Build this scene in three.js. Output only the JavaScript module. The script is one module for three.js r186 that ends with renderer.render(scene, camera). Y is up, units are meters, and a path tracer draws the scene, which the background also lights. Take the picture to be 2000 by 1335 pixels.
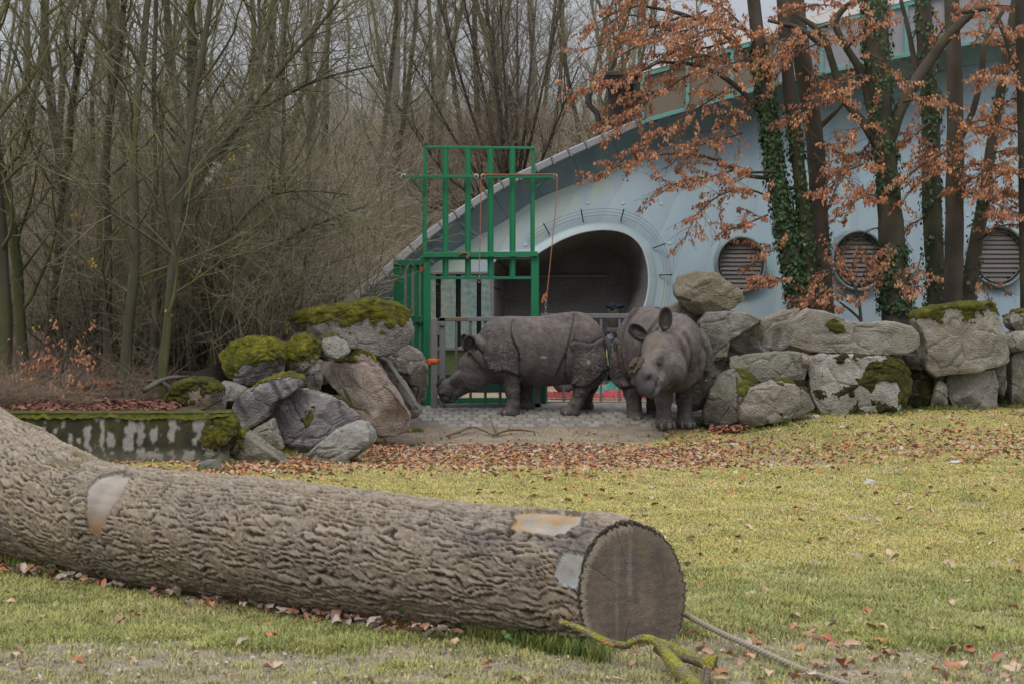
import * as THREE from 'three';
import { RoundedBoxGeometry } from 'three/addons/geometries/RoundedBoxGeometry.js';
import { mergeGeometries } from 'three/addons/utils/BufferGeometryUtils.js';

// ---------------------------------------------------------------- camera, sky, sun, exposure
const scene = new THREE.Scene();
const FPX = 3866, CAMH = 2.3;
const camera = new THREE.PerspectiveCamera(2 * Math.atan(667.5 / FPX) * 180 / Math.PI, 2000 / 1335, 0.1, 600);
camera.position.set(0, CAMH, 0);
camera.lookAt(0, CAMH, -10);
camera.setViewOffset(2000, 1335, 0, 155.5, 2000, 1335);      // level camera, shifted lens
camera.focus = 29; camera.userData.fStop = 6.3;
scene.add(camera);
const renderer = new THREE.WebGLRenderer();
renderer.toneMapping = THREE.LinearToneMapping;
renderer.toneMappingExposure = 1.4;
renderer.shadowMap.enabled = true;
{
  const W = 256, H = 128, d = new Float32Array(W * H * 4);
  for (let j = 0; j < H; j++) for (let i = 0; i < W; i++) {
    const el = ((j + .5) / H - .5) * Math.PI, s = Math.max(0, Math.sin(el)), a = (i / W) * Math.PI * 2;
    const cl = 1 + .05 * Math.sin(a * 3 + 5 * s) * Math.cos(el) + .03 * Math.sin(a * 7 - 9 * s) * Math.cos(el);
    const L = (el > -.03 ? (1 + 3 * s) / 4 * 1.15 : .18) * cl, k = (j * W + i) * 4;
    d[k] = L * .93; d[k + 1] = L * .98; d[k + 2] = L * 1.08; d[k + 3] = 1;
  }
  const t = new THREE.DataTexture(d, W, H, THREE.RGBAFormat, THREE.FloatType);
  t.mapping = THREE.EquirectangularReflectionMapping; t.magFilter = t.minFilter = THREE.LinearFilter; t.needsUpdate = true;
  scene.background = t; scene.environment = t;
}
const sun = new THREE.DirectionalLight(0xfff3e2, 0.9);
sun.position.set(-9, 30, -6); sun.target.position.set(0, 0, -24); sun.castShadow = true; sun.shadow.radius = 45;
Object.assign(sun.shadow.camera, { left: -25, right: 25, top: 25, bottom: -25, near: 1, far: 90 });
sun.shadow.mapSize.set(2048, 2048);
scene.add(sun, sun.target);

// ---------------------------------------------------------------- helpers
const V = (x, y, z) => new THREE.Vector3(x, y, z);
const at = (px, py, D) => V((px - 1000) * D / FPX, CAMH - (py - 512) * D / FPX, -D);
function rngOf(a) { return () => { a |= 0; a = a + 0x6D2B79F5 | 0; let t = Math.imul(a ^ a >>> 15, 1 | a); t = t + Math.imul(t ^ t >>> 7, 61 | t) ^ t; return ((t ^ t >>> 14) >>> 0) / 4294967296; }; }
const clamp = (x, a, b) => x < a ? a : x > b ? b : x, lerp = (a, b, t) => a + (b - a) * t;
const sstep = (a, b, x) => { const t = clamp((x - a) / (b - a), 0, 1); return t * t * (3 - 2 * t); };
const PERM = new Uint8Array(512); { const r = rngOf(77), p = [...Array(256).keys()]; for (let i = 255; i > 0; i--) { const j = Math.floor(r() * (i + 1)); [p[i], p[j]] = [p[j], p[i]]; } for (let i = 0; i < 512; i++) PERM[i] = p[i & 255]; }
const grad = (h, x, y, z) => { h &= 15; const u = h < 8 ? x : y, v = h < 4 ? y : h === 12 || h === 14 ? x : z; return (h & 1 ? -u : u) + (h & 2 ? -v : v); };
function n3(x, y, z = 0) {                                     // Perlin noise, about -1..1
  const fx = Math.floor(x), fy = Math.floor(y), fz = Math.floor(z), X = fx & 255, Y = fy & 255, Z = fz & 255; x -= fx; y -= fy; z -= fz;
  const u = x * x * x * (x * (x * 6 - 15) + 10), v = y * y * y * (y * (y * 6 - 15) + 10), w = z * z * z * (z * (z * 6 - 15) + 10);
  const A = PERM[X] + Y, AA = PERM[A] + Z, AB = PERM[A + 1] + Z, B = PERM[X + 1] + Y, BA = PERM[B] + Z, BB = PERM[B + 1] + Z;
  return lerp(lerp(lerp(grad(PERM[AA], x, y, z), grad(PERM[BA], x - 1, y, z), u), lerp(grad(PERM[AB], x, y - 1, z), grad(PERM[BB], x - 1, y - 1, z), u), v),
    lerp(lerp(grad(PERM[AA + 1], x, y, z - 1), grad(PERM[BA + 1], x - 1, y, z - 1), u), lerp(grad(PERM[AB + 1], x, y - 1, z - 1), grad(PERM[BB + 1], x - 1, y - 1, z - 1), u), v), w);
}
const fbm = (x, y, z = 0, o = 4) => { let s = 0, a = .5, f = 1; for (let i = 0; i < o; i++) { s += a * n3(x * f, y * f, z * f); a *= .5; f *= 2.03; } return s; };
const hash = (i, j, k = 0) => PERM[(PERM[(PERM[i & 255] + j) & 255] + k) & 255] / 255;
function cells(x, y, z = 0, three = false) {                    // [F1, F2, id]
  const ix = Math.floor(x), iy = Math.floor(y), iz = Math.floor(z); let f1 = 9, f2 = 9, id = 0;
  for (let c = three ? -1 : 0; c <= (three ? 1 : 0); c++) for (let b = -1; b <= 1; b++) for (let a = -1; a <= 1; a++) {
    const i = ix + a, j = iy + b, k = iz + c, dx = i + hash(i, j, k) - x, dy = j + hash(i + 31, j + 17, k) - y, dz = three ? k + hash(i + 7, j + 91, k) - z : 0, d = Math.sqrt(dx * dx + dy * dy + dz * dz);
    if (d < f1) { f2 = f1; f1 = d; id = hash(i + 3, j + 5, k + 9); } else if (d < f2) f2 = d;
  }
  return [f1, f2, id];
}
const mix3 = (a, b, t) => [lerp(a[0], b[0], t), lerp(a[1], b[1], t), lerp(a[2], b[2], t)];
const mul3 = (a, k) => [a[0] * k, a[1] * k, a[2] * k];

class MB {                                                     // collects vertices and triangles of ONE mesh
  constructor() { this.p = []; this.c = []; this.u = []; this.i = []; }
  get n() { return this.p.length / 3; }
  v(x, y, z, c = [1, 1, 1], u = 0, w = 0) { this.p.push(x, y, z); this.c.push(c[0], c[1], c[2]); this.u.push(u, w); return this.p.length / 3 - 1; }
  tri(a, b, c) { this.i.push(a, b, c); }
  quad(a, b, c, d) { this.i.push(a, b, c, a, c, d); }
  tube(pts, rad, sides, col, cap = true, wob = 0) {
    const m = pts.length; let base0 = this.n, N = null; const t = V(), b = V(), q = V();
    const cf = typeof col === 'function' ? col : () => col; let len = 0;
    for (let k = 0; k < m; k++) {
      t.copy(pts[Math.min(k + 1, m - 1)]).sub(pts[Math.max(k - 1, 0)]).normalize();
      if (!N) { N = Math.abs(t.y) < .9 ? V(0, 1, 0) : V(1, 0, 0); }
      N.addScaledVector(t, -N.dot(t)).normalize(); b.crossVectors(t, N);
      if (k) len += pts[k].distanceTo(pts[k - 1]);
      const r = typeof rad === 'function' ? rad(k / (m - 1)) : Array.isArray(rad) ? rad[k] : rad;
      for (let s = 0; s < sides; s++) {
        const a = s / sides * Math.PI * 2, rr = r * (1 + (wob ? wob * n3(pts[k].x * 3 + Math.cos(a) * 2, pts[k].y * 3, pts[k].z * 3 + Math.sin(a) * 2) : 0));
        q.copy(pts[k]).addScaledVector(N, Math.cos(a) * rr).addScaledVector(b, Math.sin(a) * rr);
        this.v(q.x, q.y, q.z, cf(k / (m - 1), a, q), s / sides * r * 6.28, len);
      }
    }
    for (let k = 0; k < m - 1; k++) for (let s = 0; s < sides; s++) { const a = base0 + k * sides + s, a2 = base0 + k * sides + (s + 1) % sides; this.quad(a, a2, a2 + sides, a + sides); }
    if (cap) for (const k of [0, m - 1]) { const c = this.v(pts[k].x, pts[k].y, pts[k].z, cf(k ? 1 : 0, 0, pts[k])); for (let s = 0; s < sides; s++) { const a = base0 + k * sides + s, a2 = base0 + k * sides + (s + 1) % sides; k ? this.tri(a, a2, c) : this.tri(a2, a, c); } }
  }
  grid(nu, nv, f, flip = false) {                               // f(u,v) -> [x,y,z,color,(u,v)]
    const b = this.n;
    for (let j = 0; j <= nv; j++) for (let i = 0; i <= nu; i++) { const r = f(i / nu, j / nv); this.v(r[0], r[1], r[2], r[3], r[4] ?? r[0], r[5] ?? r[2]); }
    for (let j = 0; j < nv; j++) for (let i = 0; i < nu; i++) { const a = b + j * (nu + 1) + i; flip ? this.quad(a, a + nu + 1, a + nu + 2, a + 1) : this.quad(a, a + 1, a + nu + 2, a + nu + 1); }
  }
  geo(smooth = true) {
    const g = new THREE.BufferGeometry();
    g.setAttribute('position', new THREE.BufferAttribute(new Float32Array(this.p), 3));
    g.setAttribute('color', new THREE.BufferAttribute(new Float32Array(this.c), 3));
    g.setAttribute('uv', new THREE.BufferAttribute(new Float32Array(this.u), 2));
    g.setIndex(new THREE.BufferAttribute(new Uint32Array(this.i), 1));
    if (!smooth) { const h = g.toNonIndexed(); h.computeVertexNormals(); return h; }
    g.computeVertexNormals(); return g;
  }
}
const used = {};
const numbered = (n) => { const k = used[n] = (used[n] ?? -1) + 1; return k ? n + '_' + String(k).padStart(3, '0') : n; };
function put(o, name, parent) { o.name = parent ? name : numbered(name); if (o.isMesh) o.castShadow = o.receiveShadow = true; (parent ?? scene).add(o); return o; }
const mesh = (name, geo, mat, parent) => put(new THREE.Mesh(geo, mat), name, parent);
const group = (name, x = 0, y = 0, z = 0) => { const g = new THREE.Group(); g.position.set(x, y, z); return put(g, name); };
function tag(o, label, category, grp, kind) { if (label) o.userData.label = label; if (category) o.userData.category = category; if (grp) o.userData.group = grp; if (kind) o.userData.kind = kind; return o; }
const structure = (o) => { o.userData.kind = 'structure'; return o; };
const stuff = (o) => { o.userData.kind = 'stuff'; return o; };
// a rounded bar from a to b, w across, d deep (up = the side that w is measured along is horizontal for upright bars)
function bar(a, b, w, d, r = .006) {
  const L = a.distanceTo(b), g = new RoundedBoxGeometry(w, L, d, 2, Math.min(r, w * .3, d * .3)), y = b.clone().sub(a).normalize();
  let z = V(0, 0, 1); if (Math.abs(y.z) > .98) z = V(0, 1, 0); const x = V().crossVectors(y, z).normalize(); z = V().crossVectors(x, y);
  return g.applyMatrix4(new THREE.Matrix4().makeBasis(x, y, z).setPosition(a.clone().add(b).multiplyScalar(.5)));
}
const merged = (...g) => mergeGeometries(g.flat().map((x) => x.index ? x.toNonIndexed() : x));
function local(geo, o) { geo.translate(-o.position.x, -o.position.y, -o.position.z); return geo; }    // world geometry under a group
// textures
function dataTex(W, H, f, srgb = false) {
  const d = new Uint8Array(W * H * 4);
  for (let j = 0; j < H; j++) for (let i = 0; i < W; i++) { const c = f(i / W, j / H), k = (j * W + i) * 4; for (let q = 0; q < 3; q++) d[k + q] = clamp(c[q] * 255, 0, 255); d[k + 3] = 255; }
  const t = new THREE.DataTexture(d, W, H); t.wrapS = t.wrapT = THREE.RepeatWrapping; t.magFilter = THREE.LinearFilter; t.minFilter = THREE.LinearMipmapLinearFilter; t.generateMipmaps = true;
  if (srgb) t.colorSpace = THREE.SRGBColorSpace; t.needsUpdate = true; return t;
}
// tileable fbm on a torus-like blend
const tileF = (f) => (u, v) => { const a = f(u, v), b = f(u - 1, v), c = f(u, v - 1), d = f(u - 1, v - 1), s = sstep(0, 1, u), t = sstep(0, 1, v); return lerp(lerp(a, b, s), lerp(c, d, s), t); };
const grainF = tileF((u, v) => fbm(u * 24 + 40, v * 24 + 40, 3, 5));
const grainTex = dataTex(512, 512, (u, v) => { const g = .5 + grainF(u, v) * 1.1; return [g, g, g]; });
const grainMap = dataTex(512, 512, (u, v) => { const g = .80 + grainF(u + 0, v) * .75; return [g, g, g]; });
const rep = (t, s) => { const c = t.clone(); c.repeat.set(s, s); c.needsUpdate = true; return c; };
const M = {};
const std = (o) => new THREE.MeshStandardMaterial({ roughness: .9, ...o });
M.rock = std({ vertexColors: true, bumpMap: rep(grainTex, 1.6), bumpScale: .018, map: rep(grainMap, 3), roughness: .95 });
M.moss = std({ vertexColors: true, bumpMap: rep(grainTex, 4), bumpScale: .05, roughness: 1 });
M.bark = std({ vertexColors: true, bumpMap: rep(grainTex, 3), bumpScale: .02, roughness: .95 });
M.twig = std({ vertexColors: true, roughness: .95 });
M.leaf = new THREE.MeshPhysicalMaterial({ vertexColors: true, roughness: .8, transmission: .3, thickness: 0, side: THREE.DoubleSide });
M.fallen = std({ vertexColors: true, side: THREE.DoubleSide, roughness: .85 });
M.ivy = std({ vertexColors: true, side: THREE.DoubleSide, roughness: .45 });
M.grass = std({ vertexColors: true, side: THREE.DoubleSide, roughness: .8 });
M.green = std({ color: new THREE.Color().setRGB(.012, .2, .085), roughness: .45, bumpMap: rep(grainTex, 2), bumpScale: .002 });
M.greenDark = std({ color: new THREE.Color().setRGB(.008, .07, .045), roughness: .6 });
M.steel = std({ color: new THREE.Color().setRGB(.26, .255, .265), map: rep(grainMap, 2), roughness: .6, metalness: .25 });
M.rust = std({ color: new THREE.Color().setRGB(.2, .13, .09), roughness: .8 });
M.black = std({ color: new THREE.Color().setRGB(.012, .013, .014), roughness: .8 });
M.vc = std({ vertexColors: true, roughness: .8 });
// ---------------------------------------------------------------- ground
const PROF = [[4, 0], [17, 0], [22, -.06], [25, -.2], [28, -.26], [29.6, -.20], [31.3, -.015], [33, 0], [300, 0]];
function prof(D) { for (let i = 1; i < PROF.length; i++) if (D < PROF[i][0]) { const [a, ya] = PROF[i - 1], [b, yb] = PROF[i]; return lerp(ya, yb, sstep(a, b, D)); } return 0; }
function gh(x, z) { const D = -z; return prof(D) * sstep(-3.6, -1.6, x) * (1 - sstep(3.2, 5, x)) + .018 * n3(x * .9, z * .9) * (D < 29 ? 1 : .3); }
const px2 = (x, z) => 1000 + x * FPX / -z, py2 = (x, z) => 512 + (CAMH - gh(x, z)) * FPX / -z;
// what covers the ground: returns {dirt, pale, leaf, lush}
function cover(x, z) {
  const D = -z, u = px2(x, z), v = py2(x, z), n = fbm(x * .8, z * .8, 5, 4), n2 = fbm(x * 3, z * 3, 9, 3);
  const edge = 884 + clamp(900 - u, 0, 300) * .09 - clamp(u - 1150, 0, 300) * .22;                         // near edge of the bare earth in front of the paving
  let dirt = (1 - sstep(edge - 9, edge + 9, v + n * 30)) * sstep(700, 790, u + n * 60) * (1 - sstep(1300, 1420, u + n * 60));
  dirt = Math.max(dirt, sstep(.0, .35, n + n2 * .6 + sstep(1210, 1330, v) * .75 + .04 - .3 * sstep(-1.4, -.2, x) * (1 - sstep(.3, .8, x))) * sstep(1150, 1260, v) * .95);
  dirt = Math.max(dirt, .62 * sstep(.02, .26, n2 + n * .7 + .25 * n3(x * 6, z * 6, 2) - .1));
  for (const [bx, by, bw, bh] of [[60, 1290, 300, 48], [470, 1300, 300, 40], [800, 1272, 160, 24], [1010, 1315, 220, 34], [1450, 1290, 150, 46], [1640, 1322, 230, 30], [1950, 1200, 60, 14], [1560, 905, 170, 8], [1240, 1000, 60, 5], [1700, 1010, 90, 6], [1900, 985, 80, 7]]) dirt = Math.max(dirt, .97 * sstep(-.1, .45, 1 - Math.hypot((u - bx) / bw, (v - by) / bh) + n * .7 + n2 * .9));
  const pale = Math.max(sstep(-.1, .25, n + n2 * .5 + .25 - Math.hypot((u - 1960) / 190, (v - 905) / 30) * .8), sstep(.28, .45, n2 - n * .5));
  const lb = 893 + clamp(700 - u, 0, 300) * .10 - clamp(u - 1250, 0, 800) * .035;                           // the belt of leaves across the hollow
  const leaf = Math.max(Math.exp(-(((v - lb + n * 26) / (26 + clamp(u - 1300, 0, 700) * .015)) ** 2)), D > 22 && v < 880 ? .3 : 0) * (v < 868 && u > 760 && u < 1290 ? .18 : 1) * (1 - .5 * sstep(1330, 1480, u)) * (1 - .8 * sstep(.3, .6, pale));
  const lush = sstep(1060, 1160, v + n * 60) * .7 + Math.max(0, n) * .5;
  return { dirt, pale, leaf, lush, n, n2 };
}
const GRASSC = [.395, .372, .145], GREENC = [.215, .262, .10], STRAW = [.56, .48, .30], DIRTC = [.33, .272, .222], PALEC = [.36, .33, .28], SAND = [.52, .41, .29];
const groundDetail = dataTex(1024, 1024, (u, v) => { const a = tileF((p, q) => fbm(p * 60 + 9, q * 60 + 9, 1, 4))(u, v), g = .86 + a * 1.0; return [g * 1.02, g, g * .94]; });
M.ground = std({ vertexColors: true, map: groundDetail, bumpMap: groundDetail, bumpScale: .03, roughness: 1 });
{
  const b = new MB();
  const colAt = (x, z) => {
    const c = cover(x, z), D = -z; let k = mix3(GRASSC, GREENC, clamp(c.lush * .6, 0, 1));
    k = mix3(k, STRAW, clamp(.25 + c.n2 * .9, 0, .6)); k = mul3(k, .8);
    k = mix3(k, DIRTC, clamp(c.dirt, 0, 1)); k = mix3(k, PALEC, clamp(c.pale, 0, 1) * .7); k = mix3(k, [.26, .155, .11], clamp(c.leaf * .75, 0, .75));
    if (D > 29.9 && D < 32 && x < 3.5) k = mix3(k, [.28, .235, .19], .85);
    if (D > 32.4) k = mix3(k, SAND, sstep(32.4, 32.8, D) * (1 - sstep(2.6, 3.2, x)));
    return mul3(k, 1.0 + fbm(x * 9, z * 9, 4, 3) * .6 + .3 * n3(x * 3.3, z * 3.3, 2));
  };
  b.grid(330, 560, (u, v) => { const D = lerp(9, 37.5, v ** 1.15), x = lerp(-1, 1, u) * (D * .3 + 1), z = -D; return [x, gh(x, z), z, colAt(x, z), x / 1.4, z / 1.4]; });
  const lawn = structure(mesh('ground', b.geo(), M.ground));
  // the rest of the land, out to the horizon
  const f = new MB();
  f.grid(40, 40, (u, v) => { const x = lerp(-200, 200, u), z = lerp(30, -320, v); return [x, -.42, z, mul3(GRASSC, .8), x / 1.4, z / 1.4]; });
  structure(mesh('field', f.geo(), M.ground));
}
// raised woodland floor behind the mossy wall and behind the building
const FEDGE = [[22.9, -3.8], [24.5, -3.65], [27, -2.6], [29, -1.75], [31, -1.75], [34, -2.3], [38, -2.6], [44, -2.2], [44.5, 30], [140, 70]];
const fedge = (D) => { for (let i = 1; i < FEDGE.length; i++) if (D <= FEDGE[i][0]) { const [a, xa] = FEDGE[i - 1], [c, xc] = FEDGE[i]; return lerp(xa, xc, (D - a) / (c - a)); } return 70; };
function fh(x, z) { const D = -z; return .535 + .028 * Math.max(0, D - 23.5) + .00035 * Math.max(0, D - 40) ** 2 + .05 * fbm(x * .7, z * .7, 2, 3) * sstep(22.9, 24, D); }
M.litter = std({ vertexColors: true, map: groundDetail, bumpMap: groundDetail, bumpScale: .06, roughness: 1 });
{
  const b = new MB();
  b.grid(200, 260, (u, v) => {
    const D = 22.92 + 117 * v ** 2.2, xr = fedge(D), xl = -D * .34 - 4, x = lerp(xl, xr, u), z = -D;
    const n = fbm(x * 1.5, z * 1.5, 8, 4), c = mix3(mix3([.125, .085, .062], [.19, .10, .065], clamp(.5 + n * 1.6, 0, 1)), [.075, .075, .03], clamp(fbm(x, z, 3, 3) * 2, 0, .5));
    return [x, fh(x, z), z, mul3(c, .9 + .5 * n3(x * 8, z * 8)), x, z];
  });
  structure(mesh('woodland_floor', b.geo(), M.litter));
}
// planting bed of earth behind the stone wall
{
  const b = new MB();
  b.grid(60, 24, (u, v) => { const x = lerp(2.6, 14, u), D = lerp(31.9, 35.2, v), y = (.25 + .7 * sstep(31.9, 32.6, D)) * sstep(2.6, 3.4, x) * (1 - sstep(34.2, 35.2, D)) + .06 * n3(x * 1.3, D) - .05; return [x, y, -D, mul3([.12, .085, .06], 1 + .6 * n3(x * 6, D * 6)), x, D]; });
  structure(mesh('ground', b.geo(), M.litter));
}
// cobble paving in front of the gate
{
  const pv = structure(group('path')), r = rngOf(5), geos = [];
  for (let k = 0; k < 7; k++) {
    const g = new RoundedBoxGeometry(.19, .1, .215, 3, .032), p = g.attributes.position;
    for (let i = 0; i < p.count; i++) { const x = p.getX(i), y = p.getY(i), z = p.getZ(i); p.setXYZ(i, x * (1 + .12 * n3(z * 9 + k * 7, k)), y + (y > 0 ? .012 * n3(x * 12 + k * 5, z * 12) : 0), z * (1 + .12 * n3(x * 9 + k * 3, k + 9))); }
    g.computeVertexNormals(); geos.push(g);
  }
  const mats = [[.70, .66, .60], [.60, .565, .515], [.76, .72, .66], [.52, .485, .445], [.66, .61, .54]].map((c) => std({ color: new THREE.Color().setRGB(...c), bumpMap: rep(grainTex, 1.5), map: grainMap, bumpScale: .02, roughness: .8 }));
  let row = 0;
  for (let D = 30.02; D < 31.75; D += .2, row++) for (let x = -1.72 + (row % 2) * .1; x < 3.5; x += .188 + r() * .02) {
    const jx = x + (r() - .5) * .02, z = -D + (r() - .5) * .02;
    if (D < 30.5 && jx < -1.4 + (30.5 - D)) continue;
    if (D < 30.15 && r() < .3) continue;
    const s = mesh('cobble', geos[Math.floor(r() * 7)], mats[Math.floor(r() * 5)], pv);
    s.position.set(jx, gh(jx, z) - .033 + (r() - .5) * .01, z); s.rotation.set(.12 + (r() - .5) * .06, (r() - .5) * .22, (r() - .5) * .08); s.scale.set(.82 + r() * .14, 1, .82 + r() * .14);
  }
}
// ---------------------------------------------------------------- the curved metal building
const LEAN = .35, WD0 = 36.5;
function wallPt(px, py) { const q = (py - 512) / FPX, Y = (CAMH - q * WD0) / (1 + LEAN * q), D = WD0 + LEAN * Y; return [(px - 1000) * D / FPX, Y]; }
const wz = (Y, out = 0) => -(WD0 + LEAN * Y) + out;
const smoothPoly = (pts, closed, n) => new THREE.CatmullRomCurve3(pts.map(([x, y]) => V(x, y, 0)), closed, 'centripetal').getSpacedPoints(n).slice(0, closed ? n : n + 1).map((p) => [p.x, p.y]);
const building = group('curved_building', 3, 0, -37);
tag(building, 'long blue-grey metal building with arched entrance, round louvred vents and curved roof edge', 'building');
M.wall = std({ vertexColors: true, roughness: .42, metalness: .1 });
M.dark = std({ vertexColors: true, roughness: .85, map: grainMap });
const capMat = std({ color: new THREE.Color().setRGB(.42, .5, .51), roughness: .4 });
const ARCH = smoothPoly([[962, 760], [962, 640], [962, 540], [968, 508], [1000, 503], [1040, 501], [1062, 489], [1098, 469], [1142, 454], [1190, 450], [1226, 459], [1250, 480], [1263, 515], [1266, 552], [1260, 590], [1248, 622], [1238, 655], [1230, 700], [1226, 760]].map(([x, y]) => wallPt(x, y)), false, 90);
const VENTS = [[1444, 516, 50], [1672, 509, 54], [1944, 501, 55]].map(([x, y, r]) => { const p = wallPt(x, y), D = WD0 + LEAN * p[1]; return { x: p[0], y: p[1], r: r * D / FPX, r0: r }; });
function inPoly(P, x, y) { let c = false; for (let i = 0, j = P.length - 1; i < P.length; j = i++) { const [xi, yi] = P[i], [xj, yj] = P[j]; if ((yi > y) !== (yj > y) && x < (xj - xi) * (y - yi) / (yj - yi) + xi) c = !c; } return c; }
const inHole = (x, y) => inPoly(ARCH, x, y) || VENTS.some((v) => (x - v.x) ** 2 + ((y - v.y) / 1.12) ** 2 < v.r * v.r);
const TOP = smoothPoly([[560, 700], [640, 668], [720, 616], [790, 562], [885, 490], [985, 432], [1043, 392], [1130, 356], [1190, 328], [1290, 290], [1380, 258], [1480, 228], [1600, 192], [1757, 158], [1890, 130], [2020, 108], [2120, 94]].map(([x, y]) => wallPt(x, y)), false, 120);
const topY = (x) => { for (let i = 1; i < TOP.length; i++) if (x <= TOP[i][0]) { const [a, ya] = TOP[i - 1], [b, yb] = TOP[i]; return lerp(ya, yb, (x - a) / (b - a)); } return TOP[TOP.length - 1][1]; };
const KS = [[-4, .62], [.5, .6], [3, .3], [6, .12], [10, 0], [14, -.05]];
const slant = (u) => { for (let i = 1; i < KS.length; i++) if (u <= KS[i][0]) return lerp(KS[i - 1][1], KS[i][1], (u - KS[i - 1][0]) / (KS[i][0] - KS[i - 1][0])); return -.05; };
function column(u) {                                            // the pieces of wall along one slanted line
  const k = slant(u), xy = (y) => [u + k * y, y], out = (y) => { const [x] = xy(y); return y > topY(x) || inHole(x, y); };
  const r = []; let y0 = -.15, was = out(y0), st = was ? null : y0;
  for (let y = y0 + .03; y < 8; y += .03) { const o = out(y); if (o !== was) { let a = y - .03, b = y; for (let q = 0; q < 14; q++) { const m = (a + b) / 2; out(m) === was ? a = m : b = m; } if (o) r.push([st, a]); else st = b; was = o; } if (y > topY(xy(y)[0]) + .1) break; }
  return r.filter(([a, b]) => b > a);
}
{
  const us = []; for (let u = -4.2; u < 12.4; u += .05) us.push(u);
  const extra = []; let prev = column(us[0]).length;
  for (let i = 1; i < us.length; i++) { const c = column(us[i]).length; if (c !== prev) { let a = us[i - 1], b = us[i]; for (let q = 0; q < 16; q++) { const m = (a + b) / 2; column(m).length === prev ? a = m : b = m; } extra.push(a, b); } prev = c; }
  const seams = []; for (let s = -4.2; s < 12.6; s += .8) seams.push(s);
  const all = [...us, ...extra, ...seams.flatMap((s) => [s + .003, s - .003])].sort((a, b) => a - b);
  const colr = (x, y) => {
    const D = WD0 + LEAN * y, n = fbm(x * .4, y * .3, 2, 3), st = fbm(x * 4, y * .3, 6, 3);
    let c = mix3([.30, .38, .425], [.245, .335, .395], clamp(.4 + n * 1.3, 0, 1));
    c = mix3(c, [.36, .41, .27], clamp(sstep(.1, .35, st + .35 * (1 - sstep(0, .9, topY(x) - y)) * (1 - sstep(1, 4, x))) * .55 + .25 * (1 - sstep(-1.6, -.6, x)), 0, .6));
    for (const v of VENTS) c = mix3(c, [.12, .33, .33], .6 * Math.exp(-(((x - v.x - v.r * .85) / .25) ** 2) - (((y - v.y + .05) / .4) ** 2)));
    const run = sstep(.25, .5, n3(x * 7, y * .25, 3)) * sstep(-.2, .3, n3(x * 2, y * 1.1, 8)); c = mix3(c, [.22, .27, .26], run * .3); return mul3(c, .98 + st * .12 + .05 * n3(x * 1.3, y * 1.7, 5));
  };
  for (let s = 0; s < seams.length - 1; s++) {
    const list = all.filter((u) => u > seams[s] && u < seams[s + 1]); const b = new MB(); let last = null;
    const cu = (seams[s] + seams[s + 1]) / 2;
    for (const u of list) {
      const cs = column(u), k = slant(u), h = .005 * (1 - ((u - cu) / .4) ** 2);
      const rows = cs.map(([a, e]) => { const n = 14, r = []; for (let i = 0; i <= n; i++) { const y = lerp(a, e, i / n), x = u + k * y; r.push(b.v(x, y, wz(y, h), colr(x, y), x, y)); } return r; });
      if (last && last.length === rows.length) rows.forEach((r, q) => { for (let i = 0; i < r.length - 1; i++) b.quad(last[q][i], r[i], r[i + 1], last[q][i + 1]); });
      last = rows;
    }
    if (b.i.length) mesh('wall_panel', local(b.geo(), building), M.wall, building);
  }
  { // pale fixing caps in rows on the panels
    const cap = new THREE.CylinderGeometry(.026, .03, .016, 14).rotateX(Math.PI / 2);
    for (const [x, y] of [[1026, 478], [1148, 396], [1217, 397], [1292, 398], [1308, 475], [1356, 330], [1384, 432], [1440, 300], [1240, 330], [1420, 395], [1530, 420], [1640, 430], [1690, 330], [1780, 420], [1400, 560], [1530, 580], [1600, 330], [1890, 420]]) { const [X, Y] = wallPt(x, y); if (Y < topY(X) - .1) mesh('fixing_cap', local(cap.clone().rotateX(-LEAN).translate(X, Y, wz(Y, .016)), building), capMat, building); }
  }
  // joints behind the panels
  const j = new MB(), us2 = all; let last = null;
  for (const u of us2) { const k = slant(u), rows = column(u).map(([a, e]) => [a, e].map((y) => j.v(u + k * y, y, wz(y, -.012), [.2, .24, .25]))); if (last && last.length === rows.length) rows.forEach((r, q) => j.quad(last[q][0], r[0], r[1], last[q][1])); last = rows; }
  mesh('backing', local(j.geo(), building), M.dark, building);
}
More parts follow.
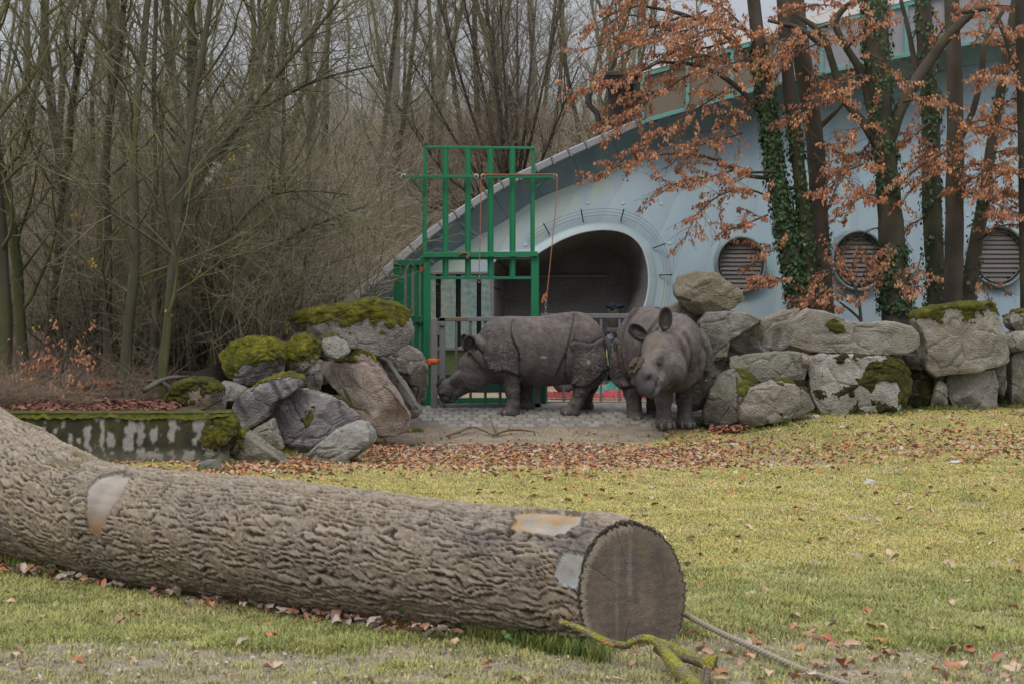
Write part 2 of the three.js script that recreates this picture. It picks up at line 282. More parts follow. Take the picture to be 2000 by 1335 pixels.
// roof edge: coping on a recessed dark fascia, roof behind
const EDGED = 36.0;
const EDGE = smoothPoly([[548, 690], [610, 645], [672, 597], [705, 570], [760, 525], [830, 464], [900, 414], [985, 360], [1040, 333], [1115, 298], [1160, 278], [1225, 250], [1257, 238], [1347, 209], [1480, 172], [1600, 142], [1757, 110], [1890, 83], [2010, 63], [2120, 48]], false, 240).map(([x, y]) => { const p = wallPt(x, y); return at(x, y, WD0 + LEAN * Math.max(0, p[1]) - .55); });
{
  const n = EDGE.length, per = 5;
  const inner = EDGE.map((p, i) => { const t = TOP[Math.round(i / (n - 1) * (TOP.length - 1))]; return null; });
  // inner line: the point of the wall top straight below-inwards
  const innerPt = (p, i) => { const a = EDGE[Math.max(0, i - 1)], b = EDGE[Math.min(n - 1, i + 1)], t = b.clone().sub(a).setZ(0).normalize(), nn = V(t.y, -t.x, 0); let lo = 0, hi = 3; for (let q = 0; q < 30; q++) { const m = (lo + hi) / 2, x = p.x + nn.x * m, y = p.y + nn.y * m; y > topY(x) ? lo = m : hi = m; } const x = p.x + nn.x * hi, y = p.y + nn.y * hi; return V(x, y, wz(y, -.03)); };
  const inn = EDGE.map(innerPt);
  for (let i = 0, s = 0; i < n - 1; i += 12, s++) {
    const b = new MB(), e = Math.min(n - 1, i + 12);
    b.grid(8, 10, (u, v) => { const q = lerp(i + .06, e - .06, u), k = Math.min(n - 2, Math.floor(q)), f = q - k, o = EDGE[k].clone().lerp(EDGE[k + 1], f), p = inn[k].clone().lerp(inn[k + 1], f), w = o.lerp(p, v); const st = fbm(w.x * 3, w.y * 1.1, 4, 4);
      return [w.x, w.y, w.z - .08 * Math.sin(v * Math.PI), mul3(mix3([.20, .30, .355], [.25, .30, .26], clamp(st * 1.6 + (1 - sstep(-3, 0, w.x)) * .3, 0, .7)), .95 + st * .5), w.x, w.y]; });
    mesh('fascia_panel', local(b.geo(), building), M.wall, building);
  }
  const mc = [std({ color: new THREE.Color().setRGB(.36, .365, .39), roughness: .5, map: rep(grainMap, 2) }), std({ color: new THREE.Color().setRGB(.27, .28, .29), roughness: .6, map: rep(grainMap, 2) })];
  for (let i = 0, s = 0; i + per < n; i += per, s++) {
    const a = EDGE[i].clone(), b = EDGE[i + per].clone(), t = b.clone().sub(a).normalize();
    a.addScaledVector(t, .012); b.addScaledVector(t, -.006); a.z += .04; b.z += .04;
    mesh('coping_segment', local(bar(a, b, .15, .34, .03), building), mc[0], building);
    const c = a.clone().addScaledVector(t, .02); c.z += .002;
    mesh('coping_joint', local(bar(a.clone().addScaledVector(t, -.014), a.clone().addScaledVector(t, .03), .165, .355, .01), building), mc[1], building);
  }
  const r = new MB();
  r.grid(60, 8, (u, v) => { const q = u * (n - 1), k = Math.min(n - 2, Math.floor(q)), p = EDGE[k].clone().lerp(EDGE[k + 1], q - k); return [p.x + v * 1.5, p.y - .03 - .25 * v * v, p.z - .1 - v * 7, [.3, .29, .27]]; });
  mesh('roof', local(r.geo(), building), M.dark, building);
}
// entrance: rim, soffit panels, back wall, floor
{
  const n = ARCH.length, cen = [1.1, 1.4];
  const offs = (i, d) => { const [ax, ay] = ARCH[Math.max(0, i - 1)], [bx, by] = ARCH[Math.min(n - 1, i + 1)], l = Math.hypot(bx - ax, by - ay); return [ARCH[i][0] - (by - ay) / l * d, ARCH[i][1] + (bx - ax) / l * d]; };
  const rim = new MB(), prof2 = [[-.005, -.05], [-.01, .045], [.012, .06], [.03, .05], [.08, .03], [.14, .016], [.17, -.01]];
  rim.grid(n - 1, prof2.length - 1, (u, v) => { const i = Math.round(u * (n - 1)), [d, o] = prof2[Math.round(v * (prof2.length - 1))], w = i < 26 ? .12 : 1, [x, y] = offs(i, d * w); return [x, y, wz(y, o + .012), d < .02 ? [.40, .46, .48] : mul3([.29, .37, .39], 1 + .3 * fbm(x * 4, y * 4, 1, 3)), x, y]; });
  mesh('arch_rim', local(rim.geo(), building), M.wall, building);
  const DEPTH = 1.7, shrink = .86;
  for (let i = 0; i < n - 1; i += 3) {
    const e = Math.min(n - 1, i + 3), b = new MB();
    b.grid(3, 6, (u, v) => { const q = lerp(i, e, u), k = Math.min(n - 2, Math.floor(q)), f = q - k, x = lerp(ARCH[k][0], ARCH[k + 1][0], f), y = lerp(ARCH[k][1], ARCH[k + 1][1], f), s = lerp(1, shrink, v); const X = cen[0] + (x - cen[0]) * s, Y = y < .3 ? y : cen[1] + (y - cen[1]) * lerp(1, .8, v), d = .03 * u;
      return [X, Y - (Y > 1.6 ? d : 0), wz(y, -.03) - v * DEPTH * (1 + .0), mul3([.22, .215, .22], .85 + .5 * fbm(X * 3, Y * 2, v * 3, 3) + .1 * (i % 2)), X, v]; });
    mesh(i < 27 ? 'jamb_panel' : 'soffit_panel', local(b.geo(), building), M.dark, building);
  }
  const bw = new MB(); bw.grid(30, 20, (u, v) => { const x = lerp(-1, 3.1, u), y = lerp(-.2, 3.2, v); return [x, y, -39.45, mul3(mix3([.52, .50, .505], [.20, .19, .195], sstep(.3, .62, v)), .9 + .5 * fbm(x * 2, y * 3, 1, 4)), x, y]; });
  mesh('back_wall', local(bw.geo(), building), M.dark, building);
  mesh('ledge', local(new RoundedBoxGeometry(1.9, .05, .08, 2, .01).translate(.95, 2.02, -39.4), building), std({ color: new THREE.Color().setRGB(.2, .2, .2) }), building);
  const wire = new MB(), brk = []; // guard wires over the arch
  for (const d of [.27, .33, .39]) { const pts = []; for (let i = 34; i <= 74; i++) { const [x, y] = offs(i, d + .02), w = (i - 34) / 40; pts.push(V(x, y, wz(y, .10 + .12 * w))); } wire.tube(pts, .0055, 5, [.22, .25, .26]); }
  mesh('guard_wire', local(wire.geo(), building), M.vc, building);
  for (const i of [40, 47, 54, 61, 66, 72, 76]) { const [x, y] = offs(i, .2), [x2, y2] = offs(i, .44); mesh('wire_bracket', local(bar(V(x, y, wz(y, .03)), V(x2, y2, wz(y2, .24)), .022, .022), building), M.black, building); }
}
// round louvred vents
const slatMat = [[.30, .27, .265], [.26, .235, .23], [.335, .305, .295]].map((c) => std({ color: new THREE.Color().setRGB(...c), map: rep(grainMap, 1), bumpMap: grainTex, bumpScale: .006 }));
VENTS.forEach((v, vi) => {
  const zf = wz(v.y, .32), r = v.r, fr = new MB();
  const prof3 = [[1.0, -.9], [1.0, .0], [.99, .05], [.94, .06], [.9, .05], [.88, .0], [.88, -.12], [.84, -.12], [.83, -.02], [.80, -.02], [.80, -.5]];
  fr.grid(64, prof3.length - 1, (u, w) => { const [q, o] = prof3[Math.round(w * (prof3.length - 1))], a = u * Math.PI * 2, nn = .9 + .4 * fbm(Math.cos(a) * 3, Math.sin(a) * 3, vi * 5 + w, 3); return [v.x + Math.cos(a) * r * q, v.y + Math.sin(a) * r * q * 1.12, zf + o * .9, mul3(w < .25 ? [.2, .28, .3] : [.25, .265, .26], nn)]; });
  const g = mesh('vent', local(fr.geo(), building), M.wall, building);
  const ns = 11, hh = r * .8 * 1.12;
  for (let k = 0; k < ns; k++) { const y = -hh + (k + .5) * 2 * hh / ns, w = Math.sqrt(Math.max(.01, 1 - (y / hh) ** 2)) * r * .8; const s = new RoundedBoxGeometry(2 * w, 2 * hh / ns * 1.0, .022, 2, .008).rotateX(-.42).translate(v.x, v.y + y, zf - .1); mesh('slat', local(s, building), slatMat[(k * 2 + vi) % 3], g); }
  mesh('backing', local(new THREE.CylinderGeometry(r * .8, r * .8, .02, 40).rotateX(Math.PI / 2).scale(1, 1.12, 1).translate(v.x, v.y, zf - .25), building), M.black, g);
});
// pale sliding door with dark slots, left of the entrance
{
  const P = (x, y, d) => at(x, y, d), D = 36.2, mats = std({ vertexColors: true, roughness: .4, map: rep(grainMap, .5) });
  const door = mesh('door_frame', local(merged(bar(P(800, 533, D), P(964, 533, D), .045, .1), bar(P(962, 500, D), P(962, 690, D), .05, .14), bar(P(806, 680, D), P(966, 680, D), .06, .1)), building), M.steel, building);
  for (const [a, b] of [[806, 851], [861, 890], [900, 931], [940, 960]]) { const m = new MB(); m.grid(6, 16, (u, v) => { const p = P(lerp(a, b, u), lerp(678, 536, v), D), n = fbm(p.x * 2, p.y * 1.2, 7, 4); return [p.x, p.y, p.z, mul3(mix3([.30, .43, .42], [.34, .38, .25], clamp(.25 + n * 1.3 + (a < 820 ? .35 : 0), 0, .8)), .95 + n * .4), p.x, p.y]; }); mesh('door_panel', local(m.geo(), building), mats, door); }
  mesh('door_slot', local(new THREE.BoxGeometry(1.45, 1.42, .05).translate(-1.09, 1.38, -D - .12), building), M.black, door);
  const pl = new MB(); pl.grid(20, 10, (u, v) => { const p = P(lerp(800, 968, u), lerp(748, 683, v), D + .02), n = fbm(p.x * 4, p.y * 3, 3, 4); return [p.x, p.y, p.z, mul3(mix3([.2, .22, .15], [.14, .19, .06], clamp(.5 + n * 2, 0, 1)), .9 + n * .5), p.x, p.y]; });
  mesh('plinth', local(pl.geo(), building), M.rock, building);
}
// turquoise framed skylight windows along the roof
{
  const D = 37.2, bot = [[1255, 243], [1343, 217], [1430, 192], [1515, 168], [1605, 147], [1690, 129], [1770, 112], [1850, 97], [1930, 82], [2020, 66]], top = [[1255, 147], [1343, 121], [1430, 96], [1515, 72], [1605, 50], [1690, 28], [1770, 8], [1850, -12], [1930, -30], [2020, -52]];
  const tq = std({ color: new THREE.Color().setRGB(.19, .46, .42), roughness: .5, map: rep(grainMap, 2) });
  const fr = []; bot.forEach(([x, y], i) => { fr.push(bar(at(x, y, D), at(x, top[i][1], D), .07, .08)); if (i) { const [px, py] = bot[i - 1]; fr.push(bar(at(px, py - 5, D), at(x, y - 5, D), .075, .075), bar(at(px, top[i - 1][1], D), at(x, top[i][1], D), .09, .09)); } });
  const w = mesh('skylight_frame', local(merged(fr), building), tq, building);
  const glass = [std({ color: new THREE.Color().setRGB(.20, .165, .125), roughness: .5 }), std({ color: new THREE.Color().setRGB(.31, .305, .335), roughness: .2 })];
  for (let i = 0; i < bot.length - 1; i++) { const b = new MB(), q = [at(bot[i][0] + 3, bot[i][1] - 6, D + .02), at(bot[i + 1][0] - 3, bot[i + 1][1] - 6, D + .02), at(bot[i + 1][0] - 3, top[i + 1][1] + 3, D + .02), at(bot[i][0] + 3, top[i][1] + 3, D + .02)].map((p) => b.v(p.x, p.y, p.z)); b.quad(...q); mesh('pane', local(b.geo(), building), glass[i < 3 ? 0 : 1], w); }
  const rf = new MB(); rf.grid(9, 3, (u, v) => { const i = Math.min(8, Math.floor(u * 9)), f = u * 9 - i, p = at(lerp(top[i][0], top[i + 1][0], f), lerp(top[i][1], top[i + 1][1], f), D - .06); return [p.x + v * .6, p.y + .05 + v * .8, p.z - v * 5, [.42, .38, .34]]; });
  mesh('skylight_roof', local(rf.geo(), building), M.dark, building);
  const sd = new MB(); const s = [at(1255, 243, D), at(1255, 147, D), at(1255, 147, D).add(V(.5, .7, -5)), at(1255, 243, D).add(V(.5, 0, -5))].map((p) => sd.v(p.x, p.y, p.z, [.3, .28, .3])); sd.quad(...s); mesh('skylight_side', local(sd.geo(), building), M.dark, building);
}
{ // dark shelter with a drain pipe beyond the roof edge
  const g = group('shelter', ...at(1185, 240, 41).toArray()), br = std({ color: new THREE.Color().setRGB(.05, .042, .045), roughness: .7 }), D = 41;
  tag(g, 'dark brown roofed shelter with drain pipe rising beyond the curved roof edge', 'shelter');
  mesh('roof', local(new RoundedBoxGeometry(.75, .1, 2, 2, .02).translate(...at(1215, 152, D).toArray()), g), br, g);
  mesh('gutter', local(bar(at(1180, 160, D - .9), at(1250, 160, D - .9), .09, .09), g), br, g);
  mesh('drain_pipe', local(new THREE.TubeGeometry(new THREE.CatmullRomCurve3([at(1188, 165, D), at(1152, 180, D), at(1152, 205, D), at(1166, 222, D), at(1166, 330, D), at(1166, 420, D)]), 30, .06, 8), g), br, g);
  mesh('post', local(bar(at(1245, 155, D), at(1245, 420, D), .14, .14), g), std({ color: new THREE.Color().setRGB(.28, .26, .29) }), g);
  mesh('wall', local(new THREE.BoxGeometry(.6, 4, .1).translate(...at(1215, 330, D + .6).toArray()), g), std({ color: new THREE.Color().setRGB(.12, .095, .08) }), g);
}
// ---------------------------------------------------------------- green steel lift gate and cage
{
  const D = 32, P = (x, y, d = D) => at(x, y, d), s = D / FPX;
  const g = group('lift_gate_cage', ...V((937 - 1000) * s, gh(-.5, -D), -D).toArray());
  tag(g, 'bright green steel gate frame with raised barred lift gate, pulley arms and side cage', 'gate frame');
  const L = (geo) => local(geo, g), mk = (name, geo, mat = M.green, parent = g) => mesh(name, L(geo), mat, parent);
  // posts: wide box sections below, slender guides above
  mk('post', bar(P(834, 800), P(834, 498), 14 * s, .14)); mk('post', bar(P(1045, 800), P(1045, 494), 15 * s, .14));
  mk('post_flange', bar(P(824, 800, D + .1), P(824, 502, D + .1), 5 * s, .1)); mk('post_flange', bar(P(1039, 800, D + .08), P(1039, 500, D + .08), 4 * s, .1));
  mk('guide_post', bar(P(830, 500), P(830, 286), 7 * s, .07)); mk('guide_post', bar(P(1041, 497), P(1041, 286), 7 * s, .07));
  mk('guide_post', bar(P(829, 500, D + .07), P(829, 350, D + .07), 8 * s, .05)); mk('guide_post', bar(P(1040, 497, D + .07), P(1040, 344, D + .07), 8 * s, .05));
  mk('crossbeam', bar(P(827, 498, D - .09), P(1050, 496, D - .09), 10 * s, .1)); mk('crossbeam', bar(P(829, 505.5, D - .05), P(1048, 504, D - .05), 5 * s, .06));
  // lifted gate leaf
  const lift = group('x'); scene.remove(lift); delete used.x; lift.name = 'lift_gate'; lift.position.set(0, 0, 0); g.add(lift);
  lift.position.set(0, 0, 0);
  for (const x of [870, 914, 958, 1001]) mesh('gate_bar', L(new THREE.CylinderGeometry(5.9 * s, 5.9 * s, 252 * s, 20).translate(...P(x, 416, D - .01).toArray())), M.green, lift);
  mesh('gate_rail', L(bar(P(831, 287, D - .02), P(1044, 289, D - .02), 5 * s, .06)), M.green, lift);
  mesh('gate_rail', L(bar(P(836, 543, D - .02), P(1040, 543, D - .02), 5 * s, .07)), M.green, lift);
  // pulley arms with wheels
  const white = std({ color: new THREE.Color().setRGB(.45, .44, .43), roughness: .4 });
  for (const [a, b] of [[788, 930], [944, 1084]]) {
    mk('pulley_arm', bar(P(a + 4, 345, D - .16), P(b - 4, 344.5, D - .16), 6 * s, .07));
    for (const x of [a, b]) { const w = mk('pulley_wheel', new THREE.TorusGeometry(4 * s, 1.5 * s, 8, 24).translate(...P(x, 344.5, D - .17).toArray()), white); mk('hub', new THREE.CylinderGeometry(3 * s, 3 * s, .07, 16).rotateX(Math.PI / 2).translate(...P(x, 344.5, D - .17).toArray()), M.steel, w); mk('axle', new THREE.CylinderGeometry(1.3 * s, 1.3 * s, .1, 10).rotateX(Math.PI / 2).translate(...P(x, 344.5, D - .17).toArray()), M.black, w); }
  }
  mk('brace', bar(P(802, 349, D - .1), P(829, 374, D - .1), 3.5 * s, .04)); mk('brace', bar(P(1071, 347, D - .1), P(1046, 366, D - .1), 3.5 * s, .04));
  // side wing with grey panels, receding to the left-hand end
  const A = P(828, 800), B = V((772 - 1000) * 33.3 / FPX, 0, -33.3), q = (t, y0) => { const p = A.clone().lerp(B, t); p.y = y0; return p; };
  const yT = CAMH - (510 - 512) * s, yM = CAMH - (624 - 512) * s;
  mk('wing_rail', bar(q(0, yT - .02), q(1, yT - .02), .09, .09)); mk('wing_rail', bar(q(0, yM), q(1, yM), .1, .1)); mk('wing_rail', bar(q(0, .12), q(1, .12), .1, .1));
  for (const t of [.24, .5, .76]) { mk('wing_post', bar(q(t, -.05), q(t, yT + .03), .085, .1)); }
  mk('wing_post', bar(q(1, -.05), q(1, yT + .03), .06, .1)); mk('wing_post', bar(q(.9, -.05), q(.9, yT + .01), .075, .08));
  const grey = std({ color: new THREE.Color().setRGB(.36, .35, .36), roughness: .6, map: rep(grainMap, 1) });
  for (const [t0, t1] of [[.03, .2], [.28, .46], [.54, .72]]) for (const [ya, yb] of [[.2, yM - .06], [yM + .06, yT - .09]]) { const m = new MB(); const c = [q(t0, ya), q(t1, ya), q(t1, yb), q(t0, yb)].map((p) => m.v(p.x, p.y, p.z - .03, [1, 1, 1], p.x * 3, p.y)); m.quad(...c); mk('wing_panel', m.geo(), grey); }
  const red = std({ color: new THREE.Color().setRGB(.5, .05, .03), roughness: .5 });
  mk('latch', merged(bar(P(823, 521, D - .1), P(823, 531, D - .1), .035, .05), bar(P(820, 524, D - .1), P(824, 524, D - .1), .02, .04)), red);
  mk('latch', bar(P(772, 544, 33.1), P(772, 549, 33.1), .04, .05), red);
  // floor of the cage: dark green plates behind the low gate
  mk('floor_plate', new RoundedBoxGeometry(1.75, .3, .05, 2, .01).translate(-.52, .33, -D - .3), M.greenDark);
  mk('floor_beam', bar(P(846, 782, D + .1), P(1050, 782, D + .1), .1, .08), M.green);
  mk('rear_post', bar(P(1056, 800, D + .35), P(1056, 700, D + .35), .16, .1), M.greenDark);
  mk('rear_panel', new RoundedBoxGeometry(.62, .5, .05, 2, .01).translate(at(985, 705, D + .5).x, .45, -D - .5), M.greenDark);
  // ropes and chain (hang on the gate, things of their own)
  const rope = std({ color: new THREE.Color().setRGB(.42, .16, .09), roughness: .9 });
  const rp = (pts, label) => { const o = mesh('rope', new THREE.TubeGeometry(new THREE.CatmullRomCurve3(pts, false, 'catmullrom', .1), 60, .0085, 6), rope); tag(o, label, 'rope'); return o; };
  rp([P(944, 341, D - .2), P(1084, 340, D - .2), P(1088.5, 344, D - .2), P(1087, 390, D - .2), P(1078, 480, D - .2), P(1070, 560, D - .2), P(1067, 583, D - .2)], 'orange rope running over the pulley arm and down past the arched entrance');
  rp([P(944, 341, D - .22), P(939.5, 345, D - .22), P(939, 400, D - .22), P(937.5, 470, D - .22), P(936, 534, D - .22)], 'orange rope hanging straight down between the bars of the lift gate');
  tag(mesh('rope_knot', new THREE.TubeGeometry(new THREE.CatmullRomCurve3([P(1067, 590, D - .2), P(1062, 583, D - .2), P(1059, 592, D - .2), P(1064, 576, D - .2), P(1068, 580, D - .2), P(1066, 572, D - .2)]), 30, .02, 6), rope), 'knotted orange rope end above the hanging chain', 'rope knot');
  const chain = (x, y0, n, dD, label) => { const c = group('chain', ...P(x, y0, D - dD).toArray()); tag(c, label, 'chain'); for (let k = 0; k < n; k++) { const l = mesh('link', new THREE.TorusGeometry(.026, .008, 6, 14).scale(.75, 1.25, 1), M.steel, c); l.position.y = -k * .05; l.rotation.y = k % 2 ? 1.4 : .2; } };
  chain(1066, 585, 7, .2, 'short steel chain hanging from the orange rope above the rhino back'); chain(936, 536, 3, .22, 'short chain of steel links holding up the lift gate bottom rail');
  { // twisted bark scrap on the beam
    tag(mesh('twig', new THREE.TubeGeometry(new THREE.CatmullRomCurve3([P(897, 498, D - .15), P(906, 494, D - .17), P(914, 496, D - .17), P(911, 505, D - .18), P(918, 498, D - .16)]), 20, .018, 6), M.rust), 'short curled brown twig caught on the green crossbeam', 'twig');
  }
}
// low grey steel gate in front of the cage
{
  const D = 31.42, P = (x, y, d = D) => at(x, y, d), s = D / FPX;
  const g = group('low_gate', ...V((960 - 1000) * s, gh(-.3, -D), -D).toArray()); tag(g, 'low grey steel barred gate with rusty top rail behind the smaller rhino', 'gate');
  const mk = (name, geo, mat = M.steel) => mesh(name, local(geo, g), mat, g);
  mk('frame_post', bar(P(864, 798), P(864, 620), 12 * s, .08)); mk('top_rail', bar(P(858, 624), P(1056, 622), 8 * s, .08));
  tag(mk('top_rail', bar(P(871, 623.4, D - .006), P(914, 623, D - .006), 6.5 * s, .075), M.rust), 'rusty stretch of the top rail');
  mk('bottom_rail', bar(P(866, 793), P(1058, 791), 10 * s, .08)); mk('frame_post', bar(P(1050, 795), P(1050, 620), 11 * s, .08));
  for (const x of [891, 919, 948, 977, 1005, 1030]) mk('gate_bar', new THREE.CylinderGeometry(2.7 * s, 2.7 * s, 166 * s, 12).translate(...P(x, 708).toArray()));
  mk('hinge', bar(P(856, 655, D - .05), P(856, 628, D - .05), .03, .05)); mk('hinge', bar(P(859, 636, D - .045), P(868, 637, D - .045), .012, .05), M.black); mk('hinge', bar(P(859, 772, D - .045), P(868, 773, D - .045), .012, .05), M.black);
  const post = tag(mesh('gate_post', merged(bar(P(848, 800), P(848, 622), 13 * s, .14, .01), bar(P(840, 730, D + .05), P(840, 640, D + .05), .03, .05)), std({ color: new THREE.Color().setRGB(.27, .25, .23), map: rep(grainMap, 1), roughness: .85 })), 'weathered grey upright post beside the low gate hinge', 'post');
  const band = new THREE.TorusGeometry(9 * s, .022, 6, 28).rotateX(Math.PI / 2).scale(1, 2.1, 1.0);
  tag(mesh('strap', merged(band.translate(...P(847, 704, D).toArray()), bar(P(839, 706, D - .09), P(832, 708, D - .04), .085, .02)), std({ color: new THREE.Color().setRGB(.75, .16, .035), roughness: .6 })), 'orange strap wrapped around the grey gate post', 'strap');
}
// low grey fence behind the rhinos
{
  const D = 32.55, P = (x, y, d = D) => at(x, y, d), s = D / FPX;
  const g = group('fence', ...V((1150 - 1000) * s, 0, -D).toArray()); tag(g, 'low grey steel rail fence across the arched entrance between the two rhinos', 'fence');
  const mk = (name, geo, mat = M.steel) => mesh(name, local(geo, g), mat, g);
  mk('top_rail', bar(P(1056, 617), P(1300, 617), 8.5 * s, .07)); mk('bottom_rail', bar(P(1058, 788), P(1300, 787), 9 * s, .08));
  mk('post', bar(P(1063, 796), P(1063, 614), 13 * s, .1)); mk('post', bar(P(1300, 796), P(1300, 612), 12 * s, .1));
  for (const x of [1101, 1137, 1174, 1210, 1247]) mk('fence_bar', bar(P(x, 785), P(x, 620), 5 * s, .04, .01));
}
// things lying behind the fence
{
  const D = 33.6, P = (x, y, d = D) => at(x, y, d);
  const ty = mesh('tyre', new THREE.TorusGeometry(.165, .075, 16, 40).rotateY(.5).translate(...P(1103, 740, 33.4).toArray()), std({ color: new THREE.Color().setRGB(.10, .10, .10), roughness: .7, bumpMap: grainTex, bumpScale: .01 })); tag(ty, 'dark grey rubber ring hanging behind the fence under the rhino belly', 'rubber ring');
  const rg = new MB(), red = [.5, .045, .05];
  const strip = (x0, x1, y, h, ph, D) => rg.grid(50, 6, (u, v) => { const p = P(lerp(x0, x1, u), y, D), w = v * 2 - 1; return [p.x, .03 + h * (1 - w * w) + .02 * n3(u * 14, v * 2, ph), p.z + w * .11 + .05 * n3(u * 6, ph), mul3(red, .85 + .4 * n3(u * 20, v * 4))]; });
  strip(1066, 1130, 775, .1, 1, 33.3); strip(1150, 1262, 778, .09, 5, 33.2); strip(1180, 1262, 768, .1, 9, 33.75);
  tag(mesh('red_hose', rg.geo(), std({ vertexColors: true, roughness: .5 })), 'flat red hose lying on the sand behind the fence', 'hose');
  const tl = new MB(); // teal tarpaulin, crumpled
  tl.grid(46, 40, (u, v) => { const x = lerp(1168, 1236, u), hgt = (.62 * Math.exp(-(((u - .72) / .28) ** 2)) * (1 - v * .55) + .1) * (1 - .7 * v), f = fbm(u * 5, v * 4, 2, 4); const p = P(x, 780, 34.1); return [p.x + .06 * f, Math.max(.02, hgt + .16 * f * (1.1 - v)), -34.5 + v * .75 + .1 * f, mul3([.07, .32, .28], .9 + .8 * f)]; });
  tag(mesh('tarpaulin', tl.geo(), std({ vertexColors: true, roughness: .55, side: THREE.DoubleSide })), 'crumpled teal tarpaulin heaped on the sand behind the fence', 'tarpaulin');
  const pl = new MB();
  pl.grid(40, 40, (u, v) => { const p = P(lerp(1180, 1250, u), lerp(648, 742, v), 35), f = fbm(u * 4, v * 5, 8, 4), w = v > .4 ? [.03, .07, .05] : [.09, .1, .13]; return [p.x, p.y, p.z + .2 * f, mul3(w, .9 + f)]; });
  tag(mesh('plastic_sheet', pl.geo(), std({ vertexColors: true, roughness: .22, side: THREE.DoubleSide })), 'dark wrinkled plastic sheet stretched upright behind the fence', 'plastic sheet');
  tag(mesh('strut', bar(P(1186, 704, 34.4), P(1206, 742, 34.4), .05, .05), std({ color: new THREE.Color().setRGB(.16, .36, .34) })), 'slanting pale teal strut beside the dark plastic sheet', 'strut');
  tag(mesh('beam', bar(P(1184, 682, 34.7), P(1206, 663, 34.7), .035, .05), M.steel), 'thin grey bar slanting across the dark plastic sheet', 'bar');
  const sk = mesh('sandbag', new THREE.SphereGeometry(.2, 24, 16).scale(1.1, .7, .7).translate(...P(1192, 697, 34.9).toArray()), std({ color: new THREE.Color().setRGB(.33, .3, .13) })); tag(sk, 'small olive yellow sack behind the fence', 'sack');
  // bucket of gloves in the entrance
  const b = group('bucket', ...P(1200, 603, 37.4).toArray()); tag(b, 'dark bucket with blue cloth over it standing inside the arched entrance', 'bucket');
  mesh('bucket_body', new THREE.LatheGeometry([[.0, -.34], [.1, -.34], [.13, -.02], [.14, 0], [.12, 0], [.1, -.28]].map(([x, y]) => new THREE.Vector2(x, y)), 24), std({ color: new THREE.Color().setRGB(.10, .09, .085) }), b);
  const cl = new THREE.SphereGeometry(.15, 30, 20), cp = cl.attributes.position; for (let i = 0; i < cp.count; i++) { const x = cp.getX(i), y = cp.getY(i), z = cp.getZ(i), k = 1 + .5 * n3(x * 9, y * 9, z * 9); cp.setXYZ(i, x * k * 1.05, y * .55 * k + .03 + .25 * x * x * 4 * .15, z * k); } cl.computeVertexNormals();
  mesh('cloth', cl, std({ color: new THREE.Color().setRGB(.012, .016, .03) }), b);
  const st = tag(mesh('stand', bar(P(1200, 640, 37.4), P(1200, 760, 37.4), .3, .3, .03), std({ color: new THREE.Color().setRGB(.1, .095, .09) })), 'dark block under the bucket inside the entrance', 'block');
}
// thin metal railing in the woodland, far behind the boulders
{
  const D = 40, g = group('railing', ...at(550, 640, D).toArray()); tag(g, 'thin grey metal railing in the woodland behind the mossy boulders', 'railing');
  const mk = (n, geo) => mesh(n, local(geo, g), M.steel, g), bot = fh(-5, -D);
  mk('rail', bar(at(400, 600, D), at(700, 590, D - 1), .05, .05)); mk('rail', bar(at(400, 652, D), at(700, 650, D - 1), .04, .04));
  for (let k = 0; k < 13; k++) { const p = at(lerp(400, 700, k / 12), lerp(600, 590, k / 12), D - k / 12); mk('post', bar(p, V(p.x, bot - .1, p.z), .045, .045)); }
  mk('mesh_panel', merged([...Array(60).keys()].map((k) => { const p = at(lerp(402, 698, k / 59), lerp(600, 590, k / 59), D - k / 59); return bar(p, V(p.x, bot, p.z), .008, .008, .002); })));
}
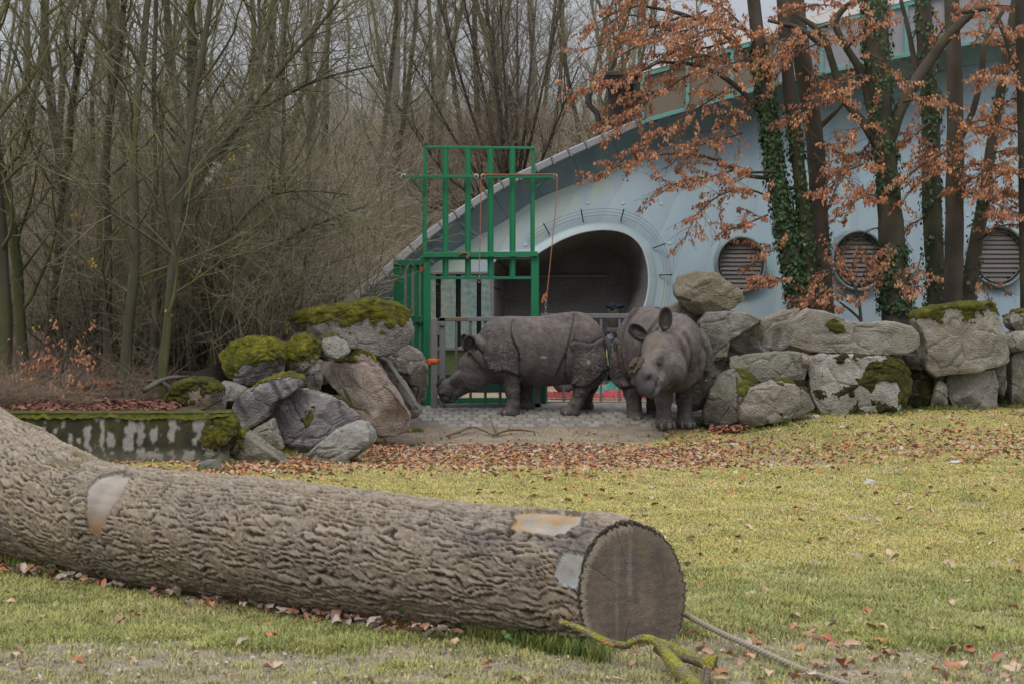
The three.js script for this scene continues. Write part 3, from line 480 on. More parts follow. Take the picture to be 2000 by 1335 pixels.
// ---------------------------------------------------------------- boulders
// outline (px), distance, thickness, stone colours, moss amount on top
function boulder(o) {
  const pts = o.pts, cx = pts.reduce((a, p) => a + p[0], 0) / pts.length, cy = pts.reduce((a, p) => a + p[1], 0) / pts.length, D = o.D, s = D / FPX, C = at(cx, cy, D), seed = o.seed;
  const g = group('boulder', C.x, C.y, C.z); tag(g, o.label, 'boulder', o.grp);
  const NA = 120, NB = 72, rad = new Float32Array(NA);
  for (let i = 0; i < NA; i++) { // outline radius in direction i, the polygon's edge
    const a = i / NA * Math.PI * 2, dx = Math.cos(a), dy = Math.sin(a); let R = 0;
    for (let k = 0; k < pts.length; k++) { const x1 = (pts[k][0] - cx) * s, y1 = -(pts[k][1] - cy) * s, q = pts[(k + 1) % pts.length], ex = (q[0] - cx) * s - x1, ey = -(q[1] - cy) * s - y1, den = dx * ey - dy * ex; if (Math.abs(den) < 1e-9) continue; const t = (x1 * ey - y1 * ex) / den, w = (x1 * dy - y1 * dx) / den; if (t > 0 && w >= -.001 && w <= 1.001) R = Math.max(R, t); }
    rad[i] = R || .05;
  }
  const T = o.t, e = o.e ?? .5, r = rngOf(seed * 31 + 5), facets = [];
  for (let k = 0; k < (o.facets ?? 7) + 4; k++) { const a = r() * 6.28, q = .15 + r() * .75; facets.push([Math.cos(a) * q, Math.sin(a) * q, Math.sqrt(1 - q * q), (.64 + r() * .24)]); }
  if (o.front) facets.push([...o.front, .62]);
  const Rm = Math.max(...rad), pos = [], col = [], nrm0 = [];
  const f = new MB(), mo = new MB();
  const P = (i, j) => {
    const a = i / NA * Math.PI * 2, ph = (j / NB - .5) * Math.PI, c = Math.cos(ph), sn = Math.sin(ph), R = rad[i % NA];
    const rr = R * Math.sign(c) * Math.abs(c) ** e, zz = T * Math.sign(sn) * Math.abs(sn) ** e; let x = Math.cos(a) * rr, y = Math.sin(a) * rr, z = zz;
    for (const [fx, fy, fz, k] of facets) { const nx = fx / Rm, ny = fy / Rm, nz = fz / T, l = nx * nx + ny * ny + nz * nz, d = nx * x + ny * y + nz * z; if (d > k) { const m = (d - k) / l * .92; x -= nx * m * 0; y -= ny * m * 0; z -= (d - k) / nz * .92; } }
    return [x, y, z];
  };
  const base = []; for (let j = 0; j <= NB; j++) for (let i = 0; i < NA; i++) base.push(P(i, j));
  const at2 = (i, j) => base[clamp(j, 0, NB) * NA + (i + NA) % NA];
  const A = o.col, B = o.col2 ?? mul3(A, .62), st = o.streak;
  const ids = [], mids = [], mask = [];
  for (let j = 0; j <= NB; j++) for (let i = 0; i < NA; i++) {
    const [x, y, z] = at2(i, j), p = at2(i + 1, j), q = at2(i - 1, j), t = at2(i, j + 1), b = at2(i, j - 1);
    let nx = (p[1] - q[1]) * (t[2] - b[2]) - (p[2] - q[2]) * (t[1] - b[1]), ny = (p[2] - q[2]) * (t[0] - b[0]) - (p[0] - q[0]) * (t[2] - b[2]), nz = (p[0] - q[0]) * (t[1] - b[1]) - (p[1] - q[1]) * (t[0] - b[0]);
    const l = Math.hypot(nx, ny, nz); if (l < 1e-9) { nx = 0; ny = 0; nz = Math.sign(z); } else { nx /= l; ny /= l; nz /= l; }
    const X = x * 3 + seed * 7.3, Y = y * 3 + seed * 3.1, Z = z * 3, n = fbm(X, Y, Z, 5), crack = cells(x * 2.6 + seed + .3 * n, y * 2.6 + .3 * n, z * 2.6, true), ridge = 1 - Math.abs(n3(X * .9 + 5, Y * .9, Z * .9)) * 2;
    const lay = st ? n3((x * st[0] + y * st[1]) * 9, (x * -st[1] + y * st[0]) * 1.2, seed) : 0;
    const d = .05 * n * (o.rough ?? 1) + .02 * Math.max(0, ridge - .3) + .022 * lay - .05 * Math.exp(-(((crack[1] - crack[0]) / .05) ** 2)) * (o.crack ?? .4);
    const vx = x + nx * d, vy = y + ny * d, vz = z + nz * d;
    const n2 = fbm(X * 2.2, Y * 2.2, Z * 2.2 + 4, 4), n4 = n3(X * 7, Y * 7, Z * 7), low = fbm(x * 1.1 + seed, y * 1.1, z + 3, 3);
    let c = mix3(A, B, clamp(.3 + low * 1.4 + n * .7 + (st ? lay * (o.sk ?? .8) : 0), 0, 1));
    c = mix3(c, [.44, .425, .40], clamp(sstep(.12, .34, n2) * (o.lichen ?? .5), 0, 1));
    c = mix3(c, [.045, .043, .04], clamp(sstep(.1, .3, fbm(X * 1.3 + 9, Y * .7, Z, 4)) * (o.stain ?? .45), 0, .8));
    if (o.tint) c = mix3(c, o.tint, clamp(sstep(-.05, .3, low + n * .3) * .6, 0, 1));
    c = mul3(c, .92 + n4 * .28 + n * .3);
    f.v(vx, vy, vz, c, vx + vz * .6, vy + vz * .3);
    let m = o.moss ? (o.moss(vx / Rm, vy / Rm, nx, ny, nz) + n * 1.15 + n4 * .22 + .12 * n3(X * 5, Y * 5, Z * 5)) : -1; mask.push(m);
    const mh = m > 0 ? .006 + .026 * Math.min(1, m * 1.8) * (1 + n4 * .9) + .016 * n3(X * 11, Y * 11, Z * 11) : -.03;
    const mt = mix3([.12, .125, .010], [.25, .235, .016], clamp(.45 + n2 * 2 + n4 * .5, 0, 1));
    mo.v(vx + nx * mh, vy + ny * mh, vz + nz * mh, mul3(mix3(mt, [.10, .085, .03], clamp(sstep(.1, .4, fbm(X * 2, Y * 2, Z + 7, 3)) + (1 - sstep(0, .25, m)) * .4, 0, .8)), o.mossk ?? 1), vx * 1 + vz, vy + vz);
  }
  for (let j = 0; j < NB; j++) for (let i = 0; i < NA; i++) { const a = j * NA + i, b = j * NA + (i + 1) % NA; f.quad(a, b, b + NA, a + NA); if (mask[a] > -.02 || mask[b] > -.02 || mask[a + NA] > -.02) mo.quad(a, b, b + NA, a + NA); }
  mesh('stone', f.geo(), M.rock, g);
  if (mo.i.length > 60) mesh('moss', mo.geo(), M.moss, g);
  return g;
}
const topMoss = (k, x0 = -9, x1 = 9) => (x, y, nx, ny, nz) => (ny * 1.0 + y * .35 - 1 + k) * (x > x0 && x < x1 ? 1 : -1);
const Z3 = (...a) => a.map(([x, y]) => [400 + x / 3.609, 560 + y / 3.609]), Z4 = (...a) => a.map(([x, y]) => [1300 + x / 2.857, 500 + y / 2.857]);
const GREY = [.30, .28, .255], TAN = [.36, .31, .245], PURP = [.29, .26, .255], PALE = [.42, .39, .34], OLIVE = [.27, .25, .195], WARM = [.33, .26, .20];
const STONES = [
  { label: 'long moss-topped boulder resting on top of the tilted slab', pts: Z3([596, 240], [650, 192], [800, 152], [1000, 130], [1200, 95], [1350, 132], [1440, 200], [1480, 310], [1440, 390], [1330, 462], [1230, 485], [1130, 442], [1000, 440], [900, 390], [790, 372], [640, 310]), D: 27.1, t: .55, col: [.33, .30, .27], lichen: .8, stain: .6, moss: (x, y, nx, ny) => ny * .7 + y * 2.2 - .12 - .6 * sstep(.5, .85, x + .15 * n3(x * 6, y * 6, 1)), seed: 1 },
  { label: 'round boulder fully capped with green moss, left end of the rock pile', pts: Z3([118, 480], [200, 405], [330, 370], [480, 375], [545, 420], [560, 520], [540, 610], [400, 650], [330, 692], [240, 670], [150, 590]), D: 25.6, t: .45, col: GREY, moss: (x, y, nx, ny) => ny * .9 + y * 1.2 + .28, seed: 2 },
  { label: 'brownish moss-covered boulder wedged behind the small lichen stone', pts: Z3([520, 450], [640, 352], [740, 358], [800, 400], [800, 500], [700, 590], [600, 612], [550, 570]), D: 26.0, t: .4, col: TAN, moss: (x, y, nx, ny) => ny * .6 + .22 + .3 * y, mossk: .85, seed: 3 },
  { label: 'small lichen-spotted stone tucked under the long mossy boulder', pts: Z3([785, 410], [850, 360], [930, 342], [990, 390], [1022, 450], [960, 500], [880, 510], [820, 512], [792, 470]), D: 26.3, t: .28, col: [.33, .315, .27], stain: .8, lichen: .8, moss: topMoss(-.1), seed: 4 },
  { label: 'small upright plain grey block between mossy boulder and tilted slab', pts: Z3([680, 580], [720, 520], [780, 508], [816, 520], [822, 640], [816, 728], [740, 718], [690, 660]), D: 26.0, t: .22, col: [.31, .295, .26], lichen: .3, stain: .2, seed: 5, facets: 3 },
  { label: 'big tilted tan and pinkish slab leaning in the middle of the pile', pts: Z3([815, 520], [870, 495], [960, 490], [1050, 442], [1110, 432], [1180, 470], [1250, 570], [1290, 650], [1380, 800], [1446, 910], [1420, 1010], [1330, 1056], [1230, 1046], [1160, 970], [1080, 900], [1000, 800], [900, 690], [840, 600]), D: 26.9, t: .42, e: .4, col: [.52, .44, .345], col2: [.36, .275, .24], tint: [.42, .31, .27], streak: [.75, .45], lichen: .25, stain: .2, front: [.28, .1, .95], moss: (x, y, nx, ny) => (y > .45 ? ny * .8 - .35 + y * .35 : -1), seed: 6 },
  { label: 'narrow grey slab leaning against the back of the tilted pinkish slab', pts: Z3([1230, 490], [1290, 520], [1400, 680], [1520, 860], [1500, 905], [1450, 925], [1380, 800], [1290, 660]), D: 27.9, t: .4, e: .45, col: [.30, .275, .225], seed: 7, lichen: .3, facets: 2 },
  { label: 'rounded boulder with pale lichen next to the green cage post', pts: Z3([1290, 510], [1360, 440], [1430, 405], [1520, 460], [1565, 560], [1562, 700], [1480, 690], [1390, 660], [1320, 570]), D: 29.5, t: .45, col: [.31, .275, .225], lichen: .6, stain: .5, seed: 8 },
  { label: 'low brown stone under the lichen boulder beside the cage post', pts: Z3([1380, 650], [1480, 680], [1557, 700], [1548, 795], [1500, 812], [1440, 760]), D: 29.6, t: .35, col: [.26, .21, .155], seed: 9, lichen: .2 },
  { label: 'dark striped angular boulder leaning over the end of the concrete wall', pts: Z3([192, 830], [290, 732], [400, 672], [500, 640], [600, 622], [680, 650], [690, 700], [560, 772], [500, 800], [460, 905], [380, 962], [240, 1007], [212, 940]), D: 24.5, t: .4, e: .5, col: [.33, .31, .305], col2: [.06, .057, .06], streak: [.85, .5], sk: 2.4, lichen: .2, stain: .2, front: [-.25, -.2, .9], moss: (x, y, nx, ny) => ny * .7 + .55 * y - .75, seed: 10 },
  { label: 'huge rounded purple-grey boulder in the front of the pile', pts: Z3([458, 860], [520, 790], [620, 732], [700, 720], [830, 745], [940, 780], [1000, 830], [1085, 920], [1060, 965], [960, 1010], [850, 1070], [750, 1170], [660, 1235], [630, 1262], [560, 1162], [510, 1060], [472, 970]), D: 24.9, t: .5, col: PURP, col2: [.19, .16, .158], lichen: .75, stain: .35, moss: (x, y, nx, ny) => (y > .3 ? ny * .6 - .55 : -.5 + .6 * Math.exp(-((x / .25) ** 2) - (((y - .1) / .18) ** 2))), mossk: .5, seed: 11 },
  { label: 'low wedge-shaped grey boulder lying at the front foot of the pile', pts: Z3([640, 1275], [680, 1200], [800, 1112], [940, 1002], [1080, 940], [1150, 950], [1187, 1010], [1192, 1085], [1150, 1125], [1060, 1180], [1000, 1220], [900, 1250], [780, 1280]), D: 24.2, t: .42, e: .5, col: [.38, .37, .32], col2: [.29, .275, .245], lichen: .35, stain: .12, front: [-.3, .35, .85], seed: 12 },
  { label: 'small pale tan stone wedged below the dark striped boulder', pts: Z3([312, 1020], [400, 968], [480, 932], [503, 1000], [548, 1130], [500, 1172], [450, 1142], [370, 1072]), D: 24.2, t: .25, e: .5, col: [.38, .345, .27], lichen: .3, stain: .2, seed: 13 },
  { label: 'broad brownish boulder with mossy shoulder at the foot of the concrete wall', pts: Z3([70, 1260], [95, 1150], [150, 1095], [210, 1035], [300, 1020], [380, 1080], [480, 1150], [595, 1250], [560, 1285], [400, 1300], [200, 1300]), D: 23.2, t: .35, col: [.29, .26, .195], lichen: .4, moss: (x, y, nx, ny) => (x < -.05 ? ny * .7 - .15 + .3 * y : ny * .3 - .7), seed: 14 },
  { label: 'flat pale wedge of stone under the moss-capped boulder', pts: Z3([118, 675], [220, 688], [295, 712], [255, 765], [195, 835], [165, 890], [142, 850]), D: 25.1, t: .3, e: .5, col: [.34, .325, .28], seed: 15, lichen: .2 },
  { label: 'mossy lichen-stained boulder sitting apart on the concrete wall', pts: [[322, 803], [330, 775], [350, 752], [376, 740], [410, 744], [433, 762], [440, 790], [436, 806]], D: 24.3, t: .35, col: [.27, .25, .22], tint: [.27, .15, .09], moss: (x, y, nx, ny) => ny * .7 + .05 - x * .35 + y * .4, mossk: .6, seed: 16 },
  { label: 'lichened boulder end bonded into the concrete wall beside the pile', pts: Z3([-30, 1270], [0, 1080], [30, 960], [90, 890], [165, 895], [215, 960], [215, 1030], [130, 1120], [60, 1290]), D: 22.95, t: .32, col: [.27, .27, .21], lichen: .8, moss: (x, y, nx, ny) => ny * .6 - .15 + .2 * x, mossk: .7, seed: 17 },
  { label: 'half-hidden dark stone low behind the fallen log', pts: [[372, 925], [392, 902], [420, 900], [440, 920], [430, 940], [380, 940]], D: 22.1, t: .25, col: [.17, .165, .15], seed: 18 },
  // right-hand wall
  { label: 'brown squarish boulder perched alone on top of the stone wall', pts: Z4([46, 175], [75, 118], [180, 88], [290, 95], [340, 142], [430, 190], [440, 240], [385, 282], [340, 302], [250, 318], [160, 327], [90, 272], [52, 222]), D: 30.6, t: .42, e: .5, col: [.29, .245, .165], col2: [.20, .175, .12], lichen: .15, stain: .15, seed: 21 },
  { label: 'flat stone directly under the perched boulder behind the larger rhino', pts: Z4([10, 280], [90, 262], [205, 322], [195, 410], [110, 360], [20, 330]), D: 30.9, t: .4, col: [.32, .285, .23], seed: 22 },
  { label: 'tall greenish grey stone nearest the larger rhino shoulder', pts: Z4([188, 372], [230, 318], [340, 308], [450, 314], [532, 356], [425, 420], [352, 470], [332, 562], [270, 582], [228, 532], [196, 450]), D: 30.2, t: .45, e: .5, col: [.28, .265, .215], col2: [.19, .185, .165], seed: 23 },
  { label: 'sloping slab-shaped stone between the greenish stone and the long top stone', pts: Z4([333, 500], [400, 420], [520, 358], [640, 308], [742, 298], [720, 400], [690, 500], [560, 547], [440, 542], [350, 522]), D: 30.5, t: .42, e: .5, col: [.27, .25, .205], col2: [.33, .25, .19], seed: 24 },
  { label: 'longest stone lying across the top of the wall with one moss patch', pts: Z4([630, 472], [640, 380], [720, 340], [790, 298], [900, 320], [1000, 352], [1080, 376], [1250, 364], [1370, 390], [1416, 440], [1416, 510], [1370, 542], [1200, 552], [1000, 546], [880, 537], [760, 517]), D: 30.4, t: .45, e: .45, col: [.36, .33, .27], col2: [.245, .225, .19], tint: [.36, .27, .19], lichen: .4, stain: .25, front: [.05, .3, .9], moss: (x, y, nx, ny) => -.55 + 1.1 * Math.exp(-(((x + .27) / .13) ** 2) - (((y - .1) / .13) ** 2)), mossk: .7, seed: 25 },
  { label: 'flat rectangular stone under the sloping slab, middle layer of the wall', pts: Z4([350, 562], [450, 546], [640, 530], [772, 540], [780, 620], [770, 682], [640, 692], [520, 702], [440, 642], [358, 622]), D: 30.1, t: .42, e: .4, col: [.31, .295, .235], col2: [.24, .225, .18], seed: 26, lichen: .3, stain: .15 },
  { label: 'fist-sized pinkish stone jammed between two large wall stones', pts: Z4([758, 550], [800, 544], [804, 620], [762, 618]), D: 29.95, t: .15, col: [.38, .31, .25], seed: 27 },
  { label: 'large round pale boulder with a ring of dark moss', pts: Z4([783, 600], [800, 560], [860, 540], [1000, 545], [1250, 558], [1330, 600], [1372, 690], [1350, 795], [1300, 870], [1150, 890], [960, 890], [850, 870], [808, 780]), D: 30.2, t: .5, e: .55, col: [.46, .435, .38], col2: [.36, .335, .29], lichen: .6, stain: .2, moss: (x, y, nx, ny) => { const d = Math.hypot(x - .5, (y + .16) * 1.1), w = n3(x * 3.2 + 4, y * 3.2, 2), w2 = n3(x * 8, y * 8, 7); return -.28 + .55 * sstep(-.25, .2, x + .25 * w) * (1 - sstep(.62, .8, d + .2 * w)) - .75 * (1 - sstep(.16, .30, d + .12 * w)) + .55 * w + .3 * w2; }, mossk: .42, seed: 28 },
  { label: 'broad low tan boulder in the bottom course beside the larger rhino', pts: Z4([376, 860], [400, 790], [480, 730], [600, 695], [700, 698], [790, 760], [832, 845], [740, 890], [600, 920], [450, 945], [390, 930]), D: 29.5, t: .5, e: .55, col: [.345, .31, .245], col2: [.27, .245, .20], lichen: .3, stain: .15, moss: (x, y, nx, ny) => (x > .1 ? ny * .6 - .42 : -1), mossk: .6, seed: 29 },
  { label: 'tall dark smooth stone standing behind the larger rhino leg', pts: Z4([214, 890], [240, 740], [300, 670], [380, 625], [470, 660], [517, 710], [450, 765], [392, 830], [398, 915], [300, 945], [218, 940]), D: 29.6, t: .4, e: .5, col: [.205, .195, .155], col2: [.15, .145, .125], lichen: .15, stain: .1, moss: (x, y, nx, ny) => (x > .15 ? ny * .8 - .35 : -1), mossk: .7, seed: 30 },
  { label: 'yellowish stone partly hidden behind the larger rhino', pts: Z4([120, 860], [150, 640], [212, 545], [350, 588], [335, 640], [262, 712], [225, 850]), D: 30.3, t: .4, col: [.30, .275, .195], seed: 31 },
  { label: 'dark mossy rounded stone in the gap after the ringed boulder', pts: Z4([1345, 645], [1450, 648], [1502, 720], [1485, 840], [1350, 870], [1320, 800]), D: 31.2, t: .4, col: [.12, .12, .08], moss: (x, y, nx, ny) => .2 + ny * .3, mossk: .28, seed: 32 },
  { label: 'small dark stone in the gap above the mossy rounded one', pts: Z4([1325, 552], [1400, 548], [1412, 622], [1355, 634]), D: 31, t: .3, col: [.21, .195, .15], seed: 33 },
  { label: 'big tilted pale block with thick moss draped over its top', pts: Z4([1378, 360], [1400, 322], [1500, 287], [1700, 265], [1800, 263], [1842, 330], [1882, 430], [1917, 580], [1885, 602], [1700, 642], [1490, 667], [1438, 620], [1428, 480], [1400, 420]), D: 30.9, t: .55, e: .42, col: [.40, .365, .30], col2: [.31, .28, .225], lichen: .4, stain: .15, front: [0, -.1, .97], moss: (x, y, nx, ny) => ny * .9 + y * 1.5 - .62 + .15 * Math.sin(x * 8), mossk: .8, seed: 34 },
  { label: 'square pale block supporting the tilted mossy block', pts: Z4([1580, 665], [1700, 640], [1822, 628], [1842, 700], [1847, 840], [1700, 855], [1600, 840], [1560, 740]), D: 31.1, t: .4, e: .38, col: [.38, .355, .31], col2: [.31, .29, .25], seed: 35, lichen: .4, stain: .12 },
  { label: 'small pointed pale stone standing in front of the square block', pts: Z4([1482, 830], [1492, 760], [1520, 692], [1566, 720], [1572, 835]), D: 30.9, t: .2, e: .5, col: [.40, .37, .31], seed: 36 },
  { label: 'narrow broken stone filling the gap right after the square block', pts: Z4([1828, 622], [1886, 608], [1884, 700], [1880, 780], [1840, 745]), D: 31.3, t: .3, col: [.34, .32, .27], seed: 37, e: .4 },
  { label: 'pale flat stone at the far end of the wall, middle layer', pts: Z4([1882, 450], [1940, 418], [2040, 425], [2060, 520], [1920, 524], [1890, 500]), D: 31.2, t: .4, col: [.41, .385, .33], seed: 38 },
  { label: 'large squared pale block at the far end of the wall, bottom layer', pts: Z4([1908, 560], [1930, 524], [2080, 520], [2090, 840], [1920, 842], [1912, 700]), D: 31.5, t: .45, e: .38, col: [.39, .37, .315], seed: 39, stain: .15 },
  { label: 'small moss-topped stone highest at the far end of the wall', pts: Z4([1908, 345], [1940, 312], [2060, 305], [2060, 425], [1940, 418], [1912, 390]), D: 31.3, t: .35, col: [.35, .325, .265], moss: topMoss(.35), seed: 40 },
  { label: 'dark stone at the base in the gap beside the far end block', pts: Z4([1840, 770], [1885, 760], [1918, 800], [1915, 850], [1845, 850]), D: 31.6, t: .25, col: [.13, .13, .08], moss: (x, y, nx, ny) => ny * .5 - .1, mossk: .5, seed: 41 },
];
STONES.forEach((s) => boulder({ grp: 'boulders of the stone walls', ...s }));
// earth packed behind the right-hand stones so that no light shows through the gaps
structure(mesh('ground', (() => { const b = new MB(); b.grid(50, 12, (u, v) => { const x = lerp(2.9, 10.5, u), y = lerp(-.3, .95, v); return [x, y, -31.95 - .3 * v + .1 * n3(x * 2, y * 3), mul3([.06, .05, .035], 1 + .5 * n3(x * 6, y * 6)), x, y]; }); return b.geo(); })(), M.litter));
{ const b = new MB(); b.grid(40, 12, (u, v) => { const q = lerp(23.7, 30, u), x = fedge(q) + .15 - .3 * v, y = lerp(-.4, .75 + .4 * Math.sin(u * 3), v); return [x - .25 * v, y, -q - .5, mul3([.045, .04, .03], 1 + .5 * n3(x * 6, y * 6)), q, y]; }); structure(mesh('ground', b.geo(), M.litter)); }
// mossy concrete retaining wall
{
  const D = 22.75, g = group('retaining_wall', -4.5, .2, -D); tag(g, 'low concrete retaining wall with dark moss stains and pale bare streaks', 'wall');
  const x0 = -10, x1 = -3.25, H = .57, f = new MB();
  const STREAK = [[150, 40, 930, 985], [230, 40, 960, 1010], [300, 22, 960, 1000], [375, 30, 970, 1010], [430, 26, 915, 965], [540, 24, 1030, 1075], [600, 46, 950, 1125], [700, 26, 915, 1150], [755, 48, 985, 1100], [700, 30, 1000, 1140], [880, 70, 960, 1140], [905, 60, 890, 1000], [962, 56, 900, 1165], [1055, 54, 955, 1095], [1180, 56, 895, 1115], [1385, 140, 890, 1090], [1290, 80, 1120, 1190], [1040, 60, 1120, 1180], [480, 30, 1000, 1050]].map(([x, w, a, b]) => [(x / 3.514 - 1000) * D / FPX, w / 3.514 * D / FPX, CAMH - (560 + a / 3.514 - 512) * D / FPX, CAMH - (560 + b / 3.514 - 512) * D / FPX]);
  const colr = (x, y) => { const n = fbm(x * 3, y * 2, 1, 4), n2 = fbm(x * 9, y * 7, 4, 4); let pale = sstep(.2, .34, n2 + n * .2); for (const [sx, w, ya, yb] of STREAK) { const e = 1 - Math.max(Math.abs(x - sx + .02 * n3(y * 14, sx * 3)) / (w * .5), Math.abs(y - (ya + yb) / 2) / ((ya - yb) * .52)); pale = Math.max(pale, sstep(-.05, .3, e * .8 + n2 * 1.3)); }
    let c = mix3([.032, .03, .018], [.07, .066, .032], clamp(.5 + n * 1.6, 0, 1)); c = mix3(c, [.07, .08, .018], clamp(sstep(.05, .35, n + (y / H - .6) * .8) * .8, 0, 1)); c = mix3(c, [.37, .355, .335], pale * .9); c = mix3(c, [.23, .22, .18], clamp(sstep(.15, .35, n2) * .7 + (1 - sstep(0, .2, y)) * .5, 0, .8)); return mul3(c, .9 + n2 * .5); };
  f.grid(420, 44, (u, v) => { const x = lerp(x0, x1, u), y = lerp(-.25, H, v), n = fbm(x * 4, y * 4, 2, 4); return [x, y, -D + .025 * n + (v > .95 ? -.02 : 0), colr(x, y), x, y]; });
  const b = f.n; f.grid(420, 4, (u, v) => { const x = lerp(x0, x1, u); return [x, H + .01 * n3(x * 5, v * 3), -D - .015 - v * .35, [.12, .09, .06], x, v]; });
  mesh('concrete', local(f.geo(), g), std({ vertexColors: true, bumpMap: rep(grainTex, 3), bumpScale: .006, roughness: .95 }), g);
  const m = new MB(); m.grid(500, 10, (u, v) => { const x = lerp(x0, x1, u), n = n3(x * 9, v * 3), n2 = n3(x * 2, 3), a = v * Math.PI * .8, h = .035 + .02 * n2 + .015 * n, front = .06 * (1 - v) * (1 + n2 + .5 * n3(x * 14, 1)); return [x, H - front + Math.sin(a) * h, -D + .03 - v * .17 + .012 * n, mul3(mix3([.17, .185, .016], [.29, .28, .025], clamp(.4 + n, 0, 1)), 1 + .5 * n3(x * 30, v * 9)), x, v]; });
  mesh('moss', local(m.geo(), g), M.moss, g);
}
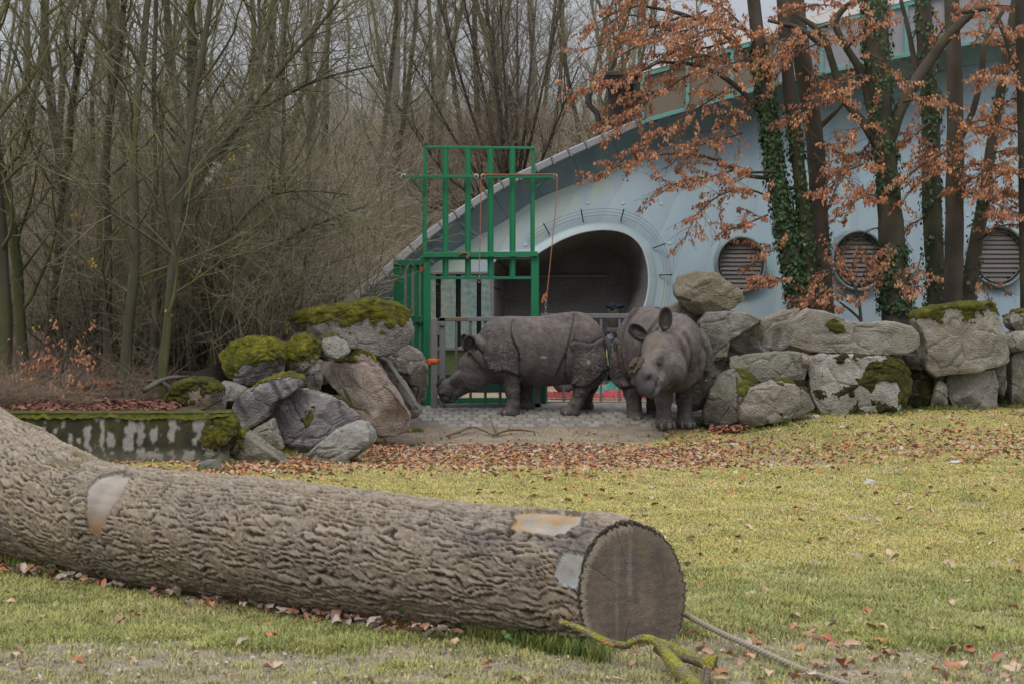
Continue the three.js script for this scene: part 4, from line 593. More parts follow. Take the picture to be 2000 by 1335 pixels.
// ---------------------------------------------------------------- fallen log
const LOGC = []; // centre line and radius
{
  // [px, py top, py bottom, distance of the axis]
  const S = [[-90, 770, 1075, 16.2], [0, 815, 1088, 15.55], [90, 862, 1102, 14.95], [190, 903, 1122, 14.45], [300, 917, 1148, 14.0], [420, 926, 1166, 13.6], [560, 938, 1185, 13.2], [700, 957, 1207, 12.85], [850, 975, 1228, 12.5], [1000, 990, 1246, 12.2], [1100, 996, 1260, 12.02], [1180, 1001, 1286, 11.9], [1238, 1026, 1308, 11.82]];
  const cps = S.map(([x, a, b, D]) => at(x, (a + b) / 2, D)), rs = S.map(([x, a, b, D]) => (b - a) / 2 * D / FPX * .98);
  const curve = new THREE.CatmullRomCurve3(cps, false, 'centripetal');
  const NU = 760, NV = 260, g = group('fallen_log', cps[8].x, 0, cps[8].z); tag(g, 'long thick fallen log with fissured bark and sawn grey end lying across the lawn', 'log');
  const L = curve.getLength(), b = new MB(), pts = [], frames = [];
  for (let i = 0; i <= NU; i++) { const u = i / NU; pts.push(curve.getPointAt(u)); }
  const radAt = (u) => { const t = curve.getUtoTmapping(u) * (rs.length - 1), k = Math.min(rs.length - 2, Math.floor(t)); return lerp(rs[k], rs[k + 1], sstep(0, 1, t - k)); };
  const cutN = V(.68, 0.02, .733).normalize();
  const bumps = [[.40, 2.0, .06, .22], [.93, 2.2, .05, .12], [.63, 1.6, .03, .2], [.2, 3.3, .05, .3]];
  // bare patches: [u, angle, half length in m, half width in m] with the angle measured from the top towards the viewer
  const bare = [[.415, .98, .17, .29], [.925, .40, .23, .15], [.962, 1.22, .10, .105]];
  const height = (u, a, r) => {
    const s = u * L, c = a * r, w = fbm(s * 1.3, c * 1.6, 3, 3), wc = c + .035 * w + .005 * n3(s * 8, c * 8, 4);
    const ph = wc * 25 + 1.5 * n3(s * 2.6, wc * 4, 1) + 1.0 * n3(s * 6.5, wc * 11, 6) + .42 * n3(s * 15, wc * 18, 4) + .2 * n3(s * 40, wc * 40, 9), fl = Math.floor(ph), sw = ph - fl, row = hash(fl, 3), brk = n3(s * 6.5 + row * 40, c * 4, 8), amp = sstep(-.3, .12, brk + .35 * n3(s * 14, wc * 20, 15));
    const n4 = .6 * fbm(s * 8, wc * 62, 2, 3) + .5 * n3(s * 40, wc * 60, 4), brk2 = n3(s * 8, c * 12, 12);
    const g1 = Math.exp(-((Math.min(sw, 1 - sw) / (sw < .5 ? .20 : .08)) ** 2)) * amp, xb = Math.exp(-((n3(s * 13, wc * 7 + row * 9, 3) / .05) ** 2)) * sstep(.0, .3, brk2) * .45;
    const fiss = 1 - Math.max(g1, xb);
    return [fiss * (.46 + .36 * sw * amp + .34 * n4), fiss, clamp(.5 + (row - .5) * .6 + n4 * .8, 0, 1), w];
  };
  const GASH = [[.33, .75, .012, .10, 0], [.63, .32, .09, .010, -.5], [.49, .62, .02, .07, 3], [.80, .42, .10, .008, .2], [.56, 1.35, .12, .007, .1], [.87, 1.2, .08, .008, -.2], [.72, 1.75, .1, .008, .15], [.9, .75, .03, .03, 1.2], [.25, 1.2, .05, .012, .6]];
  const seamA = (a) => { while (a > Math.PI) a -= 2 * Math.PI; while (a < -Math.PI) a += 2 * Math.PI; return a; };
  let N = null; const t = V(), bi = V(), q = V();
  for (let i = 0; i <= NU; i++) {
    const u = i / NU, p = pts[i]; t.copy(pts[Math.min(NU, i + 1)]).sub(pts[Math.max(0, i - 1)]).normalize();
    N = V(0, 1, 0); N.addScaledVector(t, -N.dot(t)).normalize(); bi.crossVectors(t, N).normalize();       // bi points to the viewer's side
    const vs = bi.z > 0 ? 1 : -1, r = radAt(u);
    for (let j = 0; j <= NV; j++) {
      const a = (j / NV) * Math.PI * 2 - Math.PI; // 0 = top
      const [h, fiss, id, w] = height(u, a, r); let rr = r * (1 + .03 * n3(u * 9, Math.cos(a) * 2, Math.sin(a) * 2)) - .016;
      let patch = 0, gash = 0; for (const [pu, pa, hl, hw] of bare) { const dx = (u - pu) * L / hl, dy = seamA(a - pa) * r / hw, wob = .22 * n3(dx * 1.6 + pu * 20, dy * 1.6) + .1 * n3(dx * 5, dy * 5 + pu * 9), ww = pu < .5 ? lerp(1.1, .5, clamp((dy + .35) / 1.3, 0, 1)) : 1, d = (Math.abs((dx + (pu < .5 ? -.12 * dy : 0)) / ww) ** 3 + Math.abs(dy) ** 3) ** .333 + wob - (pu < .5 ? .18 * Math.exp(-((dx / .25) ** 2)) * (dy < -.5 ? -1 : 0) : 0); patch = Math.max(patch, 1 - sstep(.86, .96, d)); }
      for (const [bu, ba, bh, bw] of bumps) rr += bh * Math.exp(-(((u - bu) * L / bw) ** 2) - ((seamA(a - ba * .5) * r / bw) ** 2));
      const big = .012 * w;
      for (const [gu, ga, gl, gw, gs] of GASH) { const dx = (u - gu) * L, dy = seamA(a - ga) * r - gs * dx, e = Math.exp(-((dx / gl) ** 4) - ((dy / gw) ** 2)); gash = Math.max(gash, e); }
      rr += (h * .040 + big - .03 * gash) * (1 - patch) - .004 * patch;
      q.copy(p).addScaledVector(N, Math.cos(a) * rr).addScaledVector(bi, Math.sin(a) * rr * vs);
      if (u > .8) { // saw cut: nothing beyond the plane
        const d = q.clone().sub(cps[cps.length - 1]).dot(cutN); if (d > 0 || i === NU) q.addScaledVector(t, -d / t.dot(cutN));
      }
      q.y = Math.max(q.y, -.06);
      const n = fbm(u * L * 2, a * r * 2, 8, 3), grey = clamp(.5 + n * 1.3 + .35 * n3(u * L * .7, 1.5, 2), 0, 1);
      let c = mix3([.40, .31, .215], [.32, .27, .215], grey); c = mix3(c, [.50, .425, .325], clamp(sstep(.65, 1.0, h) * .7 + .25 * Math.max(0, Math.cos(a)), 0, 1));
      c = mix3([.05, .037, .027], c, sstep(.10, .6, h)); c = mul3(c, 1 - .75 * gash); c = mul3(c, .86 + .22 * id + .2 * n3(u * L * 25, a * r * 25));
      c = mix3(c, [.15, .12, .03], clamp(sstep(.12, .4, fbm(u * L * 1.7, a * 2, 3, 4)) * sstep(.5, .95, Math.cos(a)) * (1 - sstep(.25, .4, u)), 0, .7)); // moss film on top
      { const pd = sstep(.1, .42, fbm(u * L * 1.1, a * r * 1.6, 21, 4)); c = mix3(c, mul3([c[0] * .8, c[1] * .82, c[2] * 1.0], .72), pd * .8); }
      if (patch > 0) { const s = (u * L), gn = n3(s * 5, a * r * 22, 5), wv = fbm(s * 5, a * r * 6, 9, 3); let pc = mix3([.44, .385, .315], [.36, .32, .285], clamp(.5 + gn + wv, 0, 1)); if (u < .6) pc = mix3(pc, [.33, .19, .10], sstep(.06, .2, seamA(a - .98) * r + .08 * wv)); else if (u < .95) pc = mix3(pc, [.45, .30, .16], sstep(-.02, .25, wv + .1)); else pc = mix3([.42, .43, .44], pc, sstep(.0, .3, wv)); c = mix3(c, pc, patch); if (patch < .95) c = mul3(c, .45); }
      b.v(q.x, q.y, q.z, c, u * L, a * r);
    }
  }
  for (let i = 0; i < NU; i++) for (let j = 0; j < NV; j++) { const a = i * (NV + 1) + j; b.quad(a, a + NV + 1, a + NV + 2, a + 1); }
  // shallow gashes are part of the bark; end face follows the rim
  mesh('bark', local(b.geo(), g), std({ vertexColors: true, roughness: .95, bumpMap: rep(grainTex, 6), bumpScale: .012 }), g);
  const rim = []; for (let j = 0; j < NV; j++) { const k = (NU * (NV + 1) + j) * 3; rim.push(V(b.p[k], b.p[k + 1], b.p[k + 2])); }
  const cc = rim.reduce((s, p) => s.add(p), V(0, 0, 0)).multiplyScalar(1 / NV), f = new MB(), ex = V().crossVectors(V(0, 1, 0), cutN).normalize();
  const NR = 70;
  for (let k = 0; k <= NR; k++) for (let j = 0; j < NV; j++) {
    const s = k / NR, p = cc.clone().lerp(rim[j], s), X = p.clone().sub(cc).dot(ex), Y = p.y - cc.y, R = Math.hypot(X + .03, Y + .02), n = fbm(X * 5, Y * 3, 2, 4), ring = n3(R * 60 + n * 2, 2), v1 = fbm(X * 16, Y * 1.3, 5, 3);
    p.addScaledVector(cutN, .006 * n + (s > .965 + .02 * n3(j * .3, 1) ? -.006 : 0) + .002 * n3(X * 40, Y * 40) + .003 * n3(X * 8 + Y * 5, Y * 22) - .02 * sstep(.8, 1, s) * 0);
    let c = mix3([.215, .165, .122], [.13, .102, .08], clamp(.5 + n * 1.5, 0, 1)); c = mix3(c, [.27, .245, .22], sstep(.1, .4, v1 + n * .7 + .2 * n3(X * 9, Y * 4, 6) - Math.abs(X + .05) * .9 + (Y > 0 ? .04 : -.1)) * .6); c = mul3(c, (1 + ring * .16) * (1 + .25 * n3(X * 22, Y * 22, 3) * .6));
    c = mix3(c, [.17, .15, .05], .8 * sstep(.1, .3, fbm(X * 4 + 3, Y * 4, 1, 3) - .5 * Math.hypot(X - .1, Y - .22))); c = mix3(c, [.36, .30, .225], .85 * sstep(.84, .92, s) * (1 - sstep(.955, .965, s)) * (X < 0 ? 1 : .15)); if (s > .968 + .02 * n3(j * .21, 3)) c = mix3(c, [.12, .095, .07], .8);
    for (const ca of [1.9, 2.6, 4.4]) { const da = Math.abs(Math.atan2(Math.sin(Math.atan2(Y, X) - ca), Math.cos(Math.atan2(Y, X) - ca))) * Math.hypot(X, Y); if (da < .0022 + .001 * s && s > .25 + .3 * hash(ca * 7 | 0, 3) && s < .95) c = mul3(c, .5); }
    f.v(p.x, p.y, p.z, c, X, Y);
  }
  for (let k = 0; k < NR; k++) for (let j = 0; j < NV; j++) { const a = k * NV + j, a2 = k * NV + (j + 1) % NV; f.quad(a, a + NV, a2 + NV, a2); }
  mesh('cut_face', local(f.geo(), g), std({ vertexColors: true, roughness: .9, bumpMap: rep(grainTex, 5), bumpScale: .008 }), g);
  // loose bark flap and torn splinter by the cut
  const fl = new MB(); fl.grid(10, 12, (u, v) => { const p = at(lerp(1112, 1152, u + .2 * v), lerp(1196, 1238, v), 11.62); return [p.x, p.y, p.z + .05 * Math.sin(u * 3) + .02 * n3(u * 4, v * 4), mul3(mix3([.16, .085, .045], [.2, .13, .09], v), 1 + .5 * n3(u * 5, v * 8)), u, v]; });
  mesh('bark_flap', local(fl.geo(), g), std({ vertexColors: true, side: THREE.DoubleSide }), g);
}
// rope tied to the log
{
  const P = (x, y, d) => at(x, y, d), c = new THREE.CatmullRomCurve3([P(1300, 1180, 12.7), P(1332, 1196, 12.35), P(1400, 1232, 11.9), P(1480, 1268, 11.5), P(1560, 1304, 11.15), P(1620, 1328, 10.9), P(1660, 1345, 10.72)]);
  const lowY = (p) => { p.y = Math.max(p.y, gh(p.x, p.z) + .016); return p; };
  const n = 420, b = [new MB(), new MB(), new MB()];
  for (let s = 0; s < 3; s++) { const pts = []; for (let i = 0; i <= n; i++) { const u = i / n, p = lowY(c.getPointAt(u)), t = c.getTangentAt(u), x = V().crossVectors(t, V(0, 1, 0)).normalize(), y = V().crossVectors(x, t), a = u * 2.6 / .07 * 6.28 * .5 + s * 2.094; pts.push(p.addScaledVector(x, Math.cos(a) * .009).addScaledVector(y, Math.sin(a) * .009)); } b[s].tube(pts, .0105, 7, (k, a) => mul3([.36, .32, .245], .85 + .3 * n3(k * 300, a * 2, s))); }
  const g = group('rope', ...c.getPointAt(.5).toArray()); tag(g, 'thick twisted natural fibre rope stretched over the grass from the log', 'rope');
  b.forEach((m) => mesh('strand', local(m.geo(), g), M.twig, g));
}
// broken mossy branch in front of the log
{
  const P = (x, y, d) => at(x, y, d), mossy = (seed) => (k, a, q) => { const n = fbm(q.x * 14, q.y * 14 + seed, q.z * 14, 4); return mul3(mix3([.24, .20, .14], [.36, .34, .045], clamp(.5 + n * 2.4 + .25 * Math.cos(a), 0, 1)), .9 + .5 * n3(q.x * 60, q.y * 60, q.z * 60)); };
  const g = group('mossy_branch', ...P(1250, 1290, 11.1).toArray()); tag(g, 'broken branch with yellow-green moss and orange broken ends in front of the log', 'branch');
  const ct = (p, n) => new THREE.CatmullRomCurve3(p).getSpacedPoints(n), px = 11.1 / FPX;
  const mk = (name, pts, r, sides, col, mat = M.bark) => { const m = new MB(); m.tube(pts, r, sides, col, true, .35); return mesh(name, local(m.geo(), g), mat, g); };
  mk('stem', ct([P(1098, 1214, 11.35), P(1130, 1225, 11.3), P(1165, 1243, 11.25), P(1200, 1256, 11.2), P(1225, 1259, 11.2), P(1240, 1250, 11.15), P(1262, 1246, 11.1), P(1285, 1255, 11.05), P(1300, 1275, 10.98), P(1325, 1305, 10.85), P(1350, 1330, 10.75), P(1375, 1358, 10.62)], 90), (t) => (t < .5 ? lerp(5.5, 8, t * 2) : lerp(8, 15, sstep(.5, .8, t))) * px, 14, mossy(1));
  mk('side_branch', ct([P(1283, 1258, 11.1), P(1310, 1272, 11.12), P(1345, 1283, 11.14), P(1375, 1292, 11.12), P(1398, 1298, 11.1)], 40), (t) => (14 + 3 * Math.sin(t * 8)) * px, 14, mossy(5));
  mk('twig', ct([P(1238, 1262, 11.1), P(1243, 1272, 11.06), P(1244, 1279, 11.02)], 6), (t) => lerp(4, 2, t) * px, 8, [.42, .24, .14]);
  mk('broken_end', ct([P(1176, 1252, 11.17), P(1190, 1257, 11.16), P(1199, 1260, 11.16)], 5), 4.6 * px, 8, [.46, .24, .09]);
  mk('broken_end', ct([P(1096, 1211, 11.36), P(1101, 1218, 11.33)], 4), 5.5 * px, 8, [.42, .28, .14]);
  mk('twig', ct([P(1098, 1212, 11.35), P(1095, 1206, 11.36), P(1092, 1200, 11.37)], 5), (t) => lerp(2.2, .8, t) * px, 6, [.3, .27, .24]);
  const g2 = group('stick', ...P(1375, 1320, 10.75).toArray()); tag(g2, 'short stub of wood with a freshly cut orange end by the mossy branch', 'stick');
  const m = new MB(); m.tube(ct([P(1370, 1360, 10.6), P(1378, 1325, 10.75), P(1381, 1308, 10.82)], 14), 9 * px, 12, mul3([.17, .13, .09], 1), true, .2); mesh('stem', local(m.geo(), g2), M.bark, g2);
  const m2 = new MB(); m2.tube([P(1381, 1309, 10.82), P(1382, 1303, 10.83)], 8.4 * px, 12, (k, a, q) => mul3([.5, .26, .1], 1 + .4 * n3(q.x * 80, q.y * 80))); mesh('cut_end', local(m2.geo(), g2), M.twig, g2);
}
// forked branch on the bare earth by the paving
{
  const P = (x, y) => { const D0 = 29.2; let D = D0; for (let k = 0; k < 20; k++) { const p = at(x, y, D); D -= (p.y - gh(p.x, p.z) - .03) * -3; D = clamp(D, 26, 31); } return at(x, y, D0); };
  const g = group('fallen_branch', ...at(955, 845, 29.3).toArray()); tag(g, 'thin bare forked branch lying on the earth in front of the paving', 'branch');
  const c = [.17, .12, .075], ct = (p, n) => new THREE.CatmullRomCurve3(p.map(([x, y, d]) => at(x, y, d))).getSpacedPoints(n);
  for (const [p, r] of [[[[872, 851, 28.6], [895, 842, 28.8], [922, 833, 29.2], [945, 840, 29], [963, 849, 28.7]], .016], [[[963, 849, 28.7], [985, 841, 28.9], [1010, 838, 29], [1044, 842, 28.9]], .018], [[[972, 846, 28.8], [963, 830, 29.6], [957, 811, 30.2]], .013], [[[885, 847, 28.7], [905, 840, 28.9], [925, 834, 29.15]], .012]]) { const m = new MB(); m.tube(ct(p, 24), (t) => r * (1.2 - .5 * t), 7, (k, a, q) => mul3(c, 1 + .6 * n3(q.x * 20, q.y * 20, q.z * 20)), true, .3); mesh('stem', local(m.geo(), g), M.twig, g); }
}
// pale stones on the lawn
{
  const r = rngOf(9);
  const list = [[1700, 938, 13, 9, 'white stone alone in the open grass below the leaf strip'], [1592, 811, 10, 6, 'flat white stone at the foot of the ringed moss boulder'], [1433, 834, 8, 5, 'small white stone beside the dark leaves near the larger rhino'], [1580, 1000, 6, 4, null], [1648, 832, 8, 4, null], [1867, 905, 14, 7, 'pale stone at the edge of the gravelly patch'], [1430, 1172, 8, 5, 'small whitish stone in the grass just beyond the sawn log end'], [1578, 1068, 5, 4, null], [1452, 1106, 8, 5, null], [1593, 1100, 11, 6, 'whitish flat stone in the middle of the lawn right of the log'], [386, 1169, 10, 8, 'round white pebble among the leaves under the log'], [1575, 1318, 10, 8, 'white stone next to the rope near the bottom edge']];
  for (const [x, y, w, h, l] of list) {
    const D = FPX * CAMH / (y - 512), s = D / FPX, gm = new THREE.IcosahedronGeometry(1, 4), p = gm.attributes.position, sd = r() * 50;
    for (let i = 0; i < p.count; i++) { const k = 1 + .35 * n3(p.getX(i) * 1.3 + sd, p.getY(i) * 1.3, p.getZ(i) * 1.3); p.setXYZ(i, p.getX(i) * k * w * s, p.getY(i) * k * h * s * .7, p.getZ(i) * k * w * s * .8); } gm.computeVertexNormals();
    const m = mesh('stone', gm, std({ color: new THREE.Color().setRGB(.55, .54, .52), bumpMap: grainTex, bumpScale: .01 })); const q = at(x, y, D); m.position.set(q.x, gh(q.x, q.z) + h * s * .35, q.z); tag(m, l ?? 'small whitish stone half sunk in the grass of the lawn', 'stone', 'pale stones on the lawn');
  }
}
// ---------------------------------------------------------------- rhinoceroses
// own axes: f forward, h up, s to the animal's left; ground at h = 0
const Cap = (a, b, ra, rb, k = .07, w = 1) => ({ t: 0, a, b, ra, rb, k, w });                      // tapered limb, w widens it sideways
const Ell = (c, r, k = .07) => ({ t: 1, c, r, k });
const Tor = (c, n, R, r, k = .04, sq = 1) => { const l = Math.hypot(...n); return { t: 2, c, n: n.map((x) => x / l), R, r, k, sq }; };
function dPrim(p, x, y, z) {
  if (p.t === 0) { const ax = x - p.a[0], ay = y - p.a[1], az = (z - p.a[2]) / p.w, bx = p.b[0] - p.a[0], by = p.b[1] - p.a[1], bz = (p.b[2] - p.a[2]) / p.w, h = clamp((ax * bx + ay * by + az * bz) / (bx * bx + by * by + bz * bz), 0, 1); return Math.hypot(ax - bx * h, ay - by * h, az - bz * h) - lerp(p.ra, p.rb, h); }
  if (p.t === 1) { const a = (x - p.c[0]) / p.r[0], b = (y - p.c[1]) / p.r[1], c = (z - p.c[2]) / p.r[2], k0 = Math.sqrt(a * a + b * b + c * c), k1 = Math.hypot(a / p.r[0], b / p.r[1], c / p.r[2]); return k1 < 1e-6 ? -Math.min(...p.r) : k0 * (k0 - 1) / k1; }
  const dx = x - p.c[0], dy = y - p.c[1], dz = (z - p.c[2]) / p.sq, q = dx * p.n[0] + dy * p.n[1] + dz * p.n[2], rr = Math.sqrt(Math.max(0, dx * dx + dy * dy + dz * dz - q * q)); return Math.hypot(rr - p.R, q) - p.r;
}
const Z2 = (x, y) => [(1060 - (820 + x / 3.3333)) / 126, (804.5 - (560 + y / 3.3333)) / 126], Z6 = (x, y) => [(1060 - (840 + x / 5.5625)) / 126, (804.5 - (590 + y / 5.5625)) / 126];
// folds of the hide on the flanks: polyline in (f, h), which side is the raised plate (+1 = left of the direction of travel), depth
const FOLDS = [
  { p: [[905, 128], [885, 200], [878, 270], [900, 350], [935, 415], [965, 490], [977, 560], [970, 640], [975, 735]].map((q) => Z6(...q)), s: 1, d: .034 },   // rear edge of the shoulder plate
  { p: [[800, 245], [735, 255], [660, 315], [612, 395], [592, 480], [588, 560], [600, 630], [640, 685]].map((q) => Z6(...q)), s: 1, d: .034 },             // front edge of the shoulder plate
  { p: [[640, 688], [720, 690], [790, 676], [860, 690], [910, 715], [975, 738]].map((q) => Z6(...q)), s: 1, d: .03 },                                       // lower edge above the foreleg
  { p: [[1008, 146], [995, 220], [975, 300], [955, 380], [948, 450], [950, 520], [965, 575], [1005, 608]].map((q) => Z2(...q)), s: 1, d: .04 },            // front edge of the hip plate
  { p: [[1005, 608], [1060, 610], [1110, 590], [1160, 545], [1190, 500]].map((q) => Z2(...q)), s: 1, d: .03 },                                               // lower edge of the hip plate
  { p: [[968, 335], [1000, 318], [1050, 322], [1100, 332], [1140, 322], [1182, 300]].map((q) => Z2(...q)), s: -1, d: .03 },                                  // fold across the hip
  { p: [[955, 380], [925, 440], [900, 500], [875, 555]].map((q) => Z2(...q)), s: -1, d: .018 },                                                              // flank crease
];
function foldAt(f, h) { // displacement and darkness at a point of the flank
  let disp = 0, dark = 0;
  for (const F of FOLDS) {
    let best = 9, sd = 0, end = 0;
    for (let i = 0; i < F.p.length - 1; i++) { const [ax, ay] = F.p[i], [bx, by] = F.p[i + 1], ex = bx - ax, ey = by - ay, l2 = ex * ex + ey * ey, t = ((f - ax) * ex + (h - ay) * ey) / l2, tc = clamp(t, 0, 1), dx = f - ax - ex * tc, dy = h - ay - ey * tc, d = Math.hypot(dx, dy); if (d < best) { best = d; sd = Math.sign(ex * (h - ay) - ey * (f - ax)); end = (i === 0 && t < 0) || (i === F.p.length - 2 && t > 1) ? 1 : 0; } }
    if (best > .3) continue;
    const side = -sd * F.s; // +1 on the plate
    const vary = .7 + .45 * n3(f * 4, h * 4, F.d * 99), g = Math.exp(-((best / .012) ** 2)); disp -= F.d * g * vary; dark = Math.max(dark, g * vary);
    if (!end) disp += side > 0 ? F.d * 1.15 * Math.exp(-((Math.max(0, best - .02) / .085) ** 2)) : -F.d * .3 * Math.exp(-((best / .05) ** 2));
  }
  return [disp, dark];
}
const inPlate = (f, h) => { // where the hide has knobs
  const sh = Math.max(0, 1 - Math.hypot((f - .64) / .42, (h - .96) / .46)), hip = Math.max(0, 1 - Math.hypot((f + .76) / .42, (h - .82) / .5)); return Math.min(1, 2.1 * Math.max(sh, hip, .55 * Math.max(0, 1 - Math.hypot((f - .48) / .2, (h - .45) / .3)), .45 * Math.max(0, 1 - Math.hypot((f + .6) / .25, (h - .4) / .3))));
};
function makeRhino(o) {
  const { hd, S } = o, hs = hd.s ?? 1, { pole, a: ha, b: hb } = hd, hc = [ha[1] * hb[2] - ha[2] * hb[1], ha[2] * hb[0] - ha[0] * hb[2], ha[0] * hb[1] - ha[1] * hb[0]];
  const H = (x, y, z = 0) => [0, 1, 2].map((i) => pole[i] + hs * (ha[i] * x + hb[i] * y + hc[i] * z)), nb = o.neckBase ?? [.66, 1.1, 0];
  const body = [
    Ell([-.04, 1.02, 0], [.80, .545, .455 * (o.slim ?? 1)], .12), Ell([.50, 1.06 + (o.sh ?? 0), 0], [.44, .475, .405 * (o.slim ?? 1)], .12), Ell([-.56, 1.05, 0], [.44, .55, .42], .12), Ell([-.05, .82, 0], [.62, .315, .39], .1),
    Ell([.50, 1.40, 0], [.26, .12, .14], .14), Ell([-.40, 1.50, 0], [.26, .10, .14], .14),
    Ell([.62, .95, .26], [.30, .34, .185], .04), Ell([.62, .95, -.26], [.30, .34, .185], .04), Ell([-.75, .81, .24], [.26, .36, .19], .05), Ell([-.75, .81, -.24], [.26, .36, .19], .05),
    Ell([.80, .78, 0], [.16, .22, .22], .1),
  ];
  for (const L of o.legs) body.push(...L);
  const hq = H(.10, -.20), nx = hq.map((x, i) => x - nb[i]);
  body.push(Cap(nb, hq, o.neck?.[0] ?? .37, o.neck?.[1] ?? .23, .08, .9), Cap(H(.02, -.1), [nb[0] + .02, nb[1] + .12, nb[2]], .17, .28, .12, .8));
  for (const [t, r] of [[.36, .08], [.70, .07]]) body.push(Tor(nb.map((x, i) => x + nx[i] * t + (i === 1 ? -.015 : 0)), nx, lerp(o.neck?.[0] ?? .37, o.neck?.[1] ?? .23, t) * 1.0, r, .02, .9));
  const bib = nb.map((x, i) => x + nx[i] * .55); body.push(Cap([bib[0], bib[1] - .28, bib[2]], [nb[0] + .02, .62, nb[2]], .10, .12, .08, 1.6));
  // head, in its own axes (a along the face, b out of the forehead)
  const head = [
    Ell([.13, -.10, 0], [.22, .17, .165], .08), Cap([.15, -.14, 0], [.62, -.075, 0], .155, .105, .07, .92), Cap([.20, -.27, 0], [.62, -.185, 0], .155, .10, .06, .85),
    Ell([.25, -.25, .08], [.20, .205, .115], .05), Ell([.25, -.25, -.08], [.20, .205, .115], .05), Ell([.40, -.055, .105], [.10, .055, .05], .05), Ell([.40, -.055, -.105], [.10, .055, .05], .05),
    Ell([.66, -.085, 0], [.135, .115, .10], .05), Ell([.785, -.175, 0], [.035, .06, .04], .04), Ell([.755, -.145, 0], [.07, .075, .088], .035), Ell([.67, -.240, 0], [.11, .045, .07], .014), Ell([.60, .015, 0], [.11, .06, .075], .05),
    Ell([.70, -.05, .085], [.05, .045, .035], .03), Ell([.70, -.05, -.085], [.05, .045, .035], .03),
    Ell([.56, -.215, .06], [.08, .05, .045], .03), Ell([.56, -.215, -.06], [.08, .05, .045], .03),
  ];
  const cut = [Ell([.735, -.075, .112], [.03, .018, .03]), Ell([.735, -.075, -.112], [.03, .018, .03])];
  const ears = o.ears.map(({ base, dir, face, len, w }) => { // leaf-shaped hollow ears, in head axes
    const l = Math.hypot(...dir), d = dir.map((x) => x / l), q = face[0] * d[0] + face[1] * d[1] + face[2] * d[2], f0 = face.map((x, i) => x - q * d[i]), fl = Math.hypot(...f0), fz = f0.map((x) => x / fl), sx = [d[1] * fz[2] - d[2] * fz[1], d[2] * fz[0] - d[0] * fz[2], d[0] * fz[1] - d[1] * fz[0]];
    return { base, d, fz, sx, len, w };
  });
  const earD = (E, x, y, z) => { const p = [x - E.base[0], y - E.base[1], z - E.base[2]], t = (p[0] * E.d[0] + p[1] * E.d[1] + p[2] * E.d[2]) - E.len * .5, u = p[0] * E.sx[0] + p[1] * E.sx[1] + p[2] * E.sx[2], v = p[0] * E.fz[0] + p[1] * E.fz[1] + p[2] * E.fz[2], ov = dPrim(Ell([0, 0, 0], [E.len * .56, E.w * .5, E.w * .38]), t, u, v), inn = dPrim(Ell([.012, 0, E.w * .25], [E.len * .46, E.w * .36, E.w * .36]), t, u, v); return Math.max(ov, -inn); };
  const sminf = (a, b, k) => { const h = Math.max(k - Math.abs(a - b), 0) / k; return Math.min(a, b) - h * h * k * .25; };
  const sdf = (x, y, z) => {
    let d = 9; for (const p of body) d = sminf(d, dPrim(p, x, y, z), p.k);
    const rx = x - pole[0], ry = y - pole[1], rz = z - pole[2];
    if (rx * rx + ry * ry + rz * rz < 1.6) {
      const a = (rx * ha[0] + ry * ha[1] + rz * ha[2]) / hs, b = (rx * hb[0] + ry * hb[1] + rz * hb[2]) / hs, c = (rx * hc[0] + ry * hc[1] + rz * hc[2]) / hs;
      let e = 9; for (const p of head) e = sminf(e, dPrim(p, a, b, c), p.k);
      for (const p of cut) { const q = -dPrim(p, a, b, c); const h = Math.max(.02 - Math.abs(e - q), 0) / .02; e = Math.max(e, q) + h * h * .005; }
      d = sminf(d, e * hs, .03);
      for (const E of ears) d = sminf(d, earD(E, a, b, c) * hs, .025);
    }
    return Math.max(d, -y - .0);
  };
  // mesh the field: naive surface nets in a narrow band
  const c = .0125, lo = o.lo ?? [-1.25, -.02, -.7], hi = o.hi ?? [1.85, 1.8, .7], N = lo.map((l, i) => Math.ceil((hi[i] - l) / c)), [nx1, ny1, nz1] = N.map((n) => n + 1), fld = new Float32Array(nx1 * ny1 * nz1).fill(9), B = 6, id = (i, j, k) => (k * ny1 + j) * nx1 + i;
  for (let k = 0; k < nz1; k += B) for (let j = 0; j < ny1; j += B) for (let i = 0; i < nx1; i += B) {
    const m = sdf(lo[0] + (i + B / 2) * c, lo[1] + (j + B / 2) * c, lo[2] + (k + B / 2) * c);
    if (Math.abs(m) > B * c * 1.6) { if (m < 0) for (let q = k; q < Math.min(k + B, nz1); q++) for (let r = j; r < Math.min(j + B, ny1); r++) for (let s = i; s < Math.min(i + B, nx1); s++) fld[id(s, r, q)] = -9; continue; }
    for (let q = k; q < Math.min(k + B, nz1); q++) for (let r = j; r < Math.min(j + B, ny1); r++) for (let s = i; s < Math.min(i + B, nx1); s++) fld[id(s, r, q)] = sdf(lo[0] + s * c, lo[1] + r * c, lo[2] + q * c);
  }
  const vid = new Int32Array(nx1 * ny1 * nz1).fill(-1), P = [], I = [];
  for (let k = 0; k < nz1 - 1; k++) for (let j = 0; j < ny1 - 1; j++) for (let i = 0; i < nx1 - 1; i++) {
    let ins = 0; for (let q = 0; q < 8; q++) if (fld[id(i + (q & 1), j + (q >> 1 & 1), k + (q >> 2))] < 0) ins++; if (!ins || ins === 8) continue;
    let sx = 0, sy = 0, sz = 0, n = 0;
    for (let q = 0; q < 8; q++) for (const m of [1, 2, 4]) if (!(q & m)) { const a = fld[id(i + (q & 1), j + (q >> 1 & 1), k + (q >> 2))], r = q | m, b = fld[id(i + (r & 1), j + (r >> 1 & 1), k + (r >> 2))]; if ((a < 0) !== (b < 0)) { const t = a / (a - b); sx += (q & 1) + (m === 1 ? t : 0); sy += (q >> 1 & 1) + (m === 2 ? t : 0); sz += (q >> 2) + (m === 4 ? t : 0); n++; } }
